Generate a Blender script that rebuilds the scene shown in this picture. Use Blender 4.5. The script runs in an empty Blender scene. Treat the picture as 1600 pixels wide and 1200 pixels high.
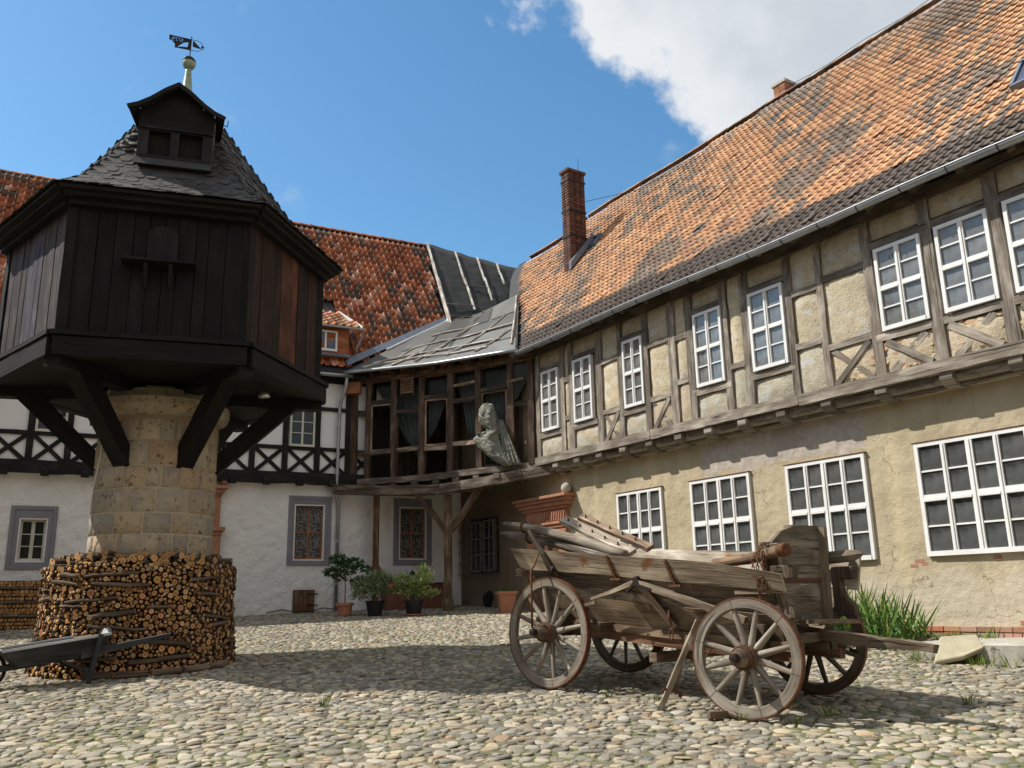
import bpy, math, random
import numpy as np
from mathutils import Vector, Matrix, noise
R = math.radians
random.seed(7)
rng = np.random.default_rng(7)
scene = bpy.context.scene
col = scene.collection

# ------------------------------------------------------------------ camera
EYE = 1.48
PITCH, ROLL, FPX = R(13.9), R(-1.14), 1370.0
cam_d = bpy.data.cameras.new('camera')
cam_d.sensor_width = 36.0
cam_d.lens = 36.0 * FPX / 1600.0
cam_d.clip_start = 0.1
cam_d.clip_end = 3000
cam = bpy.data.objects.new('camera', cam_d)
col.objects.link(cam)
_f = Vector((0, math.cos(PITCH), math.sin(PITCH)))
_r0 = Vector((1, 0, 0)); _u0 = Vector((0, -math.sin(PITCH), math.cos(PITCH)))
_r = _r0 * math.cos(ROLL) + _u0 * math.sin(ROLL)
_u = -_r0 * math.sin(ROLL) + _u0 * math.cos(ROLL)
cam.matrix_world = Matrix(((_r.x, _u.x, -_f.x, 0), (_r.y, _u.y, -_f.y, 0), (_r.z, _u.z, -_f.z, EYE), (0, 0, 0, 1)))
scene.camera = cam

# ------------------------------------------------------------------ light
SUN_EL, SUN_AZ = R(50.0), R(-84.5)        # azimuth measured from +Y towards +X
sun_dir = Vector((math.sin(SUN_AZ) * math.cos(SUN_EL), math.cos(SUN_AZ) * math.cos(SUN_EL), math.sin(SUN_EL)))
sd = bpy.data.lights.new('sun', 'SUN')
sd.energy = 5.0
sd.angle = R(0.53)
sd.color = (1.0, 0.95, 0.87)
sun = bpy.data.objects.new('sun', sd)
sun.rotation_euler = sun_dir.to_track_quat('Z', 'Y').to_euler()
sun.location = (-20, 0, 30)
col.objects.link(sun)

scene.view_settings.view_transform = 'Standard'
scene.view_settings.look = 'None'
scene.view_settings.exposure = 0.25
scene.view_settings.gamma = 1.0
scene.view_settings.use_curve_mapping = False

def px_ray(x, y):
    d = _f * FPX + _r * (x - 800) - _u * (y - 600)
    return d.normalized()

world = bpy.data.worlds.new('World')
scene.world = world
world.use_nodes = True
def build_world():
    nt = world.node_tree; N = nt.nodes; L = nt.links
    N.clear()
    out = N.new('ShaderNodeOutputWorld')
    bg = N.new('ShaderNodeBackground'); bg.inputs['Strength'].default_value = 0.092
    sky = N.new('ShaderNodeTexSky'); sky.sky_type = 'NISHITA'
    sky.sun_disc = False
    sky.sun_elevation = SUN_EL
    sky.sun_rotation = SUN_AZ
    sky.air_density = 1.0; sky.dust_density = 0.6; sky.ozone_density = 1.6
    hs = N.new('ShaderNodeHueSaturation'); hs.inputs['Saturation'].default_value = 1.22; hs.inputs['Value'].default_value = 1.66
    L.new(sky.outputs[0], hs.inputs['Color'])
    tc = N.new('ShaderNodeTexCoord')
    # the cloud bank: everything on one side of a great circle, with a ragged edge
    a, b = px_ray(802, 0), px_ray(1088, 262)
    n = a.cross(b).normalized()
    if n.dot(px_ray(1400, 60)) < 0: n = -n
    dot = N.new('ShaderNodeVectorMath'); dot.operation = 'DOT_PRODUCT'
    L.new(tc.outputs['Generated'], dot.inputs[0]); dot.inputs[1].default_value = n
    def noise_tex(scale, detail, rough=0.6, off=0.0):
        mp = N.new('ShaderNodeMapping'); mp.inputs['Location'].default_value = (off, off * .7, off * .3)
        L.new(tc.outputs['Generated'], mp.inputs['Vector'])
        t = N.new('ShaderNodeTexNoise'); t.inputs['Scale'].default_value = scale
        t.inputs['Detail'].default_value = detail; t.inputs['Roughness'].default_value = rough
        L.new(mp.outputs[0], t.inputs['Vector'])
        return t.outputs['Fac']
    def mth(op, a, b):
        m = N.new('ShaderNodeMath'); m.operation = op
        for i, v in enumerate((a, b)):
            if isinstance(v, (int, float)): m.inputs[i].default_value = v
            else: L.new(v, m.inputs[i])
        return m.outputs[0]
    e = mth('MULTIPLY', mth('SUBTRACT', noise_tex(8.5, 10.0, 0.60, 0.6), 0.5), 0.30)
    e2 = mth('MULTIPLY', mth('SUBTRACT', noise_tex(5.2, 2.0, 0.5, 1.3), 0.5), 0.22)
    edge = mth('ADD', mth('ADD', dot.outputs['Value'], e), e2)
    mr = N.new('ShaderNodeMapRange'); mr.interpolation_type = 'SMOOTHSTEP'
    mr.inputs['From Min'].default_value = -0.020; mr.inputs['From Max'].default_value = 0.030
    L.new(edge, mr.inputs['Value'])
    # cloud body tone: bright rim, greyer blue inside
    mt = N.new('ShaderNodeMapRange'); mt.interpolation_type = 'SMOOTHSTEP'
    mt.inputs['From Min'].default_value = 0.05; mt.inputs['From Max'].default_value = 0.26
    L.new(mth('ADD', edge, mth('MULTIPLY', mth('SUBTRACT', noise_tex(3.2, 5.0, 0.5, 2.2), 0.5), 0.28)), mt.inputs['Value'])
    cc = N.new('ShaderNodeMix'); cc.data_type = 'RGBA'
    cc.inputs['A'].default_value = (7.7, 7.95, 8.2, 1); cc.inputs['B'].default_value = (5.3, 5.85, 6.4, 1)
    L.new(mt.outputs[0], cc.inputs['Factor'])
    # a few thin wisps
    w = N.new('ShaderNodeMapRange'); w.interpolation_type = 'SMOOTHSTEP'
    w.inputs['From Min'].default_value = 0.60; w.inputs['From Max'].default_value = 0.80; w.inputs['To Max'].default_value = 0.5
    L.new(noise_tex(5.0, 7.0, 0.62, 9.3), w.inputs['Value'])
    mx0 = N.new('ShaderNodeMix'); mx0.data_type = 'RGBA'
    L.new(w.outputs[0], mx0.inputs['Factor']); cg = N.new('ShaderNodeMix'); cg.data_type = 'RGBA'; cg.blend_type = 'MULTIPLY'; cg.inputs['Factor'].default_value = 1.0; cg.inputs['B'].default_value = (.93, 1.06, .98, 1); L.new(hs.outputs[0], cg.inputs['A']); L.new(cg.outputs['Result'], mx0.inputs['A']); mx0.inputs['B'].default_value = (6.6, 7.2, 8.0, 1)
    sp = N.new('ShaderNodeSeparateXYZ'); L.new(tc.outputs['Generated'], sp.inputs[0])
    bk = N.new('ShaderNodeMapRange'); bk.interpolation_type = 'SMOOTHSTEP'; bk.inputs['From Min'].default_value = .45; bk.inputs['From Max'].default_value = -.15
    L.new(sp.outputs[1], bk.inputs['Value'])
    sc_ = N.new('ShaderNodeMapRange'); sc_.interpolation_type = 'SMOOTHSTEP'; sc_.inputs['From Min'].default_value = .47; sc_.inputs['From Max'].default_value = .60; sc_.inputs['To Max'].default_value = .6
    L.new(noise_tex(2.6, 8.0, .58, 5.5), sc_.inputs['Value'])
    mb_ = N.new('ShaderNodeMix'); mb_.data_type = 'RGBA'; L.new(mth('MULTIPLY', bk.outputs[0], sc_.outputs[0]), mb_.inputs['Factor']); L.new(mx0.outputs['Result'], mb_.inputs['A']); mb_.inputs['B'].default_value = (4.4, 4.8, 5.4, 1); mx0 = mb_
    mx = N.new('ShaderNodeMix'); mx.data_type = 'RGBA'
    L.new(mr.outputs[0], mx.inputs['Factor']); L.new(mx0.outputs['Result'], mx.inputs['A']); L.new(cc.outputs['Result'], mx.inputs['B'])
    L.new(mx.outputs['Result'], bg.inputs['Color'])
    L.new(bg.outputs[0], out.inputs['Surface'])
build_world()

# ------------------------------------------------------------------ materials
def _nodes(name):
    m = bpy.data.materials.new(name); m.use_nodes = True
    nt = m.node_tree; nt.nodes.clear()
    out = nt.nodes.new('ShaderNodeOutputMaterial'); p = nt.nodes.new('ShaderNodeBsdfPrincipled')
    nt.links.new(p.outputs[0], out.inputs[0])
    return m, nt, p
class NT:
    """small wrapper to write node graphs briefly"""
    def __init__(s, nt): s.nt = nt; s.N = nt.nodes; s.L = nt.links
    def put(s, sock, v):
        if v is None: return
        if isinstance(v, bpy.types.NodeSocket): s.L.new(v, sock)
        else:
            try: sock.default_value = v
            except Exception: sock.default_value = (*v, 1) if len(v) == 3 else v
    def coord(s, kind='Object', scale=(1, 1, 1), loc=(0, 0, 0)):
        if kind == 'UV':
            t = s.N.new('ShaderNodeUVMap'); o = t.outputs[0]
        else:
            t = s.N.new('ShaderNodeTexCoord'); o = t.outputs[kind]
        m = s.N.new('ShaderNodeMapping'); m.inputs['Scale'].default_value = scale; m.inputs['Location'].default_value = loc
        s.L.new(o, m.inputs['Vector']); return m.outputs[0]
    def noise(s, vec, scale, detail=4, rough=.6, dist=0):
        t = s.N.new('ShaderNodeTexNoise'); s.put(t.inputs['Vector'], vec)
        t.inputs['Scale'].default_value = scale; t.inputs['Detail'].default_value = detail
        t.inputs['Roughness'].default_value = rough; t.inputs['Distortion'].default_value = dist
        return t.outputs['Fac']
    def voro(s, vec, scale, feat='DISTANCE_TO_EDGE', out='Distance', rnd=1.0):
        t = s.N.new('ShaderNodeTexVoronoi'); t.feature = feat; s.put(t.inputs['Vector'], vec)
        t.inputs['Scale'].default_value = scale; t.inputs['Randomness'].default_value = rnd
        return t.outputs[out]
    def rng(s, v, a, b, c=0., d=1., smooth=True):
        m = s.N.new('ShaderNodeMapRange'); m.interpolation_type = 'SMOOTHSTEP' if smooth else 'LINEAR'
        s.put(m.inputs['Value'], v)
        for k, x in zip(('From Min', 'From Max', 'To Min', 'To Max'), (a, b, c, d)): m.inputs[k].default_value = x
        return m.outputs[0]
    def math(s, op, a, b=0.):
        m = s.N.new('ShaderNodeMath'); m.operation = op; s.put(m.inputs[0], a); s.put(m.inputs[1], b); return m.outputs[0]
    def mix(s, f, a, b, mode='MIX'):
        m = s.N.new('ShaderNodeMix'); m.data_type = 'RGBA'; m.blend_type = mode
        s.put(m.inputs['Factor'], f); s.put(m.inputs['A'], c4(a)); s.put(m.inputs['B'], c4(b)); return m.outputs['Result']
    def sep(s, vec):
        m = s.N.new('ShaderNodeSeparateXYZ'); s.L.new(vec, m.inputs[0]); return m.outputs
    def bump(s, h, strength, dist=.01, normal=None):
        b = s.N.new('ShaderNodeBump'); b.inputs['Strength'].default_value = strength; b.inputs['Distance'].default_value = dist
        s.put(b.inputs['Height'], h)
        if normal is not None: s.L.new(normal, b.inputs['Normal'])
        return b.outputs[0]
    def tint(s):
        oi = s.N.new('ShaderNodeObjectInfo'); at = s.N.new('ShaderNodeAttribute'); at.attribute_name = 'tint'
        return s.mix(1.0, oi.outputs['Color'], at.outputs['Color'], 'ADD')
    def rand(s):
        oi = s.N.new('ShaderNodeObjectInfo'); return oi.outputs['Random']
def c4(v):
    if isinstance(v, (tuple, list)) and len(v) == 3: return (*v, 1)
    return v

def wood(name, base, dark, light, grain=26., crack=.5, rough=.85, bump=.5, patch=None, tint=False, spec=.3):
    m, nt, p = _nodes(name); n = NT(nt)
    uv = n.coord('UV', (1, 1, 1)); rnd = n.rand()
    vm = n.N.new('ShaderNodeVectorMath'); vm.operation = 'ADD'; n.L.new(uv, vm.inputs[0])
    cmb = n.N.new('ShaderNodeCombineXYZ'); n.L.new(n.math('MULTIPLY', rnd, 37.), cmb.inputs[2]); n.L.new(cmb.outputs[0], vm.inputs[1])
    mp = n.N.new('ShaderNodeMapping'); mp.inputs['Scale'].default_value = (1.3, grain, 1); n.L.new(vm.outputs[0], mp.inputs[0])
    g = n.noise(mp.outputs[0], 2.0, 6, .65, .3)
    mp2 = n.N.new('ShaderNodeMapping'); mp2.inputs['Scale'].default_value = (1.6, 5, 1); n.L.new(vm.outputs[0], mp2.inputs[0])
    lo = n.noise(mp2.outputs[0], 1.2, 3, .5)
    mp3 = n.N.new('ShaderNodeMapping'); mp3.inputs['Scale'].default_value = (.7, grain * 1.3, 1); n.L.new(vm.outputs[0], mp3.inputs[0])
    cr = n.noise(mp3.outputs[0], 1.1, 2, .5, .6)
    crk = n.math('MULTIPLY', n.rng(cr, .63, .68), crack)
    cb = n.mix(n.rng(g, .3, .7), dark, base)
    cb = n.mix(n.rng(lo, .42, .75), cb, light)
    if patch is not None:
        pn = n.noise(n.coord('Object'), patch[1], 4, .6)
        cb = n.mix(n.rng(pn, patch[2], patch[2] + .1), cb, patch[0])
    cb = n.mix(crk, cb, tuple(x * .18 for x in dark))
    if tint: cb = n.mix(1., cb, n.tint(), 'MULTIPLY')
    n.put(p.inputs['Base Color'], cb)
    p.inputs['Roughness'].default_value = rough; p.inputs['Specular IOR Level'].default_value = spec
    h = n.math('SUBTRACT', g, n.math('MULTIPLY', crk, 1.2))
    n.put(p.inputs['Normal'], n.bump(h, bump, .008))
    return m
def surf(name, base, dark=None, light=None, scale=6., fine=60., bump=.4, bdist=.01, rough=.85, metal=0., tint=False, spec=.3, patch=None, patch2=None, contrast=1.0, lump=None):
    dark = dark or tuple(x * .7 for x in base); light = light or tuple(min(1, x * 1.2) for x in base)
    m, nt, p = _nodes(name); n = NT(nt)
    oc = n.coord('Object')
    if tint:
        vm = n.N.new('ShaderNodeVectorMath'); vm.operation = 'ADD'; n.L.new(oc, vm.inputs[0])
        cmb = n.N.new('ShaderNodeCombineXYZ'); n.L.new(n.math('MULTIPLY', n.rand(), 50.), cmb.inputs[0]); n.L.new(cmb.outputs[0], vm.inputs[1]); oc = vm.outputs[0]
    a = n.noise(oc, scale, 5, .6); b = n.noise(oc, fine, 4, .65)
    cb = n.mix(n.rng(a, .5 - .25 / contrast, .5 + .25 / contrast), dark, base)
    cb = n.mix(n.math('MULTIPLY', n.rng(b, .45, .72), .6), cb, light)
    for pt in (patch, patch2):
        if pt is not None:
            pn = n.noise(oc, pt[1], 5, .62); cb = n.mix(n.math('MULTIPLY', n.rng(pn, pt[2], pt[2] + pt[3]), pt[4] if len(pt) > 4 else 1.), cb, pt[0])
    if tint: cb = n.mix(1., cb, n.tint(), 'MULTIPLY')
    n.put(p.inputs['Base Color'], cb)
    p.inputs['Roughness'].default_value = rough; p.inputs['Metallic'].default_value = metal; p.inputs['Specular IOR Level'].default_value = spec
    h = n.math('ADD', n.math('MULTIPLY', a, .5), n.math('MULTIPLY', b, .5))
    nb = n.bump(h, bump, bdist)
    if lump: nb = n.bump(n.noise(oc, lump[0], 3, .5), lump[1], lump[2], nb)
    n.put(p.inputs['Normal'], nb)
    return m

M = {}
M['timber'] = wood('weathered grey oak', (.26, .22, .175), (.10, .08, .062), (.40, .355, .30), 22, .8, bump=.7, tint=True)
M['black_timber'] = wood('black painted timber', (.013, .011, .010), (.006, .005, .005), (.025, .020, .017), 22, .4, .8, .4)
M['gallery_timber'] = wood('brown old timber', (.105, .072, .050), (.038, .027, .020), (.20, .155, .12), 24, .8, bump=.7, tint=True)
M['cart'] = wood('silvered cart wood', (.235, .195, .145), (.095, .075, .055), (.41, .36, .29), 26, .7, bump=.6, tint=True, patch=((.17, .07, .025), 3.4, .62))
M['wheel_wood'] = wood('grey wheel wood', (.25, .215, .17), (.11, .09, .07), (.37, .33, .28), 30, .7, bump=.4, tint=True)
M['dove_plank'] = wood('dark dovecote plank', (.0082, .0066, .0064), (.004, .0033, .0033), (.0135, .012, .0118), 24, .6, .72, .5, tint=True, spec=.25)
M['bark'] = wood('bark', (.12, .08, .052), (.05, .035, .024), (.20, .155, .115), 14, .6, .9, .8, tint=True)
M['plaster'] = None
M['white_paint'] = surf('white window paint', (.78, .78, .77), (.66, .66, .64), (.85, .85, .84), 3, 80, .15, .003, .45, spec=.4)
M['cream_paint'] = surf('cream window paint', (.62, .60, .50), None, None, 3, 80, .15, .003, .5)
M['grey_surround'] = surf('grey painted stone', (.235, .225, .25), (.19, .18, .205), (.28, .27, .29), 4, 70, .3, .006, .8)
M['rust'] = surf('rusty iron', (.16, .065, .032), (.06, .03, .02), (.26, .12, .055), 22, 120, .5, .004, .75, .3)
M['iron'] = surf('dark iron', (.035, .028, .024), (.018, .015, .014), (.09, .05, .03), 20, 120, .4, .003, .6, .5)
M['old_iron'] = surf('grey old iron', (.12, .115, .11), (.06, .055, .05), (.18, .17, .16), 20, 100, .3, .003, .6, .3)
M['zinc'] = surf('zinc gutter', (.42, .43, .44), (.30, .31, .32), (.52, .53, .54), 3, 50, .15, .003, .42, .6)
M['lead'] = surf('lead flashing', (.17, .20, .25), (.12, .14, .18), (.26, .29, .34), 3, 30, .3, .006, .5, .3)
M['felt'] = surf('roofing felt', (.105, .105, .10), (.07, .07, .068), (.15, .15, .143), 1.6, 60, .3, .005, .85, tint=True)
M['black_felt'] = surf('black roofing felt', (.026, .026, .026), (.015, .015, .016), (.05, .048, .046), 1.8, 50, .3, .006, .7, lump=(2.5, .7, .06), tint=True)
M['slate'] = surf('slate', (.048, .047, .044), (.030, .030, .029), (.072, .070, .065), 9, 60, .4, .004, .68, tint=True, spec=.35)
M['sandstone'] = surf('tower sandstone', (.47, .415, .32), (.34, .285, .215), (.57, .515, .42), 3.2, 45, 1.0, .025, .9, tint=True, patch=((.10, .075, .055), 14., .57, .07, .85), patch2=((.34, .32, .29), 2.2, .50, .12, .8))
M['mortar'] = surf('lime mortar', (.50, .43, .31), (.40, .33, .23), None, 6, 60, .5, .01, .95)
M['red_stone'] = surf('red carved sandstone', (.42, .20, .12), (.27, .12, .075), (.52, .30, .20), 5, 50, .5, .008, .9, patch=((.16, .09, .07), 6., .58, .1, .6))
M['brick'] = surf('brick', (.36, .15, .08), (.24, .10, .06), (.46, .24, .15), 10, 80, .6, .006, .9, tint=True, patch=((.48, .42, .33), 9., .60, .08, .7))
M['soot_brick'] = surf('sooty brick', (.13, .058, .038), (.05, .03, .025), (.20, .10, .065), 6, 70, .6, .006, .9, tint=True)
M['tile'] = surf('clay tile', (.60, .335, .19), (.47, .25, .14), (.70, .45, .29), 5, 55, .5, .006, .8, tint=True, patch=((.20, .16, .13), 16., .64, .08, .55))
M['concrete_tile'] = surf('grey brown tile', (.17, .135, .115), (.12, .095, .08), (.24, .20, .17), 6, 60, .5, .005, .85, tint=True)
M['white_wall'] = surf('whitewashed wall', (.78, .76, .73), (.69, .67, .64), (.82, .80, .77), 1.3, 40, .5, .012, .92, patch=((.38, .34, .30), 3.0, .66, .12, .45), lump=(3.2, 1.0, .09))
M['white_infill'] = surf('white infill', (.78, .765, .755), (.74, .725, .71), (.82, .80, .79), 1.0, 30, .2, .005, .92, tint=True)
M['infill'] = surf('old infill render', (.53, .465, .35), (.40, .345, .25), (.66, .60, .49), 5.5, 26, 1., .03, .95, tint=True, patch=((.27, .22, .16), 8.5, .60, .05, .65), patch2=((.55, .54, .51), 3.3, .54, .08, .75), contrast=1.3)
M['cobble'] = surf('cobble stone', (.45, .415, .345), (.29, .265, .22), (.56, .525, .45), 8, 70, .8, .008, .85, tint=True, spec=.25, patch=((.20, .19, .13), 16., .60, .08, .6), patch2=((.27, .25, .20), 1.1, .52, .2, .45))
M['terracotta'] = surf('terracotta', (.46, .20, .125), (.36, .15, .095), (.55, .30, .21), 7, 60, .2, .003, .8)
M['black_plastic'] = surf('black plastic pot', (.018, .018, .02), None, None, 5, 40, .1, .002, .5)
M['leaf'] = surf('glossy leaf', (.045, .11, .028), (.022, .06, .015), (.10, .19, .05), 9, 60, .2, .002, .42, tint=True, spec=.5)
M['silver_leaf'] = surf('olive leaf', (.25, .31, .17), (.11, .155, .075), (.42, .47, .31), 9, 60, .2, .002, .5, tint=True, spec=.4)
M['iris'] = surf('iris blade', (.13, .25, .055), (.055, .13, .025), (.27, .40, .13), 3, 30, .1, .002, .45, tint=True, spec=.4)
M['grass'] = surf('grass blade', (.13, .19, .04), (.07, .11, .02), (.24, .28, .09), 3, 30, .1, .002, .6, tint=True)
M['box_brown'] = surf('brown painted board', (.19, .078, .045), (.14, .055, .034), (.24, .10, .06), 2, 60, .2, .003, .6)
M['barrow'] = wood('dark grey barrow board', (.030, .034, .038), (.018, .020, .022), (.055, .06, .062), 18, .3, .62, .3)
M['barrow_edge'] = wood('worn sunlit barrow edge', (.50, .51, .52), (.36, .36, .36), (.62, .62, .62), 18, .3, .6, .2)  # worn rims, with their sunlit whiteness put into the colour
M['tarp'] = surf('grey green tarpaulin', (.21, .215, .175), (.11, .115, .09), (.32, .325, .27), 7, 50, .9, .02, .5, lump=(14, 1., .04), spec=.4)
M['dark_tarp'] = surf('dark green net curtain', (.055, .068, .062), (.03, .038, .034), (.085, .10, .092), 3, 40, .6, .01, .7)
M['dark_room'] = surf('unlit interior', (.018, .015, .013), None, None, 3, 20, .1, .003, .95)
M['soil'] = surf('soil bed', (.17, .145, .10), (.09, .08, .05), (.25, .23, .15), 6, 60, .8, .03, .95, patch=((.09, .13, .035), 3., .5, .12))
M['boulder'] = surf('reddish boulder', (.30, .21, .17), (.20, .14, .115), (.40, .31, .26), 6, 60, .7, .015, .9)
M['slab'] = surf('yellowish slab', (.42, .38, .27), (.33, .29, .20), (.50, .46, .35), 5, 70, .4, .006, .9)
M['kerb'] = surf('weathered terrace stone', (.47, .44, .38), (.30, .28, .24), (.60, .57, .50), 4, 50, .7, .012, .92, patch=((.10, .09, .075), 7., .58, .08, .8))
M['copper'] = surf('green copper', (.30, .40, .30), (.18, .25, .18), (.52, .56, .42), 8, 60, .2, .003, .5, .2, patch=((.33, .18, .08), 7., .58, .08, .7))
M['steel'] = surf('bright steel lamp', (.62, .62, .62), None, None, 5, 60, .1, .002, .3, .8)
M['orange_board'] = wood('orange brown boards', (.33, .13, .055), (.20, .075, .035), (.42, .20, .10), 20, .5, .8, .4, tint=True)

def plaster_mat():
    """ochre render of the long wing: grey patch, pale streaks, pale dry foot, all in the wall's own coordinates (x along, z up)"""
    m, nt, p = _nodes('ochre render'); n = NT(nt); oc = n.coord('Object'); s = n.sep(oc)
    a = n.noise(oc, 1.1, 5, .6); b = n.noise(oc, 7, 6, .7); c = n.noise(oc, 46, 4, .65)
    cb = n.mix(n.rng(a, .3, .7), (.385, .325, .215), (.46, .395, .275))
    cb = n.mix(n.math('MULTIPLY', n.rng(b, .5, .75), .55), cb, (.33, .275, .175))
    cb = n.mix(n.math('MULTIPLY', n.rng(c, .52, .75), .55), cb, (.56, .48, .335))
    wob = n.math('MULTIPLY', n.math('SUBTRACT', n.noise(oc, 2.2, 5, .65), .5), .5)
    xx = n.math('ADD', s[0], wob); zz = n.math('ADD', s[2], wob)
    def box(x0, x1, z0, z1, e=.04):
        f = n.math('MULTIPLY', n.rng(xx, x0, x0 + e), n.rng(xx, x1, x1 + e, 1, 0))
        return n.math('MULTIPLY', f, n.math('MULTIPLY', n.rng(zz, z0, z0 + e), n.rng(zz, z1, z1 + e, 1, 0)))
    gp = n.mix(n.rng(b, .35, .65), (.37, .325, .28), (.47, .42, .37))
    cb = n.mix(n.math('MULTIPLY', box(9.35, 13.0, 3.78, 5.2), .92), cb, gp)
    cb = n.mix(n.math('MULTIPLY', box(11.0, 11.5, 3.78, 5.2, .3), .5), cb, (.30, .255, .215))
    for x0, w in ((6.05, .16), (7.9, .35), (13.45, .22), (4.8, .12), (16.3, .2)):
        f = n.math('MULTIPLY', n.rng(s[0], x0 - w, x0), n.rng(s[0], x0, x0 + w, 1, 0))
        cb = n.mix(n.math('MULTIPLY', f, .5), cb, (.56, .47, .30))
    lowf = n.rng(n.math('ADD', zz, n.math('MULTIPLY', n.math('SUBTRACT', a, .5), 1.2)), 1.55, 1.85, 1, 0)
    cb = n.mix(n.math('MULTIPLY', lowf, .8), cb, (.50, .44, .335))
    pf = n.rng(n.noise(oc, 2.8, 6, .7), .63, .67)
    cb = n.mix(n.math('MULTIPLY', pf, .55), cb, (.30, .25, .18))
    ck = n.voro(n.coord('Object', (1, 1, 1)), .9); vm = n.N.new('ShaderNodeTexVoronoi'); vm.feature = 'DISTANCE_TO_EDGE'; vm.inputs['Scale'].default_value = .8
    wv = n.N.new('ShaderNodeVectorMath'); wv.operation = 'ADD'; n.L.new(oc, wv.inputs[0]); nz = n.N.new('ShaderNodeTexNoise'); nz.inputs['Scale'].default_value = 2.5; nz.inputs['Detail'].default_value = 6; n.L.new(oc, nz.inputs['Vector']); n.L.new(nz.outputs['Color'], wv.inputs[1]); n.L.new(wv.outputs[0], vm.inputs['Vector'])
    crack = n.math('MULTIPLY', n.rng(vm.outputs['Distance'], .004, .010, 1, 0), n.rng(a, .54, .60))
    cb = n.mix(n.math('MULTIPLY', crack, .35), cb, (.16, .125, .085))
    stv = n.noise(n.coord('Object', (5., 1, .35)), 1.0, 4, .6)
    cb = n.mix(n.math('MULTIPLY', n.rng(stv, .54, .72), .38), cb, (.26, .215, .145))
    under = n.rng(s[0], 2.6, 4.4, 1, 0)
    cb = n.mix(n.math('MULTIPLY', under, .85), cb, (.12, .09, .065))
    n.put(p.inputs['Base Color'], cb); p.inputs['Roughness'].default_value = .93; p.inputs['Specular IOR Level'].default_value = .15
    h = n.math('ADD', n.math('MULTIPLY', b, .6), n.math('MULTIPLY', c, .35))
    h = n.math('SUBTRACT', n.math('SUBTRACT', h, n.math('MULTIPLY', pf, .5)), n.math('MULTIPLY', crack, .6))
    n.put(p.inputs['Normal'], n.bump(n.noise(oc, 3.0, 4, .5), .7, .07, n.bump(h, .9, .022)))
    return m
M['plaster'] = plaster_mat()

def glass_mat(name, base, spec_ior=1.5, rough=.05, var=.5, curtain=None):
    m, nt, p = _nodes(name); n = NT(nt); oc = n.coord('Object')
    r = n.rand(); a = n.noise(n.coord('Object', (1, 1, 1.6)), 1.4, 3, .5)
    cb = n.mix(n.rng(a, .3, .7), tuple(x * (1 - var) for x in base), tuple(x * (1 + var) for x in base))
    if curtain:
        z = n.sep(n.coord('Object'))[2]
        cb = n.mix(n.math('MULTIPLY', n.rng(z, -.1, .4, 1, 0), curtain[1]), cb, curtain[0])
    cb = n.mix(n.math('MULTIPLY', r, .45), cb, tuple(x * .5 for x in base))
    n.put(p.inputs['Base Color'], cb); p.inputs['Roughness'].default_value = rough; p.inputs['IOR'].default_value = spec_ior
    n.put(p.inputs['Normal'], n.bump(n.noise(oc, 1.5, 2, .5), .10, .03))
    return m
M['glass'] = glass_mat('old window glass', (.070, .074, .074), 1.6, .06, .65, ((.13, .135, .135), .6))
M['glass_up'] = glass_mat('upper window glass', (.16, .165, .165), 1.75, .03, .4, ((.20, .20, .19), .45))
M['glass_dark'] = glass_mat('dark glass', (.012, .012, .012), 1.5, .05)
M['glass_blue'] = glass_mat('blue sky glass', (.03, .045, .11), 1.7, .03)
def bottle_glass():
    m, nt, p = _nodes('leaded roundel glass'); n = NT(nt)
    oc = n.coord('Object', (11.5, 1, 11.5))
    t = n.N.new('ShaderNodeTexVoronoi'); t.voronoi_dimensions = '2D'; t.feature = 'F1'; t.inputs['Scale'].default_value = 1.; t.inputs['Randomness'].default_value = .25
    sx = n.sep(oc); cmb = n.N.new('ShaderNodeCombineXYZ'); n.L.new(sx[0], cmb.inputs[0]); n.L.new(sx[2], cmb.inputs[1]); n.L.new(cmb.outputs[0], t.inputs['Vector'])
    ring = n.rng(t.outputs['Distance'], .40, .46)
    core = n.mix(n.rng(n.sep(t.outputs['Color'])[0], .35, .6), (.012, .014, .013), (.20, .20, .185))
    n.put(p.inputs['Base Color'], n.mix(ring, core, (.02, .02, .02)))
    p.inputs['Roughness'].default_value = .25
    n.put(p.inputs['Normal'], n.bump(t.outputs['Distance'], .5, .01))
    return m
M['roundel'] = bottle_glass()
def cut_wood():
    m, nt, p = _nodes('cut log end'); n = NT(nt)
    uv = n.coord('UV'); 
    d = n.N.new('ShaderNodeVectorMath'); d.operation = 'LENGTH'; n.L.new(uv, d.inputs[0])
    r = n.rand(); L_ = d.outputs['Value']
    w = n.math('SINE', n.math('MULTIPLY', L_, 30.))
    cb = n.mix(n.rng(L_, .1, .75), (.42, .19, .07), (.62, .38, .17))
    cb = n.mix(n.math('MULTIPLY', n.rng(w, -.2, 1.), .25), cb, (.30, .14, .06))
    cb = n.mix(n.rng(L_, .88, .95), cb, (.10, .06, .035))
    cb = n.mix(1., cb, n.tint(), 'MULTIPLY')
    n.put(p.inputs['Base Color'], cb); p.inputs['Roughness'].default_value = .9; p.inputs['Specular IOR Level'].default_value = .15
    n.put(p.inputs['Normal'], n.bump(w, .3, .002))
    return m
M['cut'] = cut_wood()
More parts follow.
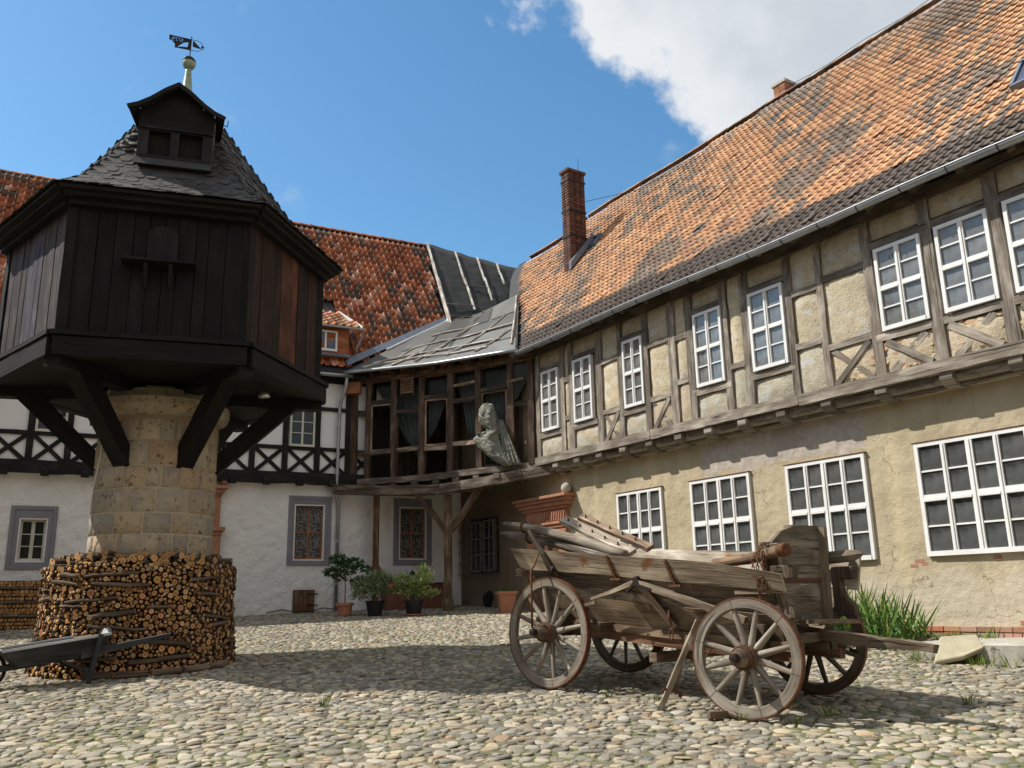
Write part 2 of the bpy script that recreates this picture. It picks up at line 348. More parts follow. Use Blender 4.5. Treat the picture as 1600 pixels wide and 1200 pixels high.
def ground_mat():
    m, nt, p = _nodes('sandy joints'); n = NT(nt); oc = n.coord('Object')
    a = n.noise(oc, .45, 5, .65); b = n.noise(oc, 24, 5, .7); c = n.noise(oc, 2.4, 4, .6)
    cb = n.mix(n.rng(b, .3, .7), (.10, .085, .06), (.22, .19, .14))
    cb = n.mix(n.math('MULTIPLY', n.rng(n.math('ADD', a, n.math('MULTIPLY', n.math('SUBTRACT', c, .5), .6)), .46, .58), .85), cb, (.105, .12, .035))
    n.put(p.inputs['Base Color'], cb); p.inputs['Roughness'].default_value = .95
    n.put(p.inputs['Normal'], n.bump(b, .7, .012))
    return m
M['joint'] = ground_mat()

# ------------------------------------------------------------------ mesh helpers
class MB:
    def __init__(s): s.v = []; s.f = []; s.uv = []; s.mi = []; s.col = []
    def add(s, vs, fs, uvs=None, mi=0, colr=None):
        o = len(s.v); s.v.extend([tuple(v) for v in vs])
        for k, f in enumerate(fs):
            s.f.append(tuple(i + o for i in f))
            s.uv.append(uvs[k] if uvs else None); s.mi.append(mi if isinstance(mi, int) else mi[k]); s.col.append(colr)
        return s
    def box(s, x0, x1, y0, y1, z0, z1, mi=0, colr=None):
        vs = [(x0, y0, z0), (x1, y0, z0), (x1, y1, z0), (x0, y1, z0), (x0, y0, z1), (x1, y0, z1), (x1, y1, z1), (x0, y1, z1)]
        fs = [(0, 3, 2, 1), (4, 5, 6, 7), (0, 1, 5, 4), (1, 2, 6, 5), (2, 3, 7, 6), (3, 0, 4, 7)]
        d = (abs(x1 - x0), abs(y1 - y0), abs(z1 - z0)); ax = d.index(max(d)); o = random.random() * 9
        uvs = []
        for f in fs:
            c = [vs[i] for i in f]; ext = [max(q[k] for q in c) - min(q[k] for q in c) for k in range(3)]
            flat = ext.index(min(ext)); rest = [k for k in range(3) if k != flat]
            if ax in rest: ua = ax; va = [k for k in rest if k != ax][0]
            else: ua, va = rest
            uvs.append([(q[ua] + o, q[va] + o) for q in c])
        return s.add(vs, fs, uvs, mi, colr)
    def beam(s, p0, p1, w, h=None, up=(0, 0, 1), seg=1, jit=0., w1=None, h1=None, mi=0, colr=None, bow=0.):
        """square timber from p0 to p1; w across, h along 'up'; jitter roughens it"""
        h = h or w; w1 = w1 or w; h1 = h1 or h
        p0 = Vector(p0); p1 = Vector(p1); d = (p1 - p0); L = d.length; d.normalize()
        upv = Vector(up); x = d.cross(upv)
        if x.length < 1e-4: x = d.cross(Vector((1, 0, 0)))
        x.normalize(); z = x.cross(d)
        vs = []; o = random.random() * 9
        for i in range(seg + 1):
            t = i / seg; c = p0 + d * L * t + z * bow * math.sin(math.pi * t); ww = w + (w1 - w) * t; hh = h + (h1 - h) * t
            for a, b in ((-1, -1), (1, -1), (1, 1), (-1, 1)):
                j = Vector((random.uniform(-jit, jit), random.uniform(-jit, jit), random.uniform(-jit, jit)))
                vs.append(c + x * a * ww / 2 + z * b * hh / 2 + j)
        fs = [(3, 2, 1, 0), (seg * 4, seg * 4 + 1, seg * 4 + 2, seg * 4 + 3)]
        uvs = [[(o + q[0] * w, o + q[1] * h) for q in ((0, 1), (1, 1), (1, 0), (0, 0))]] * 2
        for i in range(seg):
            a = i * 4
            for k in range(4):
                k2 = (k + 1) % 4
                fs.append((a + k, a + k2, a + 4 + k2, a + 4 + k))
                l0, l1 = o + L * i / seg, o + L * (i + 1) / seg
                wd = w if k % 2 == 0 else h; vo = k * .7 + o
                uvs.append([(l0, vo), (l0, vo + wd), (l1, vo + wd), (l1, vo)])
        return s.add(vs, fs, uvs, mi, colr)
    def tube(s, pts, r, n=8, caps=True, mi=0, capmi=None, closed=False, colr=None, sq=1.0):
        pts = [Vector(p) for p in pts]; m = len(pts)
        rr = r if isinstance(r, (list, tuple)) else [r] * m
        vs = []; prev = None; o = random.random() * 9; acc = [0]
        for i in range(1, m): acc.append(acc[-1] + (pts[i] - pts[i - 1]).length)
        for i, pnt in enumerate(pts):
            if closed: d = pts[(i + 1) % m] - pts[i - 1]
            else: d = (pts[min(i + 1, m - 1)] - pts[max(i - 1, 0)])
            d.normalize()
            if prev is None:
                x = d.cross(Vector((0, 0, 1)));
                if x.length < 1e-3: x = d.cross(Vector((0, 1, 0)))
            else: x = prev - d * prev.dot(d)
            x.normalize(); prev = x; y = d.cross(x)
            for k in range(n):
                a = 2 * math.pi * k / n; vs.append(pnt + (x * math.cos(a) + y * math.sin(a) * sq) * rr[i])
        fs = []; uvs = []; mis = []
        for i in range(m if closed else m - 1):
            j = (i + 1) % m
            for k in range(n):
                k2 = (k + 1) % n
                fs.append((i * n + k, i * n + k2, j * n + k2, j * n + k))
                c = 2 * math.pi * rr[i] / n; l1 = acc[j] if j else acc[i] + .1
                uvs.append([(o + acc[i], o + c * k), (o + acc[i], o + c * (k + 1)), (o + l1, o + c * (k + 1)), (o + l1, o + c * k)]); mis.append(mi)
        if caps and not closed:
            cu = [(math.cos(2 * math.pi * k / n), math.sin(2 * math.pi * k / n)) for k in range(n)]
            fs.append(tuple(range(n - 1, -1, -1))); uvs.append(cu[::-1]); mis.append(capmi if capmi is not None else mi)
            fs.append(tuple((m - 1) * n + k for k in range(n))); uvs.append(cu); mis.append(capmi if capmi is not None else mi)
        return s.add(vs, fs, uvs, mis, colr)
    def lathe(s, prof, n=16, c=(0, 0, 0), mi=0, axis='Z', caps=True):
        vs = []
        for r, z in prof:
            for k in range(n):
                a = 2 * math.pi * k / n; q = (r * math.cos(a), r * math.sin(a), z)
                if axis == 'Y': q = (q[0], q[2], q[1])
                vs.append((c[0] + q[0], c[1] + q[1], c[2] + q[2]))
        fs = []; uvs = []; m = len(prof)
        for i in range(m - 1):
            for k in range(n):
                k2 = (k + 1) % n; f = (i * n + k, i * n + k2, (i + 1) * n + k2, (i + 1) * n + k)
                fs.append(f if axis == 'Z' else f[::-1])
                r0 = prof[i][0]; uvs.append([(prof[i][1], k * r0 * .4), (prof[i][1], (k + 1) * r0 * .4), (prof[i + 1][1], (k + 1) * r0 * .4), (prof[i + 1][1], k * r0 * .4)])
        if caps:
            fs.append(tuple(range(n - 1, -1, -1)) if axis == 'Z' else tuple(range(n))); uvs.append([(0, 0)] * n)
            t = tuple((m - 1) * n + k for k in range(n)); fs.append(t if axis == 'Z' else t[::-1]); uvs.append([(0, 0)] * n)
        return s.add(vs, fs, uvs, mi)
    def prism(s, poly, ext, mi=0):
        """polygon (list of 3D points) extruded by vector ext"""
        n = len(poly); e = Vector(ext); P = [Vector(p) for p in poly]
        vs = P + [p + e for p in P]
        nn = (P[1] - P[0]).cross(P[2] - P[0]); flip = nn.dot(e) > 0
        a = tuple(range(n)); b = tuple(range(n, 2 * n))
        fs = [a[::-1] if flip else a, b if flip else b[::-1]]
        for k in range(n):
            k2 = (k + 1) % n; f = (k, k2, n + k2, n + k); fs.append(f if flip else f[::-1])
        ex = [max(p[i] for p in P) - min(p[i] for p in P) for i in range(3)]; ax = ex.index(max(ex)); o = random.random() * 9
        ex[ax] = -1; bx = ex.index(max(ex))
        uvs = [[(vs[i][ax] + o, vs[i][bx] + o) for i in f] for f in fs]
        return s.add(vs, fs, uvs, mi)
    def blob(s, c, r, sub=2, amp=.2, freq=2., mi=0, flat=1., seed=0., colr=None):
        import bmesh
        bm = bmesh.new(); bmesh.ops.create_icosphere(bm, subdivisions=sub, radius=1.)
        vs = []
        for v in bm.verts:
            d = v.co.copy(); k = 1 + amp * noise.noise(d * freq + Vector((seed, seed * 2, 0)))
            vs.append((c[0] + d.x * r[0] * k, c[1] + d.y * r[1] * k, c[2] + d.z * r[2] * k * flat))
        fs = [tuple(v.index for v in f.verts) for f in bm.faces]; bm.free()
        return s.add(vs, fs, None, mi, colr)
    def build(s, name, mat, parent=None, smooth=False, bevel=0., tint=None):
        me = bpy.data.meshes.new(name); me.from_pydata(s.v, [], s.f)
        mats = mat if isinstance(mat, (list, tuple)) else [mat]
        for m in mats: me.materials.append(m)
        uvl = me.uv_layers.new(name='UVMap'); data = []
        for f, uv in zip(s.f, s.uv):
            if uv is None:
                data.extend([c for i in f for c in (s.v[i][0] + s.v[i][1] * .6, s.v[i][2] + s.v[i][1] * .3)])
            else: data.extend([c for q in uv for c in q])
        uvl.data.foreach_set('uv', data)
        if len(mats) > 1: me.polygons.foreach_set('material_index', s.mi)
        if smooth: me.polygons.foreach_set('use_smooth', [True] * len(s.f))
        hascol = any(c is not None for c in s.col)
        if hascol:
            ca = me.color_attributes.new('tint', 'FLOAT_COLOR', 'CORNER')
            d = []
            for f, c in zip(s.f, s.col): d.extend(list(c4(c or (1, 1, 1))) * len(f))
            ca.data.foreach_set('color', d)
        me.update()
        o = bpy.data.objects.new(name, me); col.objects.link(o)
        o.color = (0, 0, 0, 1) if hascol else (c4(tint) if tint else (1, 1, 1, 1))
        if parent: o.parent = parent
        if bevel:
            b = o.modifiers.new('bevel', 'BEVEL'); b.width = bevel; b.segments = 2; b.limit_method = 'ANGLE'
        return o

def empty(name, loc=(0, 0, 0), rz=0., label=None, cat=None, group=None, kind=None, parent=None):
    o = bpy.data.objects.new(name, None); col.objects.link(o); o.location = loc; o.rotation_euler = (0, 0, rz)
    o.empty_display_size = .2
    tag(o, label, cat, group, kind)
    if parent: o.parent = parent
    return o
def tag(o, label=None, cat=None, group=None, kind=None):
    if label: o['label'] = label
    if cat: o['category'] = cat
    if group: o['group'] = group
    if kind: o['kind'] = kind
    return o
def bx(name, mat, parent, x0, x1, y0, y1, z0, z1, **k): return MB().box(x0, x1, y0, y1, z0, z1).build(name, mat, parent, **k)
def bm(name, mat, parent, p0, p1, w, h=None, **k):
    kk = {a: k.pop(a) for a in ('up', 'seg', 'jit', 'w1', 'h1', 'bow') if a in k}
    return MB().beam(p0, p1, w, h, **kk).build(name, mat, parent, **k)
def link_copy(o, parent=None):
    c = o.copy(); col.objects.link(c); c.parent = parent
    return c
def gv(a, v): return (v * (1 + random.uniform(-a, a)),) * 3
def g(Y): return .0556 * Y                                             # height of the rising courtyard

_ci = cam.matrix_world.inverted()
def px_of(w):
    q = _ci @ Vector(w)
    if q.z > -.1: return None
    return 800 + FPX * q.x / -q.z, 600 - FPX * q.y / -q.z, -q.z
def screen_key(w, size=1.):
    r = px_of(w)
    if r is None or not (-20 < r[0] < 1620 and -20 < r[1] < 1220): return 0.
    return size / r[2]

def pieces(parent, name, tmpl, items, mats, limit=295, smooth=False, world=None):
    """tmpl: list of (verts, faces, uvs, mi). items: (Matrix, tint, template index, size). Largest in view become objects, rest one stuff part."""
    wm = world or parent.matrix_world
    ks = [screen_key(wm @ it[0].translation, it[3]) for it in items]
    order = sorted(range(len(items)), key=lambda i: -ks[i])
    meshes = []
    for t in tmpl:
        b = MB(); b.add(t[0], t[1], t[2], t[3]); o = b.build(name, mats, None, smooth); meshes.append(o.data); bpy.data.objects.remove(o)
    single = [i for i in order[:limit] if ks[i] > 0]
    for i in single:
        mtx, tn, ti, _ = items[i]
        o = bpy.data.objects.new(name, meshes[ti]); col.objects.link(o); o.parent = parent; o.matrix_local = mtx; o.color = c4(tn)
    ss = set(single); rest = [i for i in range(len(items)) if i not in ss]
    if not rest: return
    V = []; LT = []; LI = []; UV = []; CO = []; MI = []; off = 0
    arr = [(np.array(t[0], float), t) for t in tmpl]
    for i in rest:
        mtx, tn, ti, _ = items[i]; a, t = arr[ti]
        m4 = np.array(mtx); V.append(a @ m4[:3, :3].T + m4[:3, 3])
        for k, f in enumerate(t[1]):
            LT.append(len(f)); LI.extend([q + off for q in f])
            if t[2]: UV.extend([c for q in t[2][k] for c in q])
            else: UV.extend([0, 0] * len(f))
            MI.append(t[3] if isinstance(t[3], int) else t[3][k])
            CO.extend(list(c4(tn)) * len(f))
        off += len(a)
    mesh_arrays(name, np.concatenate(V), LT, LI, mats, parent, UV, CO, MI, smooth, stuff=True)
def mesh_arrays(name, V, LT, LI, mats, parent, UV=None, CO=None, MI=None, smooth=False, stuff=False):
    me = bpy.data.meshes.new(name)
    me.vertices.add(len(V)); me.vertices.foreach_set('co', np.asarray(V, np.float32).ravel())
    me.loops.add(len(LI)); me.loops.foreach_set('vertex_index', np.asarray(LI, np.int32))
    LT = np.asarray(LT, np.int32); st = np.concatenate([[0], np.cumsum(LT)[:-1]]).astype(np.int32)
    me.polygons.add(len(LT)); me.polygons.foreach_set('loop_start', st); me.polygons.foreach_set('loop_total', LT)
    mats = mats if isinstance(mats, (list, tuple)) else [mats]
    for m in mats: me.materials.append(m)
    if MI is not None and len(mats) > 1: me.polygons.foreach_set('material_index', np.asarray(MI, np.int32))
    if smooth: me.polygons.foreach_set('use_smooth', np.ones(len(LT), bool))
    me.update(calc_edges=True)
    if UV is not None:
        u = me.uv_layers.new(name='UVMap'); u.data.foreach_set('uv', np.asarray(UV, np.float32))
    if CO is not None:
        ca = me.color_attributes.new('tint', 'FLOAT_COLOR', 'CORNER'); ca.data.foreach_set('color', np.asarray(CO, np.float32))
    o = bpy.data.objects.new(name, me); col.objects.link(o); o.parent = parent
    o.color = (0, 0, 0, 1) if CO is not None else (1, 1, 1, 1)
    if stuff: o['kind'] = 'stuff'
    return o
def Rm(ax, ay, az): return Matrix.Rotation(az, 4, 'Z') @ Matrix.Rotation(ay, 4, 'Y') @ Matrix.Rotation(ax, 4, 'X')
def frame_m(o, x, y, z):
    return Matrix(((x[0], y[0], z[0], o[0]), (x[1], y[1], z[1], o[1]), (x[2], y[2], z[2], o[2]), (0, 0, 0, 1)))

# frames of the two wings; C is the inner corner at the ground
C = Vector((-1.5197, 25.0, 0))
TR = R(-55.98)            # long ochre wing: local x runs from the corner towards the viewer, local y into the building
TL = R(26.5)              # white wing: local x runs right towards the corner (negative = left), local y into the building
def MR(): return Matrix.Translation(C) @ Matrix.Rotation(TR, 4, 'Z')
def ML(): return Matrix.Translation(C) @ Matrix.Rotation(TL, 4, 'Z')
E0 = EYE                  # heights below were measured from the eye

# ------------------------------------------------------------------ ground
def build_ground():
    ys = [-400, -30, -10, 0, 5, 10, 15, 20, 25, 30, 40, 60, 400]; xs = [-400, -60, -30, -15, 0, 15, 30, 60, 400]
    vs = [(x, y, g(max(-10, min(40, y)))) for y in ys for x in xs]; n = len(xs)
    fs = [(j * n + i, j * n + i + 1, (j + 1) * n + i + 1, (j + 1) * n + i) for j in range(len(ys) - 1) for i in range(n - 1)]
    gr = MB().add(vs, fs).build('courtyard_ground', M['joint']); tag(gr, kind='structure')
    # cobbles: star-shaped cells of a jittered grid, shrunk and domed
    sp = .112
    nx = int(36 / sp); ny = int(24.5 / (sp * .86)); x0 = -15.5; y0 = 3.6
    jj, ii = np.meshgrid(np.arange(ny), np.arange(nx), indexing='ij')
    PX = x0 + (ii + .5 * (jj % 2)) * sp + rng.uniform(-.48, .48, ii.shape) * sp
    PY = y0 + jj * sp * .86 + rng.uniform(-.44, .44, ii.shape) * sp
    W = rng.uniform(-.0042, .0042, ii.shape)                     # power weights vary the sizes
    K = 12; ang = np.arange(K) * 2 * math.pi / K
    E = np.stack([np.cos(ang), np.sin(ang)], -1)
    inview = (np.abs(PX) < PY * .62 + 1.2) & (PY < 27)
    Lr = (PX * .446 + PY * -.895) ; 
    # keep the yard side of both wings
    dLn = (PX - C.x) * .4462 + (PY - C.y) * -.8949; dRn = (PX - C.x) * -.8290 + (PY - C.y) * -.5592
    inview &= (dLn > -.1) & (dRn > -.1)
    inview[:2] = False; inview[-2:] = False; inview[:, :2] = False; inview[:, -2:] = False
    J, I = np.nonzero(inview)
    cx, cy, cw = PX[J, I], PY[J, I], W[J, I]
    Rr = np.full((len(J), K), .2)
    for dj in range(-2, 3):
        for di in range(-2, 3):
            if dj == 0 and di == 0: continue
            dx = PX[J + dj, I + di] - cx; dy = PY[J + dj, I + di] - cy
            d2 = dx * dx + dy * dy; w = cw - W[J + dj, I + di]
            num = (d2 + w) / 2
            den = dx[:, None] * E[:, 0] + dy[:, None] * E[:, 1]
            r = np.where(den > 1e-6, num[:, None] / np.maximum(den, 1e-6), 9.)
            Rr = np.minimum(Rr, r)
    Rr = np.clip(Rr, .02, .16)
    Rs = (Rr * 1.6 + .5 * np.roll(Rr, 1, 1) + .5 * np.roll(Rr, -1, 1)) / 2.6
    Rs = np.minimum(Rs, Rr * 1.02) * rng.uniform(.93, 1.03, Rr.shape)
    gap = rng.uniform(.003, .013, len(J)) + .010 * (rng.random(len(J)) < .15)
    Rs = np.maximum(Rs - gap[:, None], .015)
    pal = np.array([(1.0, .96, .88), (.98, .90, .76), (.80, .80, .78), (.72, .69, .63), (.52, .54, .56), (.90, .80, .66), (.86, .68, .52), (.60, .60, .55), (.94, .93, .92), (.42, .40, .38)])
    pr = np.array([.13, .13, .14, .17, .11, .10, .03, .10, .05, .06])
    ci = rng.choice(len(pal), len(J), p=pr / pr.sum())
    tint = pal[ci] * rng.uniform(.72, 1.15, (len(J), 1)) * (1. + .10 * np.sin(cx * 1.1 + 2 * np.sin(cy * .7)) * np.cos(cy * .9))[:, None]
    tilt = rng.normal(0, .085, (len(J), 2)); hh = rng.uniform(.006, .015, len(J)); lift = rng.uniform(-.006, .008, len(J))
    dist = np.hypot(cx, cy); order = np.argsort(dist)
    px = np.array([screen_key((a, b, g(b)), .3) if abs(a) < b * .6 and b > 4.4 else 0 for a, b in zip(cx, cy)])
    big = np.argsort(-(px * Rs.mean(1)))[:295]; isbig = np.zeros(len(J), bool); isbig[big] = True
    prof = [(1.0, -.7), (.95, .42), (.80, .86), (.42, 1.0)]
    proff = [(1.0, -.6), (.86, .72), (.35, 1.0)]
    def verts(idx, prof, k):
        R_ = Rs[idx][:, ::(K // k)]; e = E[::(K // k)]
        out = []
        for a, h in prof:
            rx = R_ * a
            x = rx * e[:, 0]; y = rx * e[:, 1]
            z = (hh[idx] * h)[:, None] + tilt[idx, 0][:, None] * x + tilt[idx, 1][:, None] * y + lift[idx][:, None] + .0556 * y
            out.append(np.stack([x, y, z], -1))
        out.append(np.stack([0 * hh[idx], 0 * hh[idx], hh[idx] * 1.04 + lift[idx]], -1)[:, None, :])
        return np.concatenate(out, 1)
    def faces(prof, k):
        fs = []
        for a in range(len(prof) - 1):
            for q in range(k): fs.append((a * k + q, a * k + (q + 1) % k, (a + 1) * k + (q + 1) % k, (a + 1) * k + q))
        a = len(prof) - 1
        for q in range(k): fs.append((a * k + q, a * k + (q + 1) % k, len(prof) * k))
        return fs
    fs = faces(prof, 12)
    for i in np.nonzero(isbig)[0]:
        v = verts(np.array([i]), prof, 12)[0]
        me = bpy.data.meshes.new('cobblestone'); me.from_pydata(v.tolist(), [], fs); me.materials.append(M['cobble'])
        me.polygons.foreach_set('use_smooth', [True] * len(fs))
        o = bpy.data.objects.new('cobblestone', me); col.objects.link(o); o.location = (cx[i], cy[i], g(cy[i])); o.parent = gr; o.color = (*tint[i], 1)
    for near in (True, False):
        idx = np.nonzero(~isbig & ((dist < 12.5) == near))[0]
        pf, k = (prof, 12) if near else (proff, 6)
        fs = faces(pf, k)
        v = verts(idx, pf, k); nv = v.shape[1]
        v[:, :, 0] += cx[idx][:, None]; v[:, :, 1] += cy[idx][:, None]; v[:, :, 2] += g(cy[idx])[:, None]
        lt1 = [len(f) for f in fs]; li1 = np.array([q for f in fs for q in f])
        LI = (li1[None, :] + (np.arange(len(idx)) * nv)[:, None]).ravel(); LT = np.tile(lt1, len(idx))
        CO = np.repeat(np.concatenate([tint[idx], np.ones((len(idx), 1))], 1), len(li1), 0).ravel()
        mesh_arrays('cobblestone', v.reshape(-1, 3), LT, LI, M['cobble'], gr, None, CO, None, True, True)
    return gr
ground = build_ground()

# ------------------------------------------------------------------ windows
_pane = {}
def pane_mesh(mat):
    if mat.name not in _pane:
        b = MB().box(-.5, .5, -.5, .5, -.5, .5); o = b.build('pane', mat); _pane[mat.name] = o.data; bpy.data.objects.remove(o)
    return _pane[mat.name]
def window(parent, x0, x1, z0, z1, yf, vb, hb, fw=.05, mat=None, glass=None, dep=.06, rec=.03, label=None, sill=False, broken=()):
    """vb / hb: list of (fraction, width). yf: y of the front face (towards the yard is -y). frame mesh + a pane object per light"""
    mat = mat or M['white_paint']; glass = glass or M['glass']
    b = MB()
    b.box(x0, x0 + fw, yf, yf + dep, z0, z1); b.box(x1 - fw, x1, yf, yf + dep, z0, z1)
    b.box(x0 + fw, x1 - fw, yf + .001, yf + dep, z1 - fw, z1); b.box(x0 + fw, x1 - fw, yf - .012, yf + dep, z0, z0 + fw * 1.2)
    ix0, ix1, iz0, iz1 = x0 + fw, x1 - fw, z0 + fw * 1.2, z1 - fw
    xs = [(ix0, ix0)]; 
    for f, w in vb:
        c = ix0 + (ix1 - ix0) * f; s = .004 if w > .05 else .014
        b.box(c - w / 2, c + w / 2, yf + s, yf + dep - .005, iz0, iz1); xs.append((c - w / 2, c + w / 2))
        if w > .065: b.box(c - w * .16, c + w * .16, yf - .012, yf + s, iz0, iz1)
    xs.append((ix1, ix1)); zs = [(iz0, iz0)]
    for f, w in hb:
        c = iz0 + (iz1 - iz0) * f; s = .006 if w > .05 else .017
        for k in range(len(xs) - 1):
            b.box(xs[k][1], xs[k + 1][0], yf + s, yf + dep - .007, c - w / 2, c + w / 2)
            if w > .05: b.box(xs[k][1], xs[k + 1][0], yf - .010, yf + s, c - w * .45, c - w * .05)
        zs.append((c - w / 2, c + w / 2))
    zs.append((iz1, iz1))
    o = b.build('window', mat, parent)
    if label: o['label'] = label
    me = pane_mesh(glass)
    for i in range(len(xs) - 1):
        for j in range(len(zs) - 1):
            if (i, j) in broken: continue
            a0, a1 = xs[i][1], xs[i + 1][0]; c0, c1 = zs[j][1], zs[j + 1][0]
            p = bpy.data.objects.new('pane', me); col.objects.link(p); p.parent = o
            p.location = ((a0 + a1) / 2, yf + rec + .008, (c0 + c1) / 2); p.scale = (a1 - a0, .006, c1 - c0)
            p.rotation_euler = (random.uniform(-.010, .010), 0, random.uniform(-.012, .012))
    return o

# ------------------------------------------------------------------ roof tiles
def pantile(w, l, amp, t=.018, n=8, rw=.15, lift=.028):
    """an S shaped tile: x across, y down the slope (0 = upper end), z up from the roof"""
    vs = []; xs = [(-.5 + k / n) * w * 1.06 for k in range(n + 1)]
    def prof(x):
        u = x / w + .5
        return amp * (math.exp(-(abs(u - .82) / rw) ** 2.6) * 1.25 - .10 * math.sin(math.pi * min(1, max(0, u / .65))))
    for y, zz in ((0, 0.), (l, lift)):
        for x in xs: vs.append((x, -y, prof(x) + zz))
    for x in xs: vs.append((x, -l, prof(x) + lift - t))
    m = n + 1; fs = []
    for k in range(n): fs.append((m + k, m + k + 1, k + 1, k)); fs.append((2 * m + k, 2 * m + k + 1, m + k + 1, m + k))
    fs.append((2 * m, m, 0)); fs.append((2 * m - 1, 3 * m - 1, m - 1))
    return (vs, fs, None, 0)

def roof_frame(yoff, zeave, pitch):
    """local matrix of a roof plane in a wing frame: x along, y up the slope, z normal"""
    return frame_m((0, yoff, zeave), (1, 0, 0), (0, math.cos(pitch), math.sin(pitch)), (0, -math.sin(pitch), math.cos(pitch)))

# ================================================================== LONG OCHRE WING (right)
RW = empty('long_wing', C, TR, 'long ochre rendered wing with grey timber upper storey and orange tiled roof on the right', 'building')
RW.matrix_world = MR()
UP = -.35                                   # face of the upper storey (towards the yard)
def z(v): return v + E0
def build_right():
    # lower wall
    bxs = MB(); nx, nz = 46, 10
    x0, x1, z0, z1 = -.3, 20., -.3, z(3.03)
    vs = []; fs = []
    for j in range(nz + 1):
        for i in range(nx + 1):
            x = x0 + (x1 - x0) * i / nx; zz = z0 + (z1 - z0) * j / nz
            vs.append((x, .020 * noise.noise(Vector((x * .9, zz * 1.1, 3.))) + (.03 if j == nz else 0), zz + (.03 * noise.noise(Vector((x * 2, 5, 1))) if j == nz else 0)))
    for j in range(nz):
        for i in range(nx): fs.append((j * (nx + 1) + i, j * (nx + 1) + i + 1, (j + 1) * (nx + 1) + i + 1, (j + 1) * (nx + 1) + i))
    bxs.add(vs, fs); bxs.box(-.3, 20., .06, 9.6, -.3, z(3.03) - .02)
    bxs.build('wall', M['plaster'], RW, smooth=False)
    MB().box(-.3, 20, UP + .07, 9.6, z(3.02), z(6.15)).build('upper_wall', M['infill'], RW, tint=(.7, .66, .62))
    # posts and bays -------------------------------------------------
    posts = [(4.38, .18), (5.39, .19), (5.72, .20), (6.77, .23), (7.50, .17), (8.33, .19), (9.12, .24), (9.63, .21), (10.57, .18), (11.06, .21),
             (12.08, .16), (12.74, .15), (13.70, .20), (14.72, .22), (15.77, .22), (16.85, .2), (17.7, .2), (18.6, .2), (19.6, .2)]
    low, top = z(3.36), z(6.12)
    tnt = lambda: gv(.18, random.choice((1., .9, 1.12, .75)))
    for x, w in posts:
        dx = random.uniform(-.02, .02)
        bm('post', M['timber'], RW, (x, UP + .06, low - .05), (x + dx, UP + .06, top), w * .86, .16, up=(0, 1, 0), seg=10, jit=.006, tint=tnt())
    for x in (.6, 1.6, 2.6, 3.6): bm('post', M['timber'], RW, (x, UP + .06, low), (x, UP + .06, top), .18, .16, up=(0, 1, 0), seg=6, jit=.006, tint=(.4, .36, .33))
    wins = [(4.57, 5.25), (5.85, 6.53), (7.62, 8.25), (9.77, 10.50), (11.19, 11.98), (13.83, 14.63), (14.87, 15.68), (15.91, 16.72), (17.85, 18.5)]
    desc = ['narrow upper window nearest the gallery', 'narrow upper window second from the gallery', 'narrow upper window third from the gallery',
            'upper window fourth from the gallery', 'upper window fifth from the gallery', 'upper window left of the last pair of posts', 'upper window between the two thick posts', 'upper window cut by the right edge', 'upper window beyond the right edge']
    for k, (a, b_) in enumerate(wins):
        zt = z(5.46) if k < 5 else z(5.41); zb = z(3.97) if k < 5 else z(4.03)
        window(RW, a, b_, zb, zt, UP - .055, [(.5, .075)], [(.245, .024), (.5, .085), (.765, .024)], .055, glass=M['glass_up'], dep=.09, rec=.035, label='white ' + desc[k])
        bm('rail', M['timber'], RW, (a - .14, UP + .05, zb - .085), (b_ + .12, UP + .05, zb - .085), .14, .12, seg=4, jit=.006, up=(0, 0, 1), tint=tnt())
        bm('rail', M['timber'], RW, (a - .12, UP + .05, zt + .075), (b_ + .12, UP + .05, zt + .075), .14, .12, seg=4, jit=.006, up=(0, 0, 1), tint=gv(.1, .6))
    def infill(x0, x1, z0, z1, tn, cell=.12):
        nx = max(3, int((x1 - x0) / cell)); nz = max(3, int((z1 - z0) / cell)); vs = []
        sd = random.random() * 50
        for j in range(nz + 1):
            for i in range(nx + 1):
                x = x0 + (x1 - x0) * i / nx; zz = z0 + (z1 - z0) * j / nz; e = (i in (0, nx)) or (j in (0, nz))
                y = UP - .002 + (.035 if e else 0) + .016 * noise.noise(Vector((x * 4, zz * 4, sd)))
                if not e: x += random.uniform(-.02, .02); zz += random.uniform(-.02, .02)
                vs.append((x, y, zz))
        fs = [(j * (nx + 1) + i, j * (nx + 1) + i + 1, (j + 1) * (nx + 1) + i + 1, (j + 1) * (nx + 1) + i) for j in range(nz) for i in range(nx)]
        MB().add(vs, fs).build('infill_panel', M['infill'], RW, smooth=True, tint=tn)
    def shade(t): v = random.uniform(.86, 1.08); return tuple(c * v for c in t)
    beige = (1., .98, .92); grey = (.90, .93, .94); pink = (1.0, .95, .90); yel = (1.05, 1.02, .93)
    def bay(x0, x1, levels, tints, cross=False):
        """levels: heights (eye based) of the rails in between; panels between them"""
        zs = [3.36] + levels + [5.98]
        for k in range(len(zs) - 1):
            t = tints[k % len(tints)]; infill(x0 - .02, x1 + .02, z(zs[k]) + .01, z(zs[k + 1]) - .01, shade(t))
        for l in levels:
            bm('rail', M['timber'], RW, (x0 - .03, UP + .042, z(l)), (x1 + .03, UP + .042, z(l) + random.uniform(-.015, .015)), .13, .11, seg=4, jit=.006, up=(0, 0, 1), tint=tnt())
        if cross:
            zl = z(levels[0]) - .06
            bm('brace', M['timber'], RW, (x0 + .04, UP + .022, low), (x1 - .04, UP + .022, zl), .10, .09, seg=5, jit=.006, up=(0, 1, 0), tint=tnt())
            bm('brace', M['timber'], RW, (x1 - .04, UP + .040, low), (x0 + .04, UP + .040, zl), .10, .09, seg=5, jit=.006, up=(0, 1, 0), tint=tnt())
    bay(5.49, 5.62, [4.16, 5.08], [beige, beige, yel])
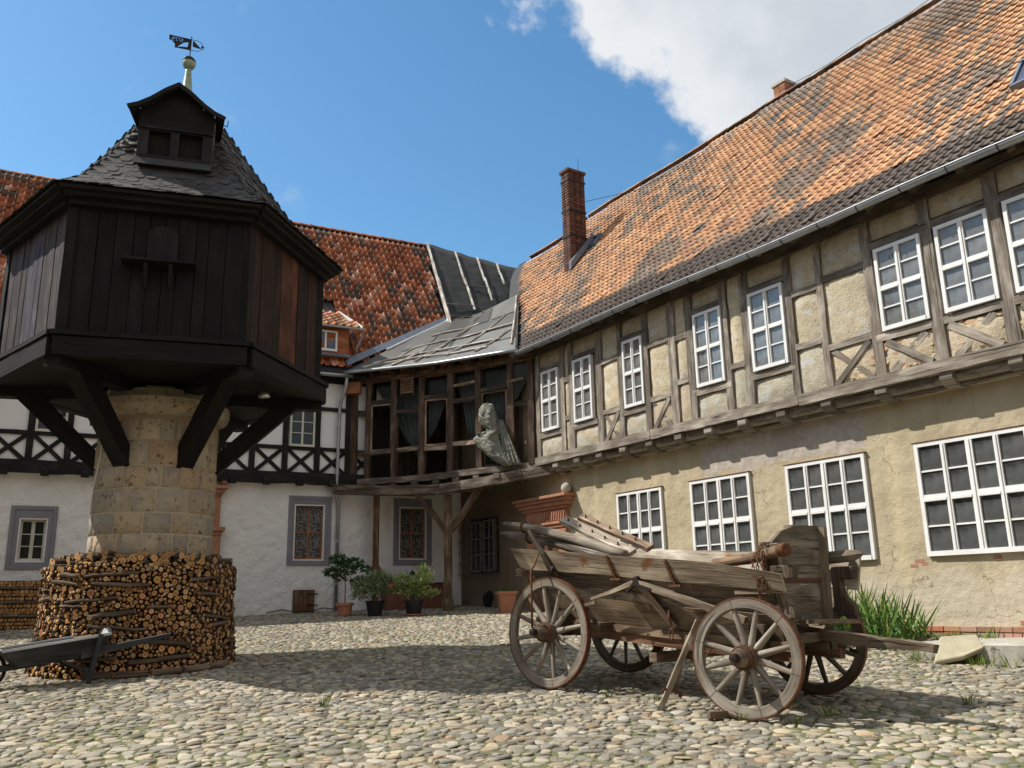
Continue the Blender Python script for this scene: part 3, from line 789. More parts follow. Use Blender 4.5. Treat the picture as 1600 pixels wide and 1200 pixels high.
    bay(6.89, 7.42, [4.02, 5.18], [beige, yel, yel], True)
    bay(8.43, 9.0, [4.01, 5.18], [pink, yel, beige], True)
    bay(9.24, 9.53, [4.21, 5.12], [pink, yel, yel])
    bay(10.67, 10.95, [4.2], [grey, yel])
    bay(12.17, 12.66, [4.2, 5.16], [grey, beige, pink])
    bay(12.82, 13.60, [4.02, 5.24], [pink, beige, beige], True)
    bay(16.95, 17.6, [4.0, 5.2], [beige, yel, beige], True)
    for (a, b_), cr, t in zip(wins, (0, 0, 0, 0, 0, 1, 1, 1, 1), (grey, beige, grey, grey, grey, pink, pink, beige, beige)):
        zb = 3.84 if not cr else 3.90
        a2 = max(p + w / 2 for p, w in posts if p < a + .2); b2 = min(p - w / 2 for p, w in posts if p > b_ - .2)
        infill(a2 - .02, b2 + .02, low, z(zb) - .03, shade(t), .10 if cr else .14)
        infill(a2 - .02, b2 + .02, z(5.6), z(5.98), (.80, .76, .68))
        if cr:
            bm('brace', M['timber'], RW, (a2 + .05, UP + .022, z(zb) - .04), (b2 - .05, UP + .022, low), .12, .09, seg=5, jit=.006, up=(0, 1, 0), tint=tnt())
            bm('brace', M['timber'], RW, (b2 - .1, UP + .040, z(zb) - .04), (a2 + .10, UP + .040, low), .11, .09, seg=5, jit=.006, up=(0, 1, 0), tint=tnt())
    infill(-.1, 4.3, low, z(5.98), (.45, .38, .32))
    # broken rubble in the panels under the right hand windows
    rb = MB()
    for (a, b_) in ((13.85, 14.6), (14.88, 15.6), (15.92, 16.6), (13.2, 13.58)):
        for _ in range(34):
            x = random.uniform(a, b_); zz = random.uniform(low + .03, z(3.82)); r = random.uniform(.02, .085)
            rb.blob((x, UP + .02, zz), (r * 1.5, .022, r), 2, .9, 3.2, seed=x * 7, colr=random.choice(((1., .92, .78), (1.05, .95, .85), (.85, .78, .68), (.95, .85, .7), (1.0, .72, .55))))
    rb.build('rubble_filling', M['infill'], RW); bpy.data.objects['rubble_filling']['kind'] = 'stuff'
    # wall plate, sill beam, jetty
    bm('wall_plate', M['timber'], RW, (-.2, UP + .05, z(6.03)), (20, UP + .05, z(6.03)), .2, .2, seg=30, jit=.008, tint=(.45, .4, .36))
    xs = [4.2, 8.4, 12.13, 16.4, 20]
    for a, b_ in zip(xs[:-1], xs[1:]):
        dz = random.uniform(-.012, .012)
        bm('sill_beam', M['timber'], RW, (a, UP + .03, z(3.265) + dz), (b_ - .015, UP + .03, z(3.265) + dz), .22, .19, seg=16, jit=.007, tint=gv(.1, 1.05))
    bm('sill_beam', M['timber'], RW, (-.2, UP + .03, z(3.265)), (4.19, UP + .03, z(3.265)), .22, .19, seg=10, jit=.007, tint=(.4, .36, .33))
    cor = [.8, 1.6, 2.4, 3.2, 4.2, 5.05, 5.87, 6.67, 7.47, 8.30, 9.15, 9.96, 10.81, 11.7, 12.64, 13.66, 14.74, 15.75, 16.8, 17.8, 18.8]
    for k, x in enumerate(cor):
        # carved joist end: square head, quarter round underneath
        P = [(x - .10, UP - .05, z(3.165)), (x - .10, UP - .05, z(3.06)), (x - .10, UP + .02, z(2.98)), (x - .10, UP + .12, z(2.95)), (x - .10, .02, z(2.95)), (x - .10, .02, z(3.165))]
        MB().prism(P, (.2, 0, 0)).build('corbel', M['timber'], RW, tint=gv(.15, .85), bevel=.008)
        if k + 1 < len(cor):
            x2 = cor[k + 1]; m = (x + x2) / 2
            # moulded filler board between the joist ends
            P = [(x + .1, UP + .03, z(3.165)), (x + .1, UP + .03, z(3.13)), (x + .18, UP + .03, z(3.125)), (x + .26, UP + .03, z(3.07)), (x2 - .26, UP + .03, z(3.07)), (x2 - .18, UP + .03, z(3.125)), (x2 - .1, UP + .03, z(3.13)), (x2 - .1, UP + .03, z(3.165))]
            MB().prism(P, (0, .10, 0)).build('filler_board', M['timber'], RW, tint=gv(.15, .75))
            bm('filler_board', M['timber'], RW, (x + .1, UP + .22, z(3.03)), (x2 - .1, UP + .22, z(3.03)), .13, .11, seg=3, jit=.004, tint=gv(.15, .8))
    MB().box(4.1, 20, -.05, .05, z(2.97), z(3.03)).build('wall_ledge', M['infill'], RW, tint=(1.1, 1., .95))
    # lower windows
    lows = [(6.80, 8.22), (9.04, 10.57), (11.40, 13.0), (13.88, 15.60), (16.9, 18.6)]
    ld = ['white lower window nearest the carved doorway', 'white lower window behind the wagon side', 'white lower window behind the wagon headboard', 'large white lower window by the iris bed', 'lower window beyond the right edge']
    for (a, b_), l in zip(lows, ld):
        window(RW, a, b_, z(.53), z(2.24), -.055, [(.25, .075), (.5, .10), (.75, .075)], [(.235, .026), (.5, .105), (.76, .026)], .06, dep=.09, label=l)
    # plaster reveal lines: thin lead drip above the windows
    for a, b_ in lows: bx('drip_strip', M['rust'], RW, a - .03, b_ + .03, -.065, .01, z(2.243), z(2.256))
    # barred window in the dark corner and the hole beneath
    window(RW, .55, 1.95, z(.72), z(2.2), -.02, [(.25, .03), (.5, .12), (.75, .03)], [(.3, .03), (.65, .03)], .07, mat=M['iron'], glass=M['glass'], dep=.05, label='barred window in the shaded corner')
    gb = MB()
    for k in range(8): x = .2 + k * .26; gb.beam((x, -.16, z(.66)), (x, -.16, z(2.28)), .018)
    for k in range(6): zz = z(.72 + k * .30); gb.beam((.12, -.17, zz), (2.08, -.17, zz), .018)
    for x in (.2, 2.02):
        for k in range(6): zz = z(.72 + k * .30); gb.beam((x, -.17, zz), (x, 0, zz), .016)
    gb.build('window_grille', M['old_iron'], RW)
    for k in range(2): window(RW, .62 + k * .62, 1.12 + k * .62, z(.78), z(2.12), -.045, [(.5, .02)], [(.33, .02), (.66, .02)], .02, mat=M['zinc'], glass=M['glass_dark'], dep=.03, rec=.015, label=('left' if k == 0 else 'right') + ' grey leaded casement behind the bars')
    MB().blob((1.42, -.01, z(.06)), (.26, .05, .22), 2, .35, 2).build('wall_hole', M['dark_room'], RW)
    # exposed bricks along the foot of the wall
    it = []
    for r_ in range(3):
        x = 11.6 + .13 * (r_ % 2)
        while x < 18.5:
            w = random.choice((.25, .125)) if r_ != 1 else .25
            miss = (r_ == 2 and random.random() < .72) or (r_ == 0 and x < 12.6)
            if not miss:
                t = random.choice(((1, 1, 1), (1.1, 1.3, 1.4), (1.25, 1.9, 2.4), (1.3, 1.15, 1.), (1.15, 1.5, 1.7)))
                it.append((Matrix.Translation((x + w / 2, -.012 + random.uniform(-.008, .008), z(-.60 + .083 * r_))) @ Matrix.Diagonal((w - .014, .07, .068, 1)), tuple(c * random.uniform(.85, 1.1) for c in t), 0, .2))
            x += w
    cube = ([(-.5, -.5, -.5), (.5, -.5, -.5), (.5, .5, -.5), (-.5, .5, -.5), (-.5, -.5, .5), (.5, -.5, .5), (.5, .5, .5), (-.5, .5, .5)], [(0, 3, 2, 1), (4, 5, 6, 7), (0, 1, 5, 4), (1, 2, 6, 5), (2, 3, 7, 6), (3, 0, 4, 7)], None, 0)
    for x, zz in ((13.72, .47), (13.62, .40), (13.80, .42), (14.9, .46), (6.78, .60)): it.append((Matrix.Translation((x, .008, z(zz))) @ Rm(0, random.uniform(-.06, .06), 0) @ Matrix.Diagonal((random.uniform(.1, .2), .03, .055, 1)), (1.1, 1.3, 1.4), 0, .2))
    pieces(RW, 'brick', [cube], it, M['brick'])
    # iron hook, wire
    MB().tube([(16.2, -.02, z(.10)), (16.2, -.10, z(.10)), (16.15, -.13, z(.05))], .012, 6).build('wall_hook', M['iron'], RW)
    # gable end wall & back
    MB().prism([(20., -.35, z(3)), (20., 9.7, z(3)), (20., 9.7, z(6.1)), (20, 4.5, z(12.6)), (20, -.35, z(6.1))], (.2, 0, 0)).build('gable_wall', M['infill'], RW)

    # ---------------- roof
    PR = R(50.); y0 = -.80; ze = z(6.03)
    RF = roof_frame(y0, ze, PR)
    # ridge profile: slope length as a function of x (the ridge sags and drops towards the corner)
    kx = [-2.4, -1.56, .3, .8, 1.95, 3.87, 6.0, 8.1, 9.45, 10.44, 11.5, 12.9, 20.2]
    kl = [7.35, 7.15, 7.25, 7.9, 8.2, 8.25, 8.36, 8.68, 8.74, 8.82, 8.95, 9.05, 9.3]
    ridge = lambda x: float(np.interp(x, kx, kl)) + .025 * math.sin(x * 2.1)
    # valley against the white wing: line on this roof (x as function of slope length)
    vx = lambda t: float(np.interp(t, [0, .5, 3.0, 3.9, 6.2, 7.6], [4.25, 4.05, 1.75, .75, -1.25, -2.25]))
    def sag(x, t): return -.05 * math.sin(math.pi * min(1, t / 9)) * (1 + .5 * math.sin(x * .55)) + .012 * noise.noise(Vector((x * .8, t * .8, 0)))
    deck = MB(); vs = []; nxk = 60; ntk = 20
    for i in range(nxk + 1):
        for j in range(ntk + 1):
            x = -2.6 + 22.8 * i / nxk; L_ = ridge(x); t = L_ * j / ntk; x = max(x, vx(t) - (.42 if t < 3.2 else .8))
            vs.append(RF @ Vector((x, t, sag(x, t) - .055)))
    fs = [(i * (ntk + 1) + j, (i + 1) * (ntk + 1) + j, (i + 1) * (ntk + 1) + j + 1, i * (ntk + 1) + j + 1) for i in range(nxk) for j in range(ntk)]
    deck.add(vs, fs)
    # rear slope
    rv = []
    for i in range(nxk + 1):
        x = -2.6 + 22.8 * i / nxk; p = RF @ Vector((x, ridge(x), -.055)); rv += [p, Vector((x, 9.9, z(6.0)))]
    deck.add(rv, [(2 * i, 2 * i + 2, 2 * i + 3, 2 * i + 1) for i in range(nxk)])
    roof = deck.build('roof', M['black_felt'], RW)
    tw, tl = .170, .240; rows = 41
    TT = [pantile(tw, .30, .024, .009, 9, .12, .040), pantile(tw, .30, .026, .009, 9, .14, .038), pantile(tw, .30, .022, .009, 9, .12, .040)]
    it = []
    dark_pal = [(.52, .72, .98), (.40, .56, .78), (.60, .70, .82), (.48, .66, .90)]
    for r_ in range(rows + 1):
        t = .27 + r_ * tl * .965
        for c in range(-16, 122):
            x = c * tw * .97 + .004 * math.sin(r_)
            if t > ridge(x) - .02 or x < vx(t) + .06: continue
            n1 = noise.noise(Vector((x * .55, t * .42, 2.))) + .45 * noise.noise(Vector((x * 1.9, t * 1.3, 7.)))
            dx0 = (x + t * .55)                 # weathering runs down slantwise
            n2 = noise.noise(Vector((dx0 * .9, t * .25, 11.)))
            if r_ < 4:
                tn = gv(.12, .85)
                tt = (tn[0] * 1.0, tn[0] * 1.0, tn[0] * 1.0); mat_i = 1
            else:
                mat_i = 0; v = random.uniform(.82, 1.18)
                if n1 + .5 * n2 + random.uniform(-.30, .30) > .22 or random.random() < .08: tn = tuple(q * v for q in random.choice(dark_pal))
                elif random.random() < .35: tn = (1.18 * v, 1.22 * v, 1.15 * v)
                elif random.random() < .3: tn = (.90 * v, .88 * v, .92 * v)
                else: tn = (1.05 * v, v, .92 * v)
                ed = max(0, 1 - (ridge(x) - t) / 1.2)   # paler mortared rows near the ridge
                if ed > 0 and random.random() < .6: tn = tuple(a * (1 - ed * .5) + b * ed * .5 for a, b in zip(tn, (1.0, 1.35, 1.9)))
                tt = tn
                if random.random() < .03: v2 = .55; tt = tuple(q * v2 for q in tt)
            dz = sag(x, t) + random.uniform(-.003, .005) + (.02 if random.random() < .01 else 0)
            m = RF @ Matrix.Translation((x + random.uniform(-.006, .006), t + random.uniform(-.009, .009), dz)) @ Rm(random.uniform(-.012, .012), random.uniform(-.015, .015), random.uniform(-.02, .02))
            it.append((m, tt, mat_i, 1.0))
    # template 1 uses the concrete material
    TT[1] = (TT[1][0], TT[1][1], None, 1)
    pieces(roof, 'tile', TT, it, [M['tile'], M['concrete_tile']], smooth=True, world=MR())
    # ridge tiles
    rt = []
    x = -1.75; cap = []
    n = 7; vs = []
    for yy in (0, .40):
        for k in range(n): a = math.pi * k / (n - 1); vs.append((yy, -.10 * math.cos(a), .065 * math.sin(a) + (.018 if yy else 0)))
    fs = [(k, k + 1, n + k + 1, n + k) for k in range(n - 1)] + [tuple(range(n, 2 * n))]
    while x < 20:
        p = RF @ Vector((x, ridge(x), sag(x, 9) + .02)); p2 = RF @ Vector((x + .3, ridge(x + .3), sag(x, 9) + .02)); d = (p2 - p).normalized(); up = Vector((0, 0, 1)); y_ = up.cross(d).normalized(); z_ = d.cross(y_)
        rt.append((frame_m(p, d, y_, z_), random.choice(((.7, .75, .85), (.45, .58, .75), (.85, .85, .85), (.8, 1.1, 1.5), (.35, .48, .65))), 0, 1)); x += .34
    pieces(roof, 'ridge_tile', [(vs, fs, None, 0)], rt, M['tile'], world=MR())
    # gutter with brackets
    gm = MB(); npt = 9; gs = 46; vs = []
    for i in range(gs + 1):
        x = 3.95 + 16.2 * i / gs; zz = z(6.02) + .02 * math.sin(x * .9)
        for k in range(npt):
            a = math.pi * k / (npt - 1); vs.append((x, y0 - .03 - .075 * math.cos(a), zz - .075 * math.sin(a)))
    fs = [(i * npt + k, i * npt + k + 1, (i + 1) * npt + k + 1, (i + 1) * npt + k) for i in range(gs) for k in range(npt - 1)]
    gm.add(vs, fs); gm.tube([(3.95 + 16.2 * i / gs, y0 - .105, z(6.025) + .02 * math.sin((3.95 + 16.2 * i / gs) * .9)) for i in range(gs + 1)], .012, 6)
    go = gm.build('gutter', M['zinc'], RW, smooth=True)
    sm = go.modifiers.new('thick', 'SOLIDIFY'); sm.thickness = .004
    for k in range(22):
        x = 4.2 + k * .75; zz = z(6.02) + .02 * math.sin(x * .9)
        MB().tube([(x, y0 - .03 - .084 * math.cos(a), zz - .084 * math.sin(a)) for a in [math.pi * q / 8 for q in range(9)]], .007, 5).build('gutter_bracket', M['iron'], RW)
    # rafter feet + boarded soffit
    for k in range(22):
        x = 4.3 + k * .75
        bm('rafter_foot', M['timber'], RW, (x, UP + .1, z(6.27)), (x, y0 + .08, z(5.985)), .11, .10, seg=2, jit=.004, tint=(.5, .45, .4))
    bxs = MB().add([(3.9, y0 + .02, z(6.03)), (20, y0 + .02, z(6.03)), (20, UP + .2, z(6.50)), (3.9, UP + .2, z(6.50))], [(0, 3, 2, 1)]); bxs.build('soffit', M['timber'], RW, tint=(.5, .45, .4))
    # small roof lights
    for (x, t, w, h, l) in ((3.3, 5.3, .34, .5, 'small roof light beside the chimney shadow'), (16.25, 2.2, .55, .8, 'roof light at the right edge')):
        m = RF @ Matrix.Translation((x, t, sag(x, t)))
        f = MB().box(-w / 2, w / 2, -h / 2, -h / 2 + .06, 0, .13).box(-w / 2, w / 2, h / 2 - .06, h / 2, 0, .16).box(-w / 2, -w / 2 + .05, -h / 2 + .06, h / 2 - .06, 0, .14).box(w / 2 - .05, w / 2, -h / 2 + .06, h / 2 - .06, 0, .14).build('roof_light', M['lead'], RW)
        f.matrix_local = m; f['label'] = l
        pn = MB().box(-w / 2 + .05, w / 2 - .05, -h / 2 + .06, h / 2 - .06, .10, .11).build('pane', M['glass_blue'], f)
    # chimneys
    def chimney(x0, x1, ya, yb, zb, zt, mat, label, bands, courses):
        core = bx('chimney', M['mortar'] if mat is M['brick'] else M['soot_brick'], RW, x0 + .012, x1 - .012, ya + .012, yb - .012, zb, zt - .02, tint=(.5, .45, .4)); core['label'] = label
        it = []; hgt = (zt - zb) / courses
        for c in range(courses):
            zz = zb + hgt * (c + .5); o = .06 if c % 2 else 0
            for (a0, a1, axis, fix, sgn) in ((x0, x1, 0, ya, -1), (ya, yb, 1, x1, 1), (ya, yb, 1, x0, -1), (x0, x1, 0, yb, 1)):
                n_ = max(1, round((a1 - a0) / .2)); w = (a1 - a0) / n_
                for q in range(n_):
                    cpos = a0 + w * (q + .5) + (o if n_ > 1 and 0 < q < n_ - 1 else 0)
                    v = random.uniform(.7, 1.3); tn = (v, v * random.uniform(.9, 1.1), v)
                    if axis == 0: m = Matrix.Translation((cpos, fix - sgn * .02, zz)) @ Matrix.Diagonal((w - .014, .05, hgt - .012, 1))
                    else: m = Matrix.Translation((fix - sgn * .02, cpos, zz)) @ Matrix.Diagonal((.05, w - .014, hgt - .012, 1))
                    it.append((m, tn, 0, .2))
        pieces(core, 'brick', [cube], it, mat, limit=140, world=MR())
        for b_ in bands: bx('chimney_band', M['iron'], RW, x0 - .02, x1 + .02, ya - .02, yb + .02, b_ - .03, b_ + .03)
        bx('chimney_cap', M['kerb'] if mat is M['brick'] else M['soot_brick'], RW, x0 - .04, x1 + .04, ya - .04, yb + .04, zt, zt + .08)
    chimney(2.78, 3.12, 1.85, 2.45, z(9.0), z(12.22), M['soot_brick'], 'tall sooty brick chimney rising at the corner', (z(10.2), z(11.0), z(11.95)), 38)
    MB().tube([(3.05, 2.3, z(12.2)), (3.05, 2.3, z(12.75))], .008, 5).build('lightning_rod', M['iron'], RW)
    MB().prism([(3.14, 1.75, z(9.10)), (3.14, 1.75, z(9.32)), (3.14, 2.6, z(10.35)), (3.14, 2.6, z(10.1))], (.10, 0, 0)).build('chimney_flashing', M['lead'], RW)
    chimney(8.35, 8.72, 4.75, 5.35, z(12.0), z(13.08), M['brick'], 'short brick chimney on the ridge', (), 11)
    # wires
    MB().tube([(2.8, 2.1, z(11.3)), (4.2, 3.6, z(11.6)), (5.5, 4.7, z(12.3))], .008, 4).build('chimney_wire', M['iron'], RW)
    MB().tube([(RF @ Vector((x, ridge(x), .14 + .03 * math.sin(x * 3)))) for x in np.arange(8.6, 19.6, .5)], .008, 4).build('lightning_cable', M['iron'], RW)
    return RF, vx, ridge
RF, vxf, ridge_r = build_right()

# ================================================================== WHITE WING (left)
LW = empty('white_wing', C, TL, 'whitewashed wing with black and white half-timbered upper storey and dark red tiled roof', 'building')
LW.matrix_world = ML()
def wall_holes(mb, x0, x1, z0, z1, holes, y=0., depth=.16, step=.5, amp=.0):
    """wall face at y with rectangular openings and reveals"""
    xs = sorted({x0, x1, *[h[0] for h in holes], *[h[1] for h in holes]}); zs = sorted({z0, z1, *[h[2] for h in holes], *[h[3] for h in holes]})
    for i in range(len(xs) - 1):
        for j in range(len(zs) - 1):
            cx, cz = (xs[i] + xs[i + 1]) / 2, (zs[j] + zs[j + 1]) / 2
            if any(h[0] < cx < h[1] and h[2] < cz < h[3] for h in holes): continue
            mb.add([(xs[i], y, zs[j]), (xs[i + 1], y, zs[j]), (xs[i + 1], y, zs[j + 1]), (xs[i], y, zs[j + 1])], [(0, 1, 2, 3)])
    for a, b, c, d in holes:
        P = [(a, c), (b, c), (b, d), (a, d)]
        for k in range(4):
            p, q = P[k], P[(k + 1) % 4]
            mb.add([(p[0], y, p[1]), (q[0], y, q[1]), (q[0], y + depth, q[1]), (p[0], y + depth, p[1])], [(0, 3, 2, 1)])
        mb.add([(a, y + depth, c), (b, y + depth, c), (b, y + depth, d), (a, y + depth, d)], [(0, 1, 2, 3)])
def build_left():
    ins = [(-10.90, -10.38, z(1.10), z(2.03)), (-4.66, -3.93, z(1.15), z(2.53)), (-1.80, -1.07, z(1.18), z(2.54))]
    b = MB(); wall_holes(b, -16.5, .0, .2, z(3.10), ins, 0., .17)
    b.box(-16.5, -.0, .20, 9.3, .2, z(3.1)); b.build('wall', M['white_wall'], LW)
    outer = [(-11.12, -10.16, z(.90), z(2.34)), (-4.85, -3.72, z(.99), z(2.78)), (-2.0, -.89, z(1.0), z(2.80))]
    kinds = ['grey stone surround of the small window left of the tower', 'grey stone surround of the leaded window left of the downpipe', 'grey stone surround of the leaded window under the gallery']
    for (a, b_, c, d), (e, f, h, i), l in zip(outer, ins, kinds):
        m = MB()
        # stepped frame: flat band, then two recessed fillets
        def ring(a0, b0, c0, d0, a1, b1, c1, d1, y0, y1):
            m.box(a0, a1, y0, y1, c0, d0); m.box(b1, b0, y0, y1, c0, d0); m.box(a1, b1, y0, y1, d1, d0); m.box(a1, b1, y0, y1, c0, c1)
        k = .09
        ring(a, b_, c, d, a + k, b_ - k, c + .10, d - k, -.03, .03)
        ring(a + k, b_ - k, c + .10, d - k, e - .035, f + .035, h - .035, i + .035, -.012, .03)
        ring(e - .034, f + .034, h - .034, i + .034, e, f, h, i, .02, .06)
        o = m.build('window_surround', M['grey_surround'], LW, bevel=.004); o['label'] = l
    window(LW, -10.90, -10.38, z(1.10), z(2.03), .10, [(.5, .075)], [(.33, .022), (.66, .022)], .045, mat=M['cream_paint'], glass=M['glass_dark'], label='cream casement of the small window left of the tower')
    for a, c, l in ((-4.66, z(1.15), 'brown framed leaded window left of the downpipe'), (-1.80, z(1.18), 'brown framed leaded window under the gallery')):
        w = window(LW, a, a + .73, c, c + 1.37, .09, [(.5, .045)], [(.5, .035)], .035, mat=M['orange_board'], glass=M['roundel'], label=l, rec=.03)
    # upper storey
    YU = -.13; low, top = z(3.37), z(6.0)
    MB().box(-16.5, 0, YU + .035, 9.3, z(3.08), z(6.0)).build('upper_wall', M['white_infill'], LW)
    bm('sill_beam', M['black_timber'], LW, (-16.5, YU + .0, z(3.23)), (-3.25, YU + .0, z(3.22)), .24, .29, seg=30, jit=.008)
    bm('sill_beam', M['black_timber'], LW, (-3.25, YU + .0, z(3.23)), (0, YU, z(3.23)), .24, .29, seg=6, jit=.008)
    for k in range(16):
        x = -3.8 - k * .84; bx('beam_end', M['black_timber'], LW, x - .09, x + .09, YU - .17, YU, z(3.02), z(3.2), bevel=.01)
    px = [-3.35 - .84 * k for k in range(16)]
    px[8] = -10.10; px[9] = -10.90; px = px[:8] + [-10.10, -10.90] + [-11.74 - .84 * k for k in range(6)]
    for x in px: bm('post', M['black_timber'], LW, (x, YU + .02, low - .05), (x, YU + .02, top), .15 if x != -3.35 else .17, .08, up=(0, 1, 0), seg=8, jit=.005)
    for a, b_ in zip(px[1:], px[:-1]):
        a2, b2 = a + .08, b_ - .08
        for zz in (4.02, 5.12):
            bm('rail', M['black_timber'], LW, (a2 - .01, YU + .02, z(zz)), (b2 + .01, YU + .02, z(zz)), .08, .10, seg=3, jit=.004, up=(0, 0, 1))
        bm('brace', M['black_timber'], LW, (a2, YU + .022, low), (b2, YU + .022, z(3.97)), .095, .06, up=(0, 1, 0), seg=4, jit=.004)
        bm('brace', M['black_timber'], LW, (b2, YU + .030, low), (a2, YU + .030, z(3.97)), .095, .06, up=(0, 1, 0), seg=4, jit=.004)
    for a, l in ((-4.93, 'white upper window right of the tower'), (-10.82, 'white upper window left of the tower')):
        window(LW, a, a + .66, z(4.06), z(5.07), YU - .03, [(.5, .05)], [(.34, .02), (.67, .02)], .05, mat=M['cream_paint'], glass=M['glass_dark'], dep=.06, label=l)
    # timber of the part behind the gallery
    for x in (-2.66, -2.05, -1.2, -.4): bm('post', M['black_timber'], LW, (x, YU + .02, low - .05), (x, YU + .02, top), .15, .08, up=(0, 1, 0), seg=4, jit=.005)
    for a, b_ in ((-3.26, -2.66), (-2.05, -1.2), (-1.2, -.4)):
        for zz in (4.0, 5.1): bm('rail', M['black_timber'], LW, (a, YU + .02, z(zz)), (b_, YU + .02, z(zz)), .08, .1, up=(0, 0, 1))
        bm('brace', M['black_timber'], LW, (a, YU + .022, low), (b_, YU + .022, z(3.97)), .095, .06, up=(0, 1, 0)); bm('brace', M['black_timber'], LW, (b_, YU + .03, low), (a, YU + .03, z(3.97)), .095, .06, up=(0, 1, 0))
    bx('dark_inner_panel', M['gallery_timber'], LW, -2.05, -.02, YU - .07, YU - .04, z(3.12), z(5.95), tint=(.35, .33, .30))  # dark panel covering the white wall behind the gallery bays
    bx('doorway', M['dark_room'], LW, -2.6, -2.1, YU - .005, YU + .03, z(3.15), z(5.35))
    # eaves
    PL = R(50.); y0, ze = -.5, z(6.08)
    LF = roof_frame(y0, ze, PL)
    bx('wall_plate', M['black_timber'], LW, -16.5, -0, YU - .05, .1, z(5.85), z(6.03))
    MB().add([(-16.5, y0 + .02, ze - .03), (-3.5, y0 + .02, ze - .03), (-3.5, YU + .1, ze + .30), (-16.5, YU + .1, ze + .30)], [(0, 3, 2, 1)]).build('soffit', M['black_timber'], LW)
    sag = lambda x, t: -.04 * math.sin(math.pi * min(1, t / 8.7)) + .012 * noise.noise(Vector((x * .8, t * .8, 4)))
    ridge = lambda x: float(np.interp(x, [-16, -7.3, -4, .8, 1.8, 2.6, 3.4, 4.3], [8.85, 8.78, 8.62, 8.58, 8.3, 8.1, 7.9, 7.7]))
    flash = lambda x: float(np.interp(x, [-3.45, -3.1, -1.78, .3], [.30, .45, 1.64, 3.42]))
    tile_edge = lambda t: .28 + (t - 3.4) * .097
    deck = MB(); nx, nt = 50, 14; vs = []
    for i in range(nx + 1):
        for j in range(nt + 1):
            x = -16.5 + 17.2 * i / nx; t = ridge(x) * j / nt; vs.append(LF @ Vector((x, t, sag(x, t) - .055)))
    deck.add(vs, [(i * (nt + 1) + j, (i + 1) * (nt + 1) + j, (i + 1) * (nt + 1) + j + 1, i * (nt + 1) + j + 1) for i in range(nx) for j in range(nt)])
    rv = []
    for i in range(nx + 8):
        x = -16.5 + 17.2 * i / nx; p = LF @ Vector((x, ridge(x), -.055)); rv += [p, Vector((x, 9.9, z(6)))]
    deck.add(rv, [(2 * i, 2 * i + 2, 2 * i + 3, 2 * i + 1) for i in range(nx + 7)])
    roof = deck.build('roof', M['black_felt'], LW)
    tw, tl = .195, .365
    T1 = pantile(tw, .42, .055, n=12, rw=.115, lift=.026); it = []
    dorm = lambda x, t: (-6.3 < x < -3.0 and .95 < t < 3.9 - max(0, (x + 4) * .0))
    for r_ in range(29):
        t = .36 + r_ * tl * .955
        for c in range(-86, 10):
            x = c * tw * .98
            if t > ridge(x) - .05 or x > tile_edge(t) - .08 or t < flash(x) + .34 or x < -16.3: continue
            if -6.3 < x < -3.25 and 1.15 < t < 3.95 - .0: 
                if x < -3.25 and t < 3.9: continue
            n1 = noise.noise(Vector((x * .7, t * .5, 20.))) + .6 * noise.noise(Vector((x * 2.7, t * 2, 9.)))
            v = random.uniform(.75, 1.2)
            if n1 + random.uniform(-.35, .35) > .22: tn = tuple(q * v for q in (.20, .22, .27))
            elif random.random() < .12: tn = tuple(q * v for q in (.9, .85, 1.0))
            else: tn = tuple(q * v for q in random.choice(((.56, .33, .25), (.47, .25, .18), (.70, .44, .33), (.36, .21, .17))))
            if t < 1.2: tn = tuple(q * 1.25 for q in tn)
            m = LF @ Matrix.Translation((x + random.uniform(-.008, .008), t + random.uniform(-.01, .01), sag(x, t) + random.uniform(-.004, .008))) @ Rm(random.uniform(-.02, .02), random.uniform(-.03, .03), random.uniform(-.02, .02))
            it.append((m, tn, 0, 1.))
    pieces(roof, 'tile', [T1], it, M['tile'], smooth=True, world=ML())
    n = 7; vs = []
    for yy in (0, .42):
        for k in range(n): a = math.pi * k / (n - 1); vs.append((yy, -.13 * math.cos(a), .10 * math.sin(a) + (.03 if yy == 0 else 0)))
    fs = [(k, k + 1, n + k + 1, n + k) for k in range(n - 1)] + [tuple(range(n))[::-1]]
    rt = [(Matrix.Translation(LF @ Vector((x, ridge(x) + .02, -.09))), random.choice(((.7, .5, .42), (.4, .35, .35), (.85, .6, .5))), 0, 1) for x in np.arange(-16.4, .6, .36)]
    pieces(roof, 'ridge_tile', [(vs, fs, None, 0)], rt, M['tile'], world=ML())
    # black felt strip up to the valley
    vall = lambda t: float(np.interp(t, [2.6, 4.9, 6.28, 7.73], [2.1, 2.95, 3.62, 4.25]))
    fb = MB(); nx, nt = 14, 12; vs = []
    for j in range(nt + 1):
        for i in range(nx + 1):
            t0 = j / nt; x0 = tile_edge(3.2 + 5.4 * t0); 
            tt_ = 3.2 + 5.0 * t0; x1 = vall(min(7.73, 2.7 + 5.0 * t0)) + .15
            x = x0 + (x1 - x0) * i / nx; tmax = ridge(x) + .03; tmin = float(np.interp(x, [.2, .5, 1.4, 2.4, 3.2], [3.25, 3.3, 3.6, 3.2, 3.0]))
            vs.append(LF @ Vector((x, tmin + (tmax - tmin) * t0, .10 + .05 * noise.noise(Vector((x * 1.5, t0 * 4, 6))) - .03 * abs(math.sin(x * 3.1)))))
    fb.add(vs, [(j * (nx + 1) + i, j * (nx + 1) + i + 1, (j + 1) * (nx + 1) + i + 1, (j + 1) * (nx + 1) + i) for j in range(nt) for i in range(nx)])
    o = fb.build('felt_sheet', M['black_felt'], LW, smooth=True); o['label'] = 'black felt strip between the red tiles and the orange roof'
    s_ = o.modifiers.new('t', 'SOLIDIFY'); s_.thickness = .10; s_.offset = -1
    P = lambda x, t, h=.15: LF @ Vector((x, t, h))
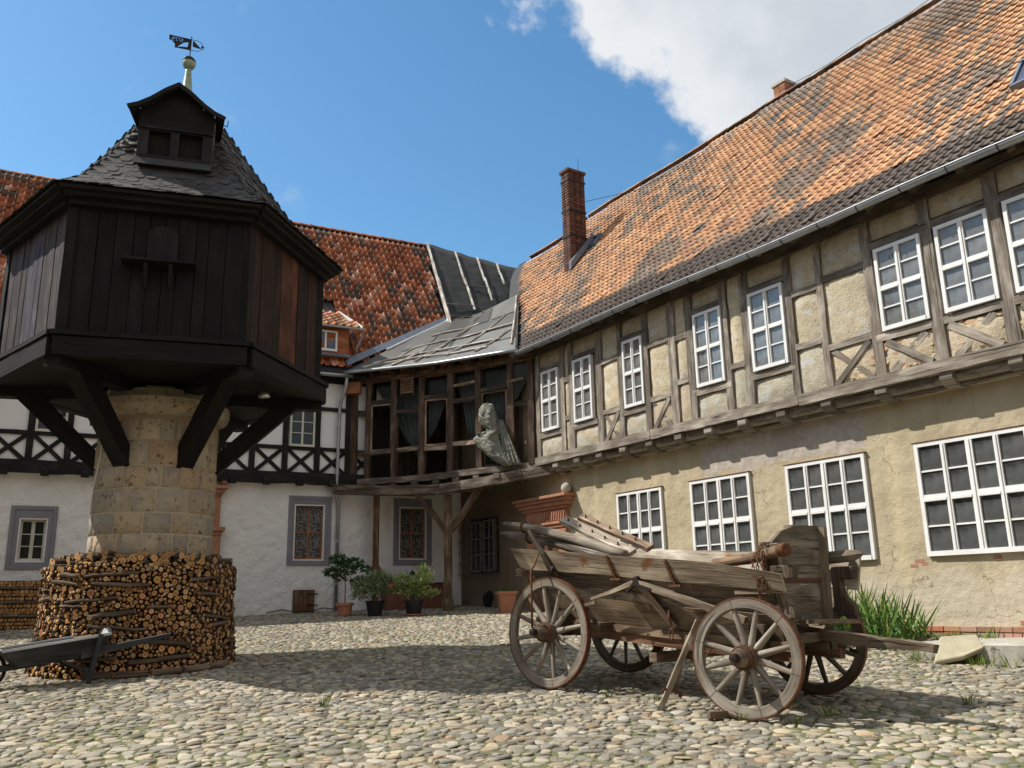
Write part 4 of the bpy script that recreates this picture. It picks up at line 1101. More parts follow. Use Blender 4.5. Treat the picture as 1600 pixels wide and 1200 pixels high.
    for (a, b_) in (((.80, 8.55), (.27, 3.3)), ((1.8, 8.2), (1.36, 4.1)), ((2.62, 8.0), (2.25, 4.9)), ((3.36, 7.8), (3.11, 6.2))):
        for q in range(2):
            f0, f1 = q * .5, q * .5 + .56
            p = [a[k] + (b_[k] - a[k]) * f0 for k in (0, 1)]; r_ = [a[k] + (b_[k] - a[k]) * min(1, f1) for k in (0, 1)]
            bm('roof_batten', M['timber'], LW, P(p[0] + .02 * q, p[1], .15 + .02 * q), P(r_[0] + .02 * q, r_[1], .15 + .02 * q), .06, .035, seg=3, jit=.006, tint=(2.0, 2.2, 2.4))
    bm('roof_batten', M['timber'], LW, P(.62, 7.0, .19), P(.22, 3.05, .16), .10, .05, seg=3, jit=.01, tint=(2.6, 2.8, 3.0))
    for a, b_ in (((.36, 4.25), (1.55, 4.35)), ((1.5, 5.7), (2.5, 5.75)), ((.3, 3.5), (1.2, 3.6))):
        bm('roof_batten', M['timber'], LW, P(*a, .17), P(*b_, .17), .05, .03, seg=3, jit=.006, tint=(1.1, 1.2, 1.3))
    MB().add([P(-3.5, .24, .09), P(.28, 3.32, .09), P(.24, 3.55, .10), P(-3.54, .50, .10)], [(0, 1, 2, 3)]).build('lead_flashing', M['lead'], LW)
    MB().tube([P(-2.2, 1.22, .1), P(-.8, 2.4, .1), P(.15, 3.2, .1), P(.32, 3.45, .12)], .035, 6).build('white_flashing_roll', M['white_paint'], LW)
    # gutter and downpipe
    gm = MB(); npt = 7; vs = []
    for i in range(25):
        x = -16.4 + 13.0 * i / 24
        for k in range(npt): a = math.pi * k / (npt - 1); vs.append((x, y0 - .07 - .075 * math.cos(a), ze - .07 - .075 * math.sin(a)))
    gm.add(vs, [(i * npt + k, i * npt + k + 1, (i + 1) * npt + k + 1, (i + 1) * npt + k) for i in range(24) for k in range(npt - 1)])
    go = gm.build('gutter', M['zinc'], LW, smooth=True); go.modifiers.new('t', 'SOLIDIFY').thickness = .004
    MB().tube([(-3.55, y0 - .05, z(5.95)), (-3.55, y0 + .02, z(5.7)), (-3.62, -.28, z(5.35)), (-3.64, -.24, z(5.1)), (-3.66, -.22, z(3.05)), (-3.66, -.22, z(2.8)), (-3.56, -.09, z(2.55)), (-3.56, -.08, z(-.18))], .05, 10).build('downpipe', M['zinc'], LW, smooth=True)
    for zz in (4.6, 3.4, 1.6, .5): MB().lathe([(.058, 0), (.058, .04)], 10, (-3.65 if zz > 3 else -3.56, -.22 if zz > 3 else -.08, z(zz))).build('pipe_clip', M['zinc'], LW)
    # dormer
    dx0, dx1, df = -6.2, -3.45, -.28
    MB().box(dx0, dx1, df, 1.6, z(6.55), z(7.42)).build('dormer_cheek', M['orange_board'], LW, tint=(1., .9, .85))
    window(LW, -4.42, -3.78, z(6.71), z(7.29), df - .035, [(.5, .05)], [], .05, mat=M['white_paint'], glass=M['glass_blue'], label='small white dormer window with two blue panes')
    MB().prism([(dx0, df - .12, z(6.56)), (dx1 + .02, df - .12, z(6.56)), (dx1 + .02, df - .02, z(6.66)), (dx0, df - .02, z(6.66))], (0, .1, 0)).build('dormer_sill', M['lead'], LW)
    pd = math.atan2(.62, 1.0); DF = roof_frame(df - .22, z(7.40), R(30))
    dk = MB().add([DF @ Vector((dx0 - .2, 0, -.02)), DF @ Vector((dx1 + .28, 0, -.02)), DF @ Vector((dx1 + .0, 1.75, -.02)), DF @ Vector((dx0 - .2, 1.75, -.02))], [(0, 1, 2, 3)]).build('dormer_roof', M['black_felt'], LW)
    dk.modifiers.new('t', 'SOLIDIFY').thickness = .05
    it = []
    T2 = pantile(.215, .33, .040)
    for r_ in range(6):
        t = .28 + r_ * .29
        for c in range(13):
            x = dx1 + .13 - c * .212
            if x > dx1 + .28 - .16 * t: continue
            it.append((DF @ Matrix.Translation((x, t, 0)) @ Rm(0, random.uniform(-.03, .03), random.uniform(-.02, .02)), tuple(q * random.uniform(.75, 1.2) for q in random.choice(((.95, .8, .7), (1, .95, .95), (.62, .5, .45), (.95, .72, .55), (.45, .42, .45)))), 0, 1))
    pieces(dk, 'tile', [T2], it, M['tile'], smooth=True, world=ML())
    MB().prism([DF @ Vector((dx1 + .29, -.03, -.03)), DF @ Vector((dx1 + .01, 1.75, -.03)), DF @ Vector((dx1 + .01, 1.75, .06)), DF @ Vector((dx1 + .29, -.03, .06))], (.03, 0, 0)).build('verge_board', M['white_paint'], LW)
    MB().tube([(dx0, df - .25, z(7.36)), (dx1 + .34, df - .25, z(7.36)), (dx1 + .34, df - .1, z(7.2)), (dx1 + .26, df + .1, z(6.95)), (dx1 + .26, df + .12, z(6.75))], .035, 8).build('dormer_gutter', M['zinc'], LW, smooth=True)
    # cellar hatch
    for k in range(4):
        bx('plank', M['orange_board'], LW, -4.66 + k * .138, -4.66 + k * .138 + .132, -.06, -.02, z(-.16), z(.38), tint=(.42, .55, .7))
    for zz in (-.02, .26): bx('hinge', M['iron'], LW, -4.3, -4.02, -.075, -.06, z(zz), z(zz) + .03)
    # portal behind the tower
    po = MB()
    po.box(-8.6, -6.42, -.30, 0, z(2.86), z(2.95)); po.box(-8.5, -6.5, -.22, 0, z(2.76), z(2.86)); po.box(-8.46, -6.54, -.16, 0, z(2.70), z(2.76))
    po.build('door_cornice', M['red_stone'], LW, bevel=.01)
    for a in (-6.86, -8.4):
        q = MB().box(a, a + .30, -.10, 0, z(1.92), z(2.70)).lathe([(.02, -.13), (.09, -.12), (.10, -.10)], 12, (a + .15, 0, z(2.35)), axis='Y'); q.build('door_pilaster', M['red_stone'], LW, bevel=.006)
        q = MB().box(a - .06, a + .42, -.26, 0, z(1.82), z(1.92)).box(a + .02, a + .36, -.2, 0, z(1.72), z(1.82)).box(a + .10, a + .34, -.16, 0, z(.75), z(1.72)).box(a + .04, a + .38, -.22, 0, z(.62), z(.75)).box(a + .08, a + .34, -.2, 0, z(-.3), z(.62)); q.build('door_column', M['red_stone'], LW, bevel=.01)
        MB().blob((a + .36, -.12, z(3.05)), (.10, .10, .10), 2, .04, 3).build('stone_ball', M['red_stone'], LW, smooth=True)
    MB().box(-8.1, -6.86, -.05, .0, z(-.3), z(2.7)).build('door_opening', M['dark_room'], LW)
    arch = [( -7.48 + .62 * math.cos(a), -.10, z(1.05) + .62 * math.sin(a)) for a in [math.pi * k / 12 for k in range(13)]]
    MB().tube(arch, .07, 8).build('door_arch', M['red_stone'], LW, smooth=True)
    MB().tube([(-5.3, -.04, z(-.16)), (-4.9, -.05, z(-.10)), (-4.6, -.1, z(-.17)), (-4.1, -.1, z(-.14)), (-3.9, -.05, z(-.08)), (-3.6, -.06, z(-.1))], .012, 5).build('cable', M['iron'], LW)
    MB().prism([(-16.5, 0, z(3)), (-16.5, 9.3, z(3)), (-16.5, 9.3, z(6)), (-16.5, 4.6, z(12.5)), (-16.5, 0, z(6))], (-.2, 0, 0)).build('gable_wall', M['white_infill'], LW)
build_left()

# doorway of the long wing: carved red stone entablature
def build_doorway():
    p = []
    zt = z(2.44)
    d = MB().box(3.12, 5.30, -.34, .02, zt - .07, zt).box(3.17, 5.24, -.28, .02, zt - .15, zt - .07).box(3.22, 5.18, -.22, .02, zt - .25, zt - .15).box(3.28, 5.10, -.17, .02, zt - .32, zt - .25)
    d.build('door_cornice', M['red_stone'], RW, bevel=.012)
    f = MB().box(3.36, 5.04, -.10, .02, zt - .62, zt - .32).build('door_frieze', M['red_stone'], RW)
    for k in range(9):
        x = 4.16 + k * .095; q = MB().prism([(x, -.135, zt - .60), (x + .05, -.135, zt - .60), (x + .09, -.135, zt - .36), (x + .04, -.135, zt - .36)], (0, .04, 0)).build('frieze_leaf', M['red_stone'], RW, bevel=.008)
    MB().box(3.30, 5.10, -.17, .02, zt - .68, zt - .62).box(3.36, 5.04, -.13, .02, zt - .76, zt - .68).box(3.40, 5.0, -.10, .02, zt - .86, zt - .76).build('door_architrave', M['red_stone'], RW, bevel=.01)
    MB().prism([(4.10, -.20, zt - .86), (4.26, -.20, zt - .86), (4.24, -.16, zt - 1.12), (4.12, -.16, zt - 1.12)], (0, .12, 0)).build('keystone', M['red_stone'], RW, bevel=.01)
    for a in (3.40, 4.72):
        MB().box(a, a + .28, -.12, .02, zt - 2.55, zt - .86).build('door_pilaster', M['red_stone'], RW, bevel=.01)
        MB().box(a + .06, a + .22, -.135, -.12, zt - 1.5, zt - 1.0).build('pilaster_panel', M['red_stone'], RW, bevel=.01)
        MB().prism([(a - .05, -.30, .55), (a + .33, -.30, .55), (a + .30, -.26, .95), (a - .0, -.26, 1.0)], (0, .25, 0)).build('door_plinth', M['kerb'], RW, bevel=.015)
    MB().box(3.68, 4.72, -.03, .02, .4, zt - .86).build('door', M['orange_board'], RW, tint=(.35, .4, .45))
    MB().blob((5.13, -.14, zt + .12), (.13, .13, .14), 2, .10, 2.).build('stone_ball', M['kerb'], RW, smooth=True)
build_doorway()

# ================================================================== TIMBER GALLERY in the corner
def rebase(root, loc):
    for c in root.children: c.location = c.location - Vector(loc)
    root.location = loc
def W_R(x, y, zz): return MR() @ Vector((x, y, zz))
def W_L(x, y, zz): return ML() @ Vector((x, y, zz))
GAL = empty('corner_gallery', label='open brown timber gallery on posts across the courtyard corner with grey felt roof', cat='gallery')
def build_gallery():
    A, Mi, B = Vector((-4.4, 23.57, 0)), Vector((-1.7, 22.6, 0)), Vector((.62, 21.22, 0))
    d1 = (Mi - A).normalized(); d2 = (B - Mi).normalized(); inn = Vector((.3, .95, 0))
    n1 = Vector((-d1.y, d1.x, 0)); n2 = Vector((-d2.y, d2.x, 0))
    T = M['gallery_timber']
    def P(s, h, off=0.):
        """s along the front from A; off = inwards"""
        L1 = (Mi - A).length
        if s <= L1: p = A + d1 * s + n1 * off
        else: p = Mi + d2 * (s - L1) + n2 * off
        return Vector((p.x, p.y, z(h)))
    L1 = (Mi - A).length
    tn = lambda: gv(.25, random.choice((1., 1.3, .7)))
    # lower bearing beams
    bm('bearer', T, GAL, W_L(-3.72, -.22, z(2.95)), (-1.9, 22.62, z(2.83)), .26, .25, seg=9, jit=.012, tint=(1.1, 1.1, 1.1), bow=-.03)
    bm('bearer', T, GAL, (-1.95, 22.66, z(2.83)), W_R(4.75, -.12, z(3.06)), .24, .24, seg=9, jit=.012, tint=(1.5, 1.6, 1.7))
    # front floor beam on joist ends
    bm('floor_beam', T, GAL, P(-.25, 3.18, .0), P(L1 + .02, 3.18, .0), .20, .16, seg=10, jit=.01, tint=(1.4, 1.5, 1.6), bow=-.02)
    bm('floor_beam', T, GAL, P(L1 - .02, 3.20, .0), P(L1 + 2.75, 3.22, .05), .20, .16, seg=9, jit=.01, tint=(1.6, 1.75, 1.9))
    s = .1
    while s < L1 + 2.7:
        p, q = P(s, 3.03, -.16), P(s, 3.03, 1.6); bm('joist', T, GAL, p, q, .17, .13, seg=3, jit=.006, tint=tn()); s += .62
    fl = MB().add([P(-.1, 3.11, .05), P(L1, 3.11, .05), P(L1 + 2.6, 3.11, .05), W_R(3.9, 0, z(3.11)), W_R(0, .1, z(3.11)), W_L(-3.2, 0, z(3.11))], [(0, 1, 2, 3, 4, 5)]).build('floor', T, GAL, tint=(.8, .8, .8)); fl.modifiers.new('t', 'SOLIDIFY').thickness = .04
    cl = MB().add([P(-.1, 6.08, .0), P(L1, 6.08, .0), P(L1 + 2.6, 6.08, .0), W_R(3.9, 0, z(6.08)), W_R(0, .1, z(6.08)), W_L(-3.2, 0, z(6.08))], [(5, 4, 3, 2, 1, 0)]).build('ceiling_boards', T, GAL, tint=(.5, .5, .5)); cl.modifiers.new('t', 'SOLIDIFY').thickness = .02
    # posts
    sp = [0., .50, 1.30, 2.12, 2.95, L1 + .98, L1 + 1.45, L1 + 1.93, L1 + 2.52]
    wd = [.17, .14, .16, .16, .17, .15, .08, .16, .16]
    for k, (s, w) in enumerate(zip(sp, wd)):
        if k == 6: continue
        o_ = -.10 if k == 0 else 0; s += .12 if k == 0 else 0
        bm('post', T, GAL, P(s, 3.24, o_), P(s + random.uniform(-.03, .03), 5.90, o_), w, .14, up=n1, seg=9, jit=.009, tint=(.9, .8, .75) if k else (.85, .7, .62))
    # rails between posts: (s0, s1, height, tint)
    for s0, s1, h, t in ((0., .5, 5.05, .8), (0, .5, 3.95, .8), (.5, 1.3, 5.32, .6), (.5, 1.3, 3.93, 1.), (1.3, 2.12, 5.0, .6), (1.3, 2.12, 3.95, 1.7), (2.12, 2.95, 5.32, .6), (2.12, 2.95, 3.93, 2.2),
                         (2.95, L1 + .98, 5.12, .8), (2.95, L1 + .98, 3.98, 2.3), (L1 + .98, L1 + 1.93, 5.30, .7), (L1 + .98, L1 + 1.93, 3.95, 1.3), (L1 + 1.93, L1 + 2.5, 4.8, .6)):
        bm('rail', T, GAL, P(s0 + .06, h, .0), P(s1 - .06, h + random.uniform(-.02, .03), .0), .10, .11, seg=4, jit=.007, tint=(t, t, t))
    # light inner frames in some bays
    def fr(s0, s1, h0, h1, t=2.):
        m = MB()
        for a, b_ in ((P(s0, h0), P(s0, h1)), (P(s1, h0), P(s1, h1)), (P(s0, h1), P(s1, h1)), (P(s0, h0), P(s1, h0))): m.beam(a, b_, .045, .05, seg=3, jit=.003)
        m.build('opening_frame', T, GAL, tint=(t, t * .92, t * .85))
    fr(.60, 1.20, 4.00, 5.24); fr(2.22, 2.84, 4.02, 5.24, 2.5); fr(L1 + 1.07, L1 + 1.80, 4.05, 5.22, 2.)
    bm('batten', T, GAL, P(L1 + .18, 5.55 - .0), P(L1 + .86, 5.57), .05, .07, tint=(3.2, 2.9, 2.3)); bm('batten', T, GAL, P(L1 + 1.85, 5.40, -.08), P(L1 + 2.35, 5.42, -.08), .05, .05, tint=(3.2, 2.9, 2.3))
    # small slatted box at the top
    for k in range(6): bm('slat', T, GAL, P(1.52, 5.50 + k * .075, -.1), P(1.88, 5.50 + k * .075, -.1), .02, .055, tint=(1.7, 1.5, 1.2))
    for s in (1.52, 1.88): bm('slat', T, GAL, P(s, 5.42, -.08), P(s, 5.96, -.08), .05, .03, tint=(1.5, 1.3, 1.))
    bx('vent_back', M['dark_room'], GAL, P(1.70, 0).x - .1, P(1.7, 0).x + .1, P(1.7, 0).y - .06, P(1.7, 0).y - .03, z(5.45), z(5.92))
    # top plate and brick infill between rafter feet
    bm('top_plate', T, GAL, P(-.1, 5.97), P(L1, 5.97), .2, .15, seg=9, jit=.01, tint=(1.2, 1., .9)); bm('top_plate', T, GAL, P(L1, 5.97), P(L1 + 2.7, 5.97), .2, .15, seg=9, jit=.01, tint=(1.2, 1.05, .9))
    s = .12; k = 0
    while s < L1 + 2.6:
        bm('rafter_foot', T, GAL, P(s, 6.32, .45), P(s, 6.03, -.22), .12, .14, tint=(.55, .5, .45))
        q = MB(); 
        for r_ in range(3):
            for c in range(2): 
                a = s + .09 + c * .22 + (.05 if r_ % 2 else 0); q.beam(P(a, 6.075 + r_ * .075, .02), P(a + .20, 6.075 + r_ * .075, .02), .09, .065, colr=gv(.2, .8))
        if s + .5 < L1 + 2.7: q.build('brick', M['brick'], GAL)
        s += .60; k += 1
    bx('carved_end', M['orange_board'], GAL, -4.55, -4.12, 23.1, 23.35, z(5.55), z(5.88), bevel=.03)
    # support posts and struts
    bm('support_post', T, GAL, (-1.72, 22.70, g(22.7)), (-1.71, 22.68, z(2.70)), .20, .21, up=(0, 1, 0), seg=12, jit=.008, tint=(1.3, 1.15, 1.))
    bx('post_foot', M['cart'], GAL, -1.85, -1.59, 22.57, 22.83, g(22.7) - .02, g(22.7) + .30, tint=(.7, .6, .5))
    bm('support_post', T, GAL, W_L(-2.62, -.42, g(23) + .0), W_L(-2.62, -.42, z(2.8)), .14, .15, up=(0, 1, 0), seg=9, jit=.005, tint=(1.5, 1.15, .9))
    bm('strut', T, GAL, (-2.55, 22.68, z(2.75)), (-1.78, 22.68, z(1.78)), .14, .13, seg=5, jit=.006, tint=(.9, .8, .75), bow=.03)
    bm('strut', T, GAL, (-.85, 22.18, z(2.85)), (-1.66, 22.65, z(1.76)), .14, .13, seg=5, jit=.006, tint=(1.4, 1.25, 1.1), bow=-.03)
    # red rag and sign on the post
    # roof: two felt planes
    e0, e1, e2 = W_L(-3.62, -.52, z(6.10)), P(L1 - .3, 6.12, -.45), W_R(4.22, -.84, z(6.10))
    t0 = W_L(0, 0, 0); LFm = ML() @ roof_frame(-.5, z(6.08), R(50)); RFm = MR() @ RF
    T1 = LFm @ Vector((.30, 3.35, .12)); T1b = LFm @ Vector((1.4, 3.95, .05)); T2 = RFm @ Vector((.55, 4.05, .05)); T2b = RFm @ Vector((2.3, 2.3, .05))
    sh = MB(); na, nb = 16, 10; vs = []
    def bot(u): return e0.lerp(e1, u / .55) if u < .55 else e1.lerp(e2, (u - .55) / .45)
    def topp(u):
        pts = [(0, e0 + Vector((0, .02, .02))), (.45, T1), (.66, T1b), (1., T2)]
        for (a, p), (b_, q) in zip(pts[:-1], pts[1:]):
            if u <= b_: return p.lerp(q, (u - a) / (b_ - a))
        return T2
    def S(u, v): p = bot(u).lerp(topp(u), v); return p + Vector((0, 0, .02 * noise.noise(p * 1.4) - .06 * math.sin(math.pi * v) * u))
    vs = [S(i / na, j / nb) for i in range(na + 1) for j in range(nb + 1)]
    fs = [(i * (nb + 1) + j, (i + 1) * (nb + 1) + j, (i + 1) * (nb + 1) + j + 1, i * (nb + 1) + j + 1) for i in range(na) for j in range(nb)]
    rf = sh.add(vs, fs).build('roof', M['felt'], GAL, smooth=True); rf.modifiers.new('t', 'SOLIDIFY').thickness = .05
    # overlapping felt lengths as slightly raised sheets of differing grey
    for k, (u0, u1, v0, v1, t) in enumerate(((.02, .99, .0, .20, (1.75, 1.78, 1.8)), (.20, .60, .22, .45, (1.0, 1.02, 1.02)), (.62, .98, .22, .42, (1.55, 1.6, 1.6)), (.28, .45, .48, .70, (1.2, 1.22, 1.2)), (.46, .98, .44, .66, (.95, .95, .95)), (.50, .80, .68, .97, (.72, .70, .68)), (.82, .985, .68, .97, (1.35, 1.35, 1.3)), (.30, .44, .2, .42, (1.6, 1.62, 1.55)))):
        q = MB(); na2, nb2 = 10, 5; vs = [S(u0 + (u1 - u0) * i / na2, v0 + (v1 - v0) * j / nb2) + Vector((0, 0, .014 + .003 * k)) for i in range(na2 + 1) for j in range(nb2 + 1)]
        q.add(vs, [(i * (nb2 + 1) + j, (i + 1) * (nb2 + 1) + j, (i + 1) * (nb2 + 1) + j + 1, i * (nb2 + 1) + j + 1) for i in range(na2) for j in range(nb2)]).build('felt_sheet', M['felt'], GAL, smooth=True, tint=t)
    def bat(u0, v0, u1, v1, w=.05):
        o = Vector((0, 0, .055)); pts = [S(u0 + (u1 - u0) * k / 4, v0 + (v1 - v0) * k / 4) + o for k in range(5)]
        MB().tube(pts, w * .62, 4).build('roof_batten', M['timber'], GAL, tint=(1.7, 1.8, 1.9))
    for a in ((.16, .22, .90, .22), (.10, .12, .84, .10), (.36, .42, .97, .45), (.42, .62, .74, .66), (.12, .02, .22, .22), (.30, .02, .44, .24), (.44, .04, .68, .66), (.50, .10, .74, .95), (.62, .08, .92, .66), (.78, .05, .96, .35), (.30, .24, .37, .44), (.97, .08, .99, .95)):
        bat(*a)
    MB().tube([bot(k / 12) + Vector((0, -.04, -.03)) for k in range(13)], .045, 8).build('gutter', M['zinc'], GAL, smooth=True)
    rebase(GAL, (-1.72, 22.70, g(22.7)))
    # hanging nets inside
    def sheet(name, tl, tr, bl, br, folds, amp, mat, label, cat, nu=26, nv=14, grp=None):
        tl, tr, bl, br = map(Vector, (tl, tr, bl, br)); vs = []; nn = (tr - tl).cross(bl - tl).normalized()
        for j in range(nv + 1):
            v = j / nv
            for i in range(nu + 1):
                u = i / nu; p = tl.lerp(tr, u).lerp(bl.lerp(br, u), v)
                vs.append(p + nn * amp * (math.sin(u * folds * 6.28 + 2 * v) * (.3 + v) + .8 * noise.noise(p * 2.2)))
        fs = [(j * (nu + 1) + i, j * (nu + 1) + i + 1, (j + 1) * (nu + 1) + i + 1, (j + 1) * (nu + 1) + i) for j in range(nv) for i in range(nu)]
        o = MB().add(vs, fs).build(name, mat, None, smooth=True); o.modifiers.new('t', 'SOLIDIFY').thickness = .006
        tag(o, label, cat, grp)
    sheet('dust_net', P(.55, 5.9, .25), P(2.0, 5.85, .25), P(1.5, 4.3, .3), P(2.1, 3.4, .3), 5, .03, M['dark_tarp'], 'dark green net drawn aside in the left bays of the gallery', 'net')
    sheet('dust_net', P(2.15, 5.85, .22), P(2.95, 5.85, .22), P(2.2, 4.2, .22), P(2.4, 4.45, .22), 5, .03, M['dark_tarp'], 'green net gathered in the frame of the middle gallery bay', 'net')
    sheet('dust_net', P(2.95, 5.9, .2), P(L1 + .98, 5.9, .2), P(L1 + .5, 4.3, .2), P(L1 + 1.05, 3.7, .2), 5, .04, M['dark_tarp'], 'green net falling diagonally behind the batten of the gallery', 'net')
    sheet('dust_net', P(L1 + .98, 5.9, .2), P(L1 + 1.95, 5.9, .2), P(L1 + 1.0, 3.4, .2), P(L1 + 1.9, 3.4, .2), 6, .04, M['dark_tarp'], 'green net hanging behind the bundled tarpaulin', 'net')
    sheet('dust_net', P(L1 + 2.0, 5.85, .02), P(L1 + 2.75, 5.9, .02), P(L1 + 1.98, 5.0, .02), P(L1 + 2.05, 4.9, .02), 4, .03, M['dark_tarp'], 'triangular green net at the right end of the gallery', 'net')
    # the tarpaulin bundle bulging out of the front
    tb = MB(); prof0 = [(.30, 4.86, .03), (.30, 4.83, .12), (.30, 4.75, .19), (.31, 4.62, .235), (.33, 4.46, .24), (.38, 4.32, .20), (.48, 4.21, .15), (.46, 4.13, .17), (.34, 4.08, .30), (.27, 4.03, .34), (.31, 3.92, .33), (.41, 3.76, .31), (.53, 3.60, .28), (.66, 3.46, .24), (.80, 3.33, .17), (.95, 3.22, .07)]
    prof = []
    for (a0, b0, c0), (a1, b1, c1) in zip(prof0[:-1], prof0[1:]):
        for q in range(4): f = q / 4; prof.append((a0 + (a1 - a0) * f, b0 + (b1 - b0) * f, c0 + (c1 - c0) * f))
    n = 64; vs = []
    for k, (ds, h, r) in enumerate(prof):
        c = P(L1 + 1.05 + ds, h, -.20); kk = k / 4
        for i in range(n):
            a = 6.283 * i / n; q3 = Vector((math.cos(a) * r * 7, math.sin(a) * r * 7, h * 6)); cr = 1 - abs(noise.noise(q3 * .9)) * 2.2; cr2 = 1 - abs(noise.noise(q3 * 2.1 + Vector((3, 1, 2)))) * 2
            rr = r * (.92 + .07 * math.sin(a * 7 + kk * .9 + 2 * noise.noise(q3 * .4))) + .030 * cr + .016 * cr2
            if 28 < k < 50: rr *= 1 - .28 * math.exp(-((a - 4.3) / .45) ** 2) * math.exp(-((k - 36) / 6) ** 2)
            vs.append(c + d2 * rr * math.cos(a) + n2 * rr * .8 * math.sin(a) + Vector((0, 0, .03 * math.sin(a * 4 + kk))))
    fs = [(k * n + i, k * n + (i + 1) % n, (k + 1) * n + (i + 1) % n, (k + 1) * n + i) for k in range(len(prof) - 1) for i in range(n)] + [tuple(range(n))[::-1], tuple((len(prof) - 1) * n + i for i in range(n))]
    o = tb.add(vs, fs).build('tarpaulin_bundle', M['tarp'], None, smooth=True)
    tag(o, 'knotted grey green tarpaulin bulging out of the gallery front', 'tarpaulin')
    q_ = MB().blob(P(L1 + 1.05 + .20, 4.085, -.34), (.13, .10, .045), 2, .3, 2).build('tarpaulin_opening_shade', M['dark_tarp'], o, smooth=True)  # dark blob standing in for the shade inside the bundle's opening
    sheet('tarpaulin_tail', P(L1 + 1.62, 4.45, -.16), P(L1 + 1.76, 4.42, -.12), P(L1 + 1.90, 3.24, -.30), P(L1 + 2.3, 3.22, -.15), 4, .035, M['tarp'], 'loose tail of tarpaulin falling right of the bundle', 'tarpaulin', 12, 12)
build_gallery()

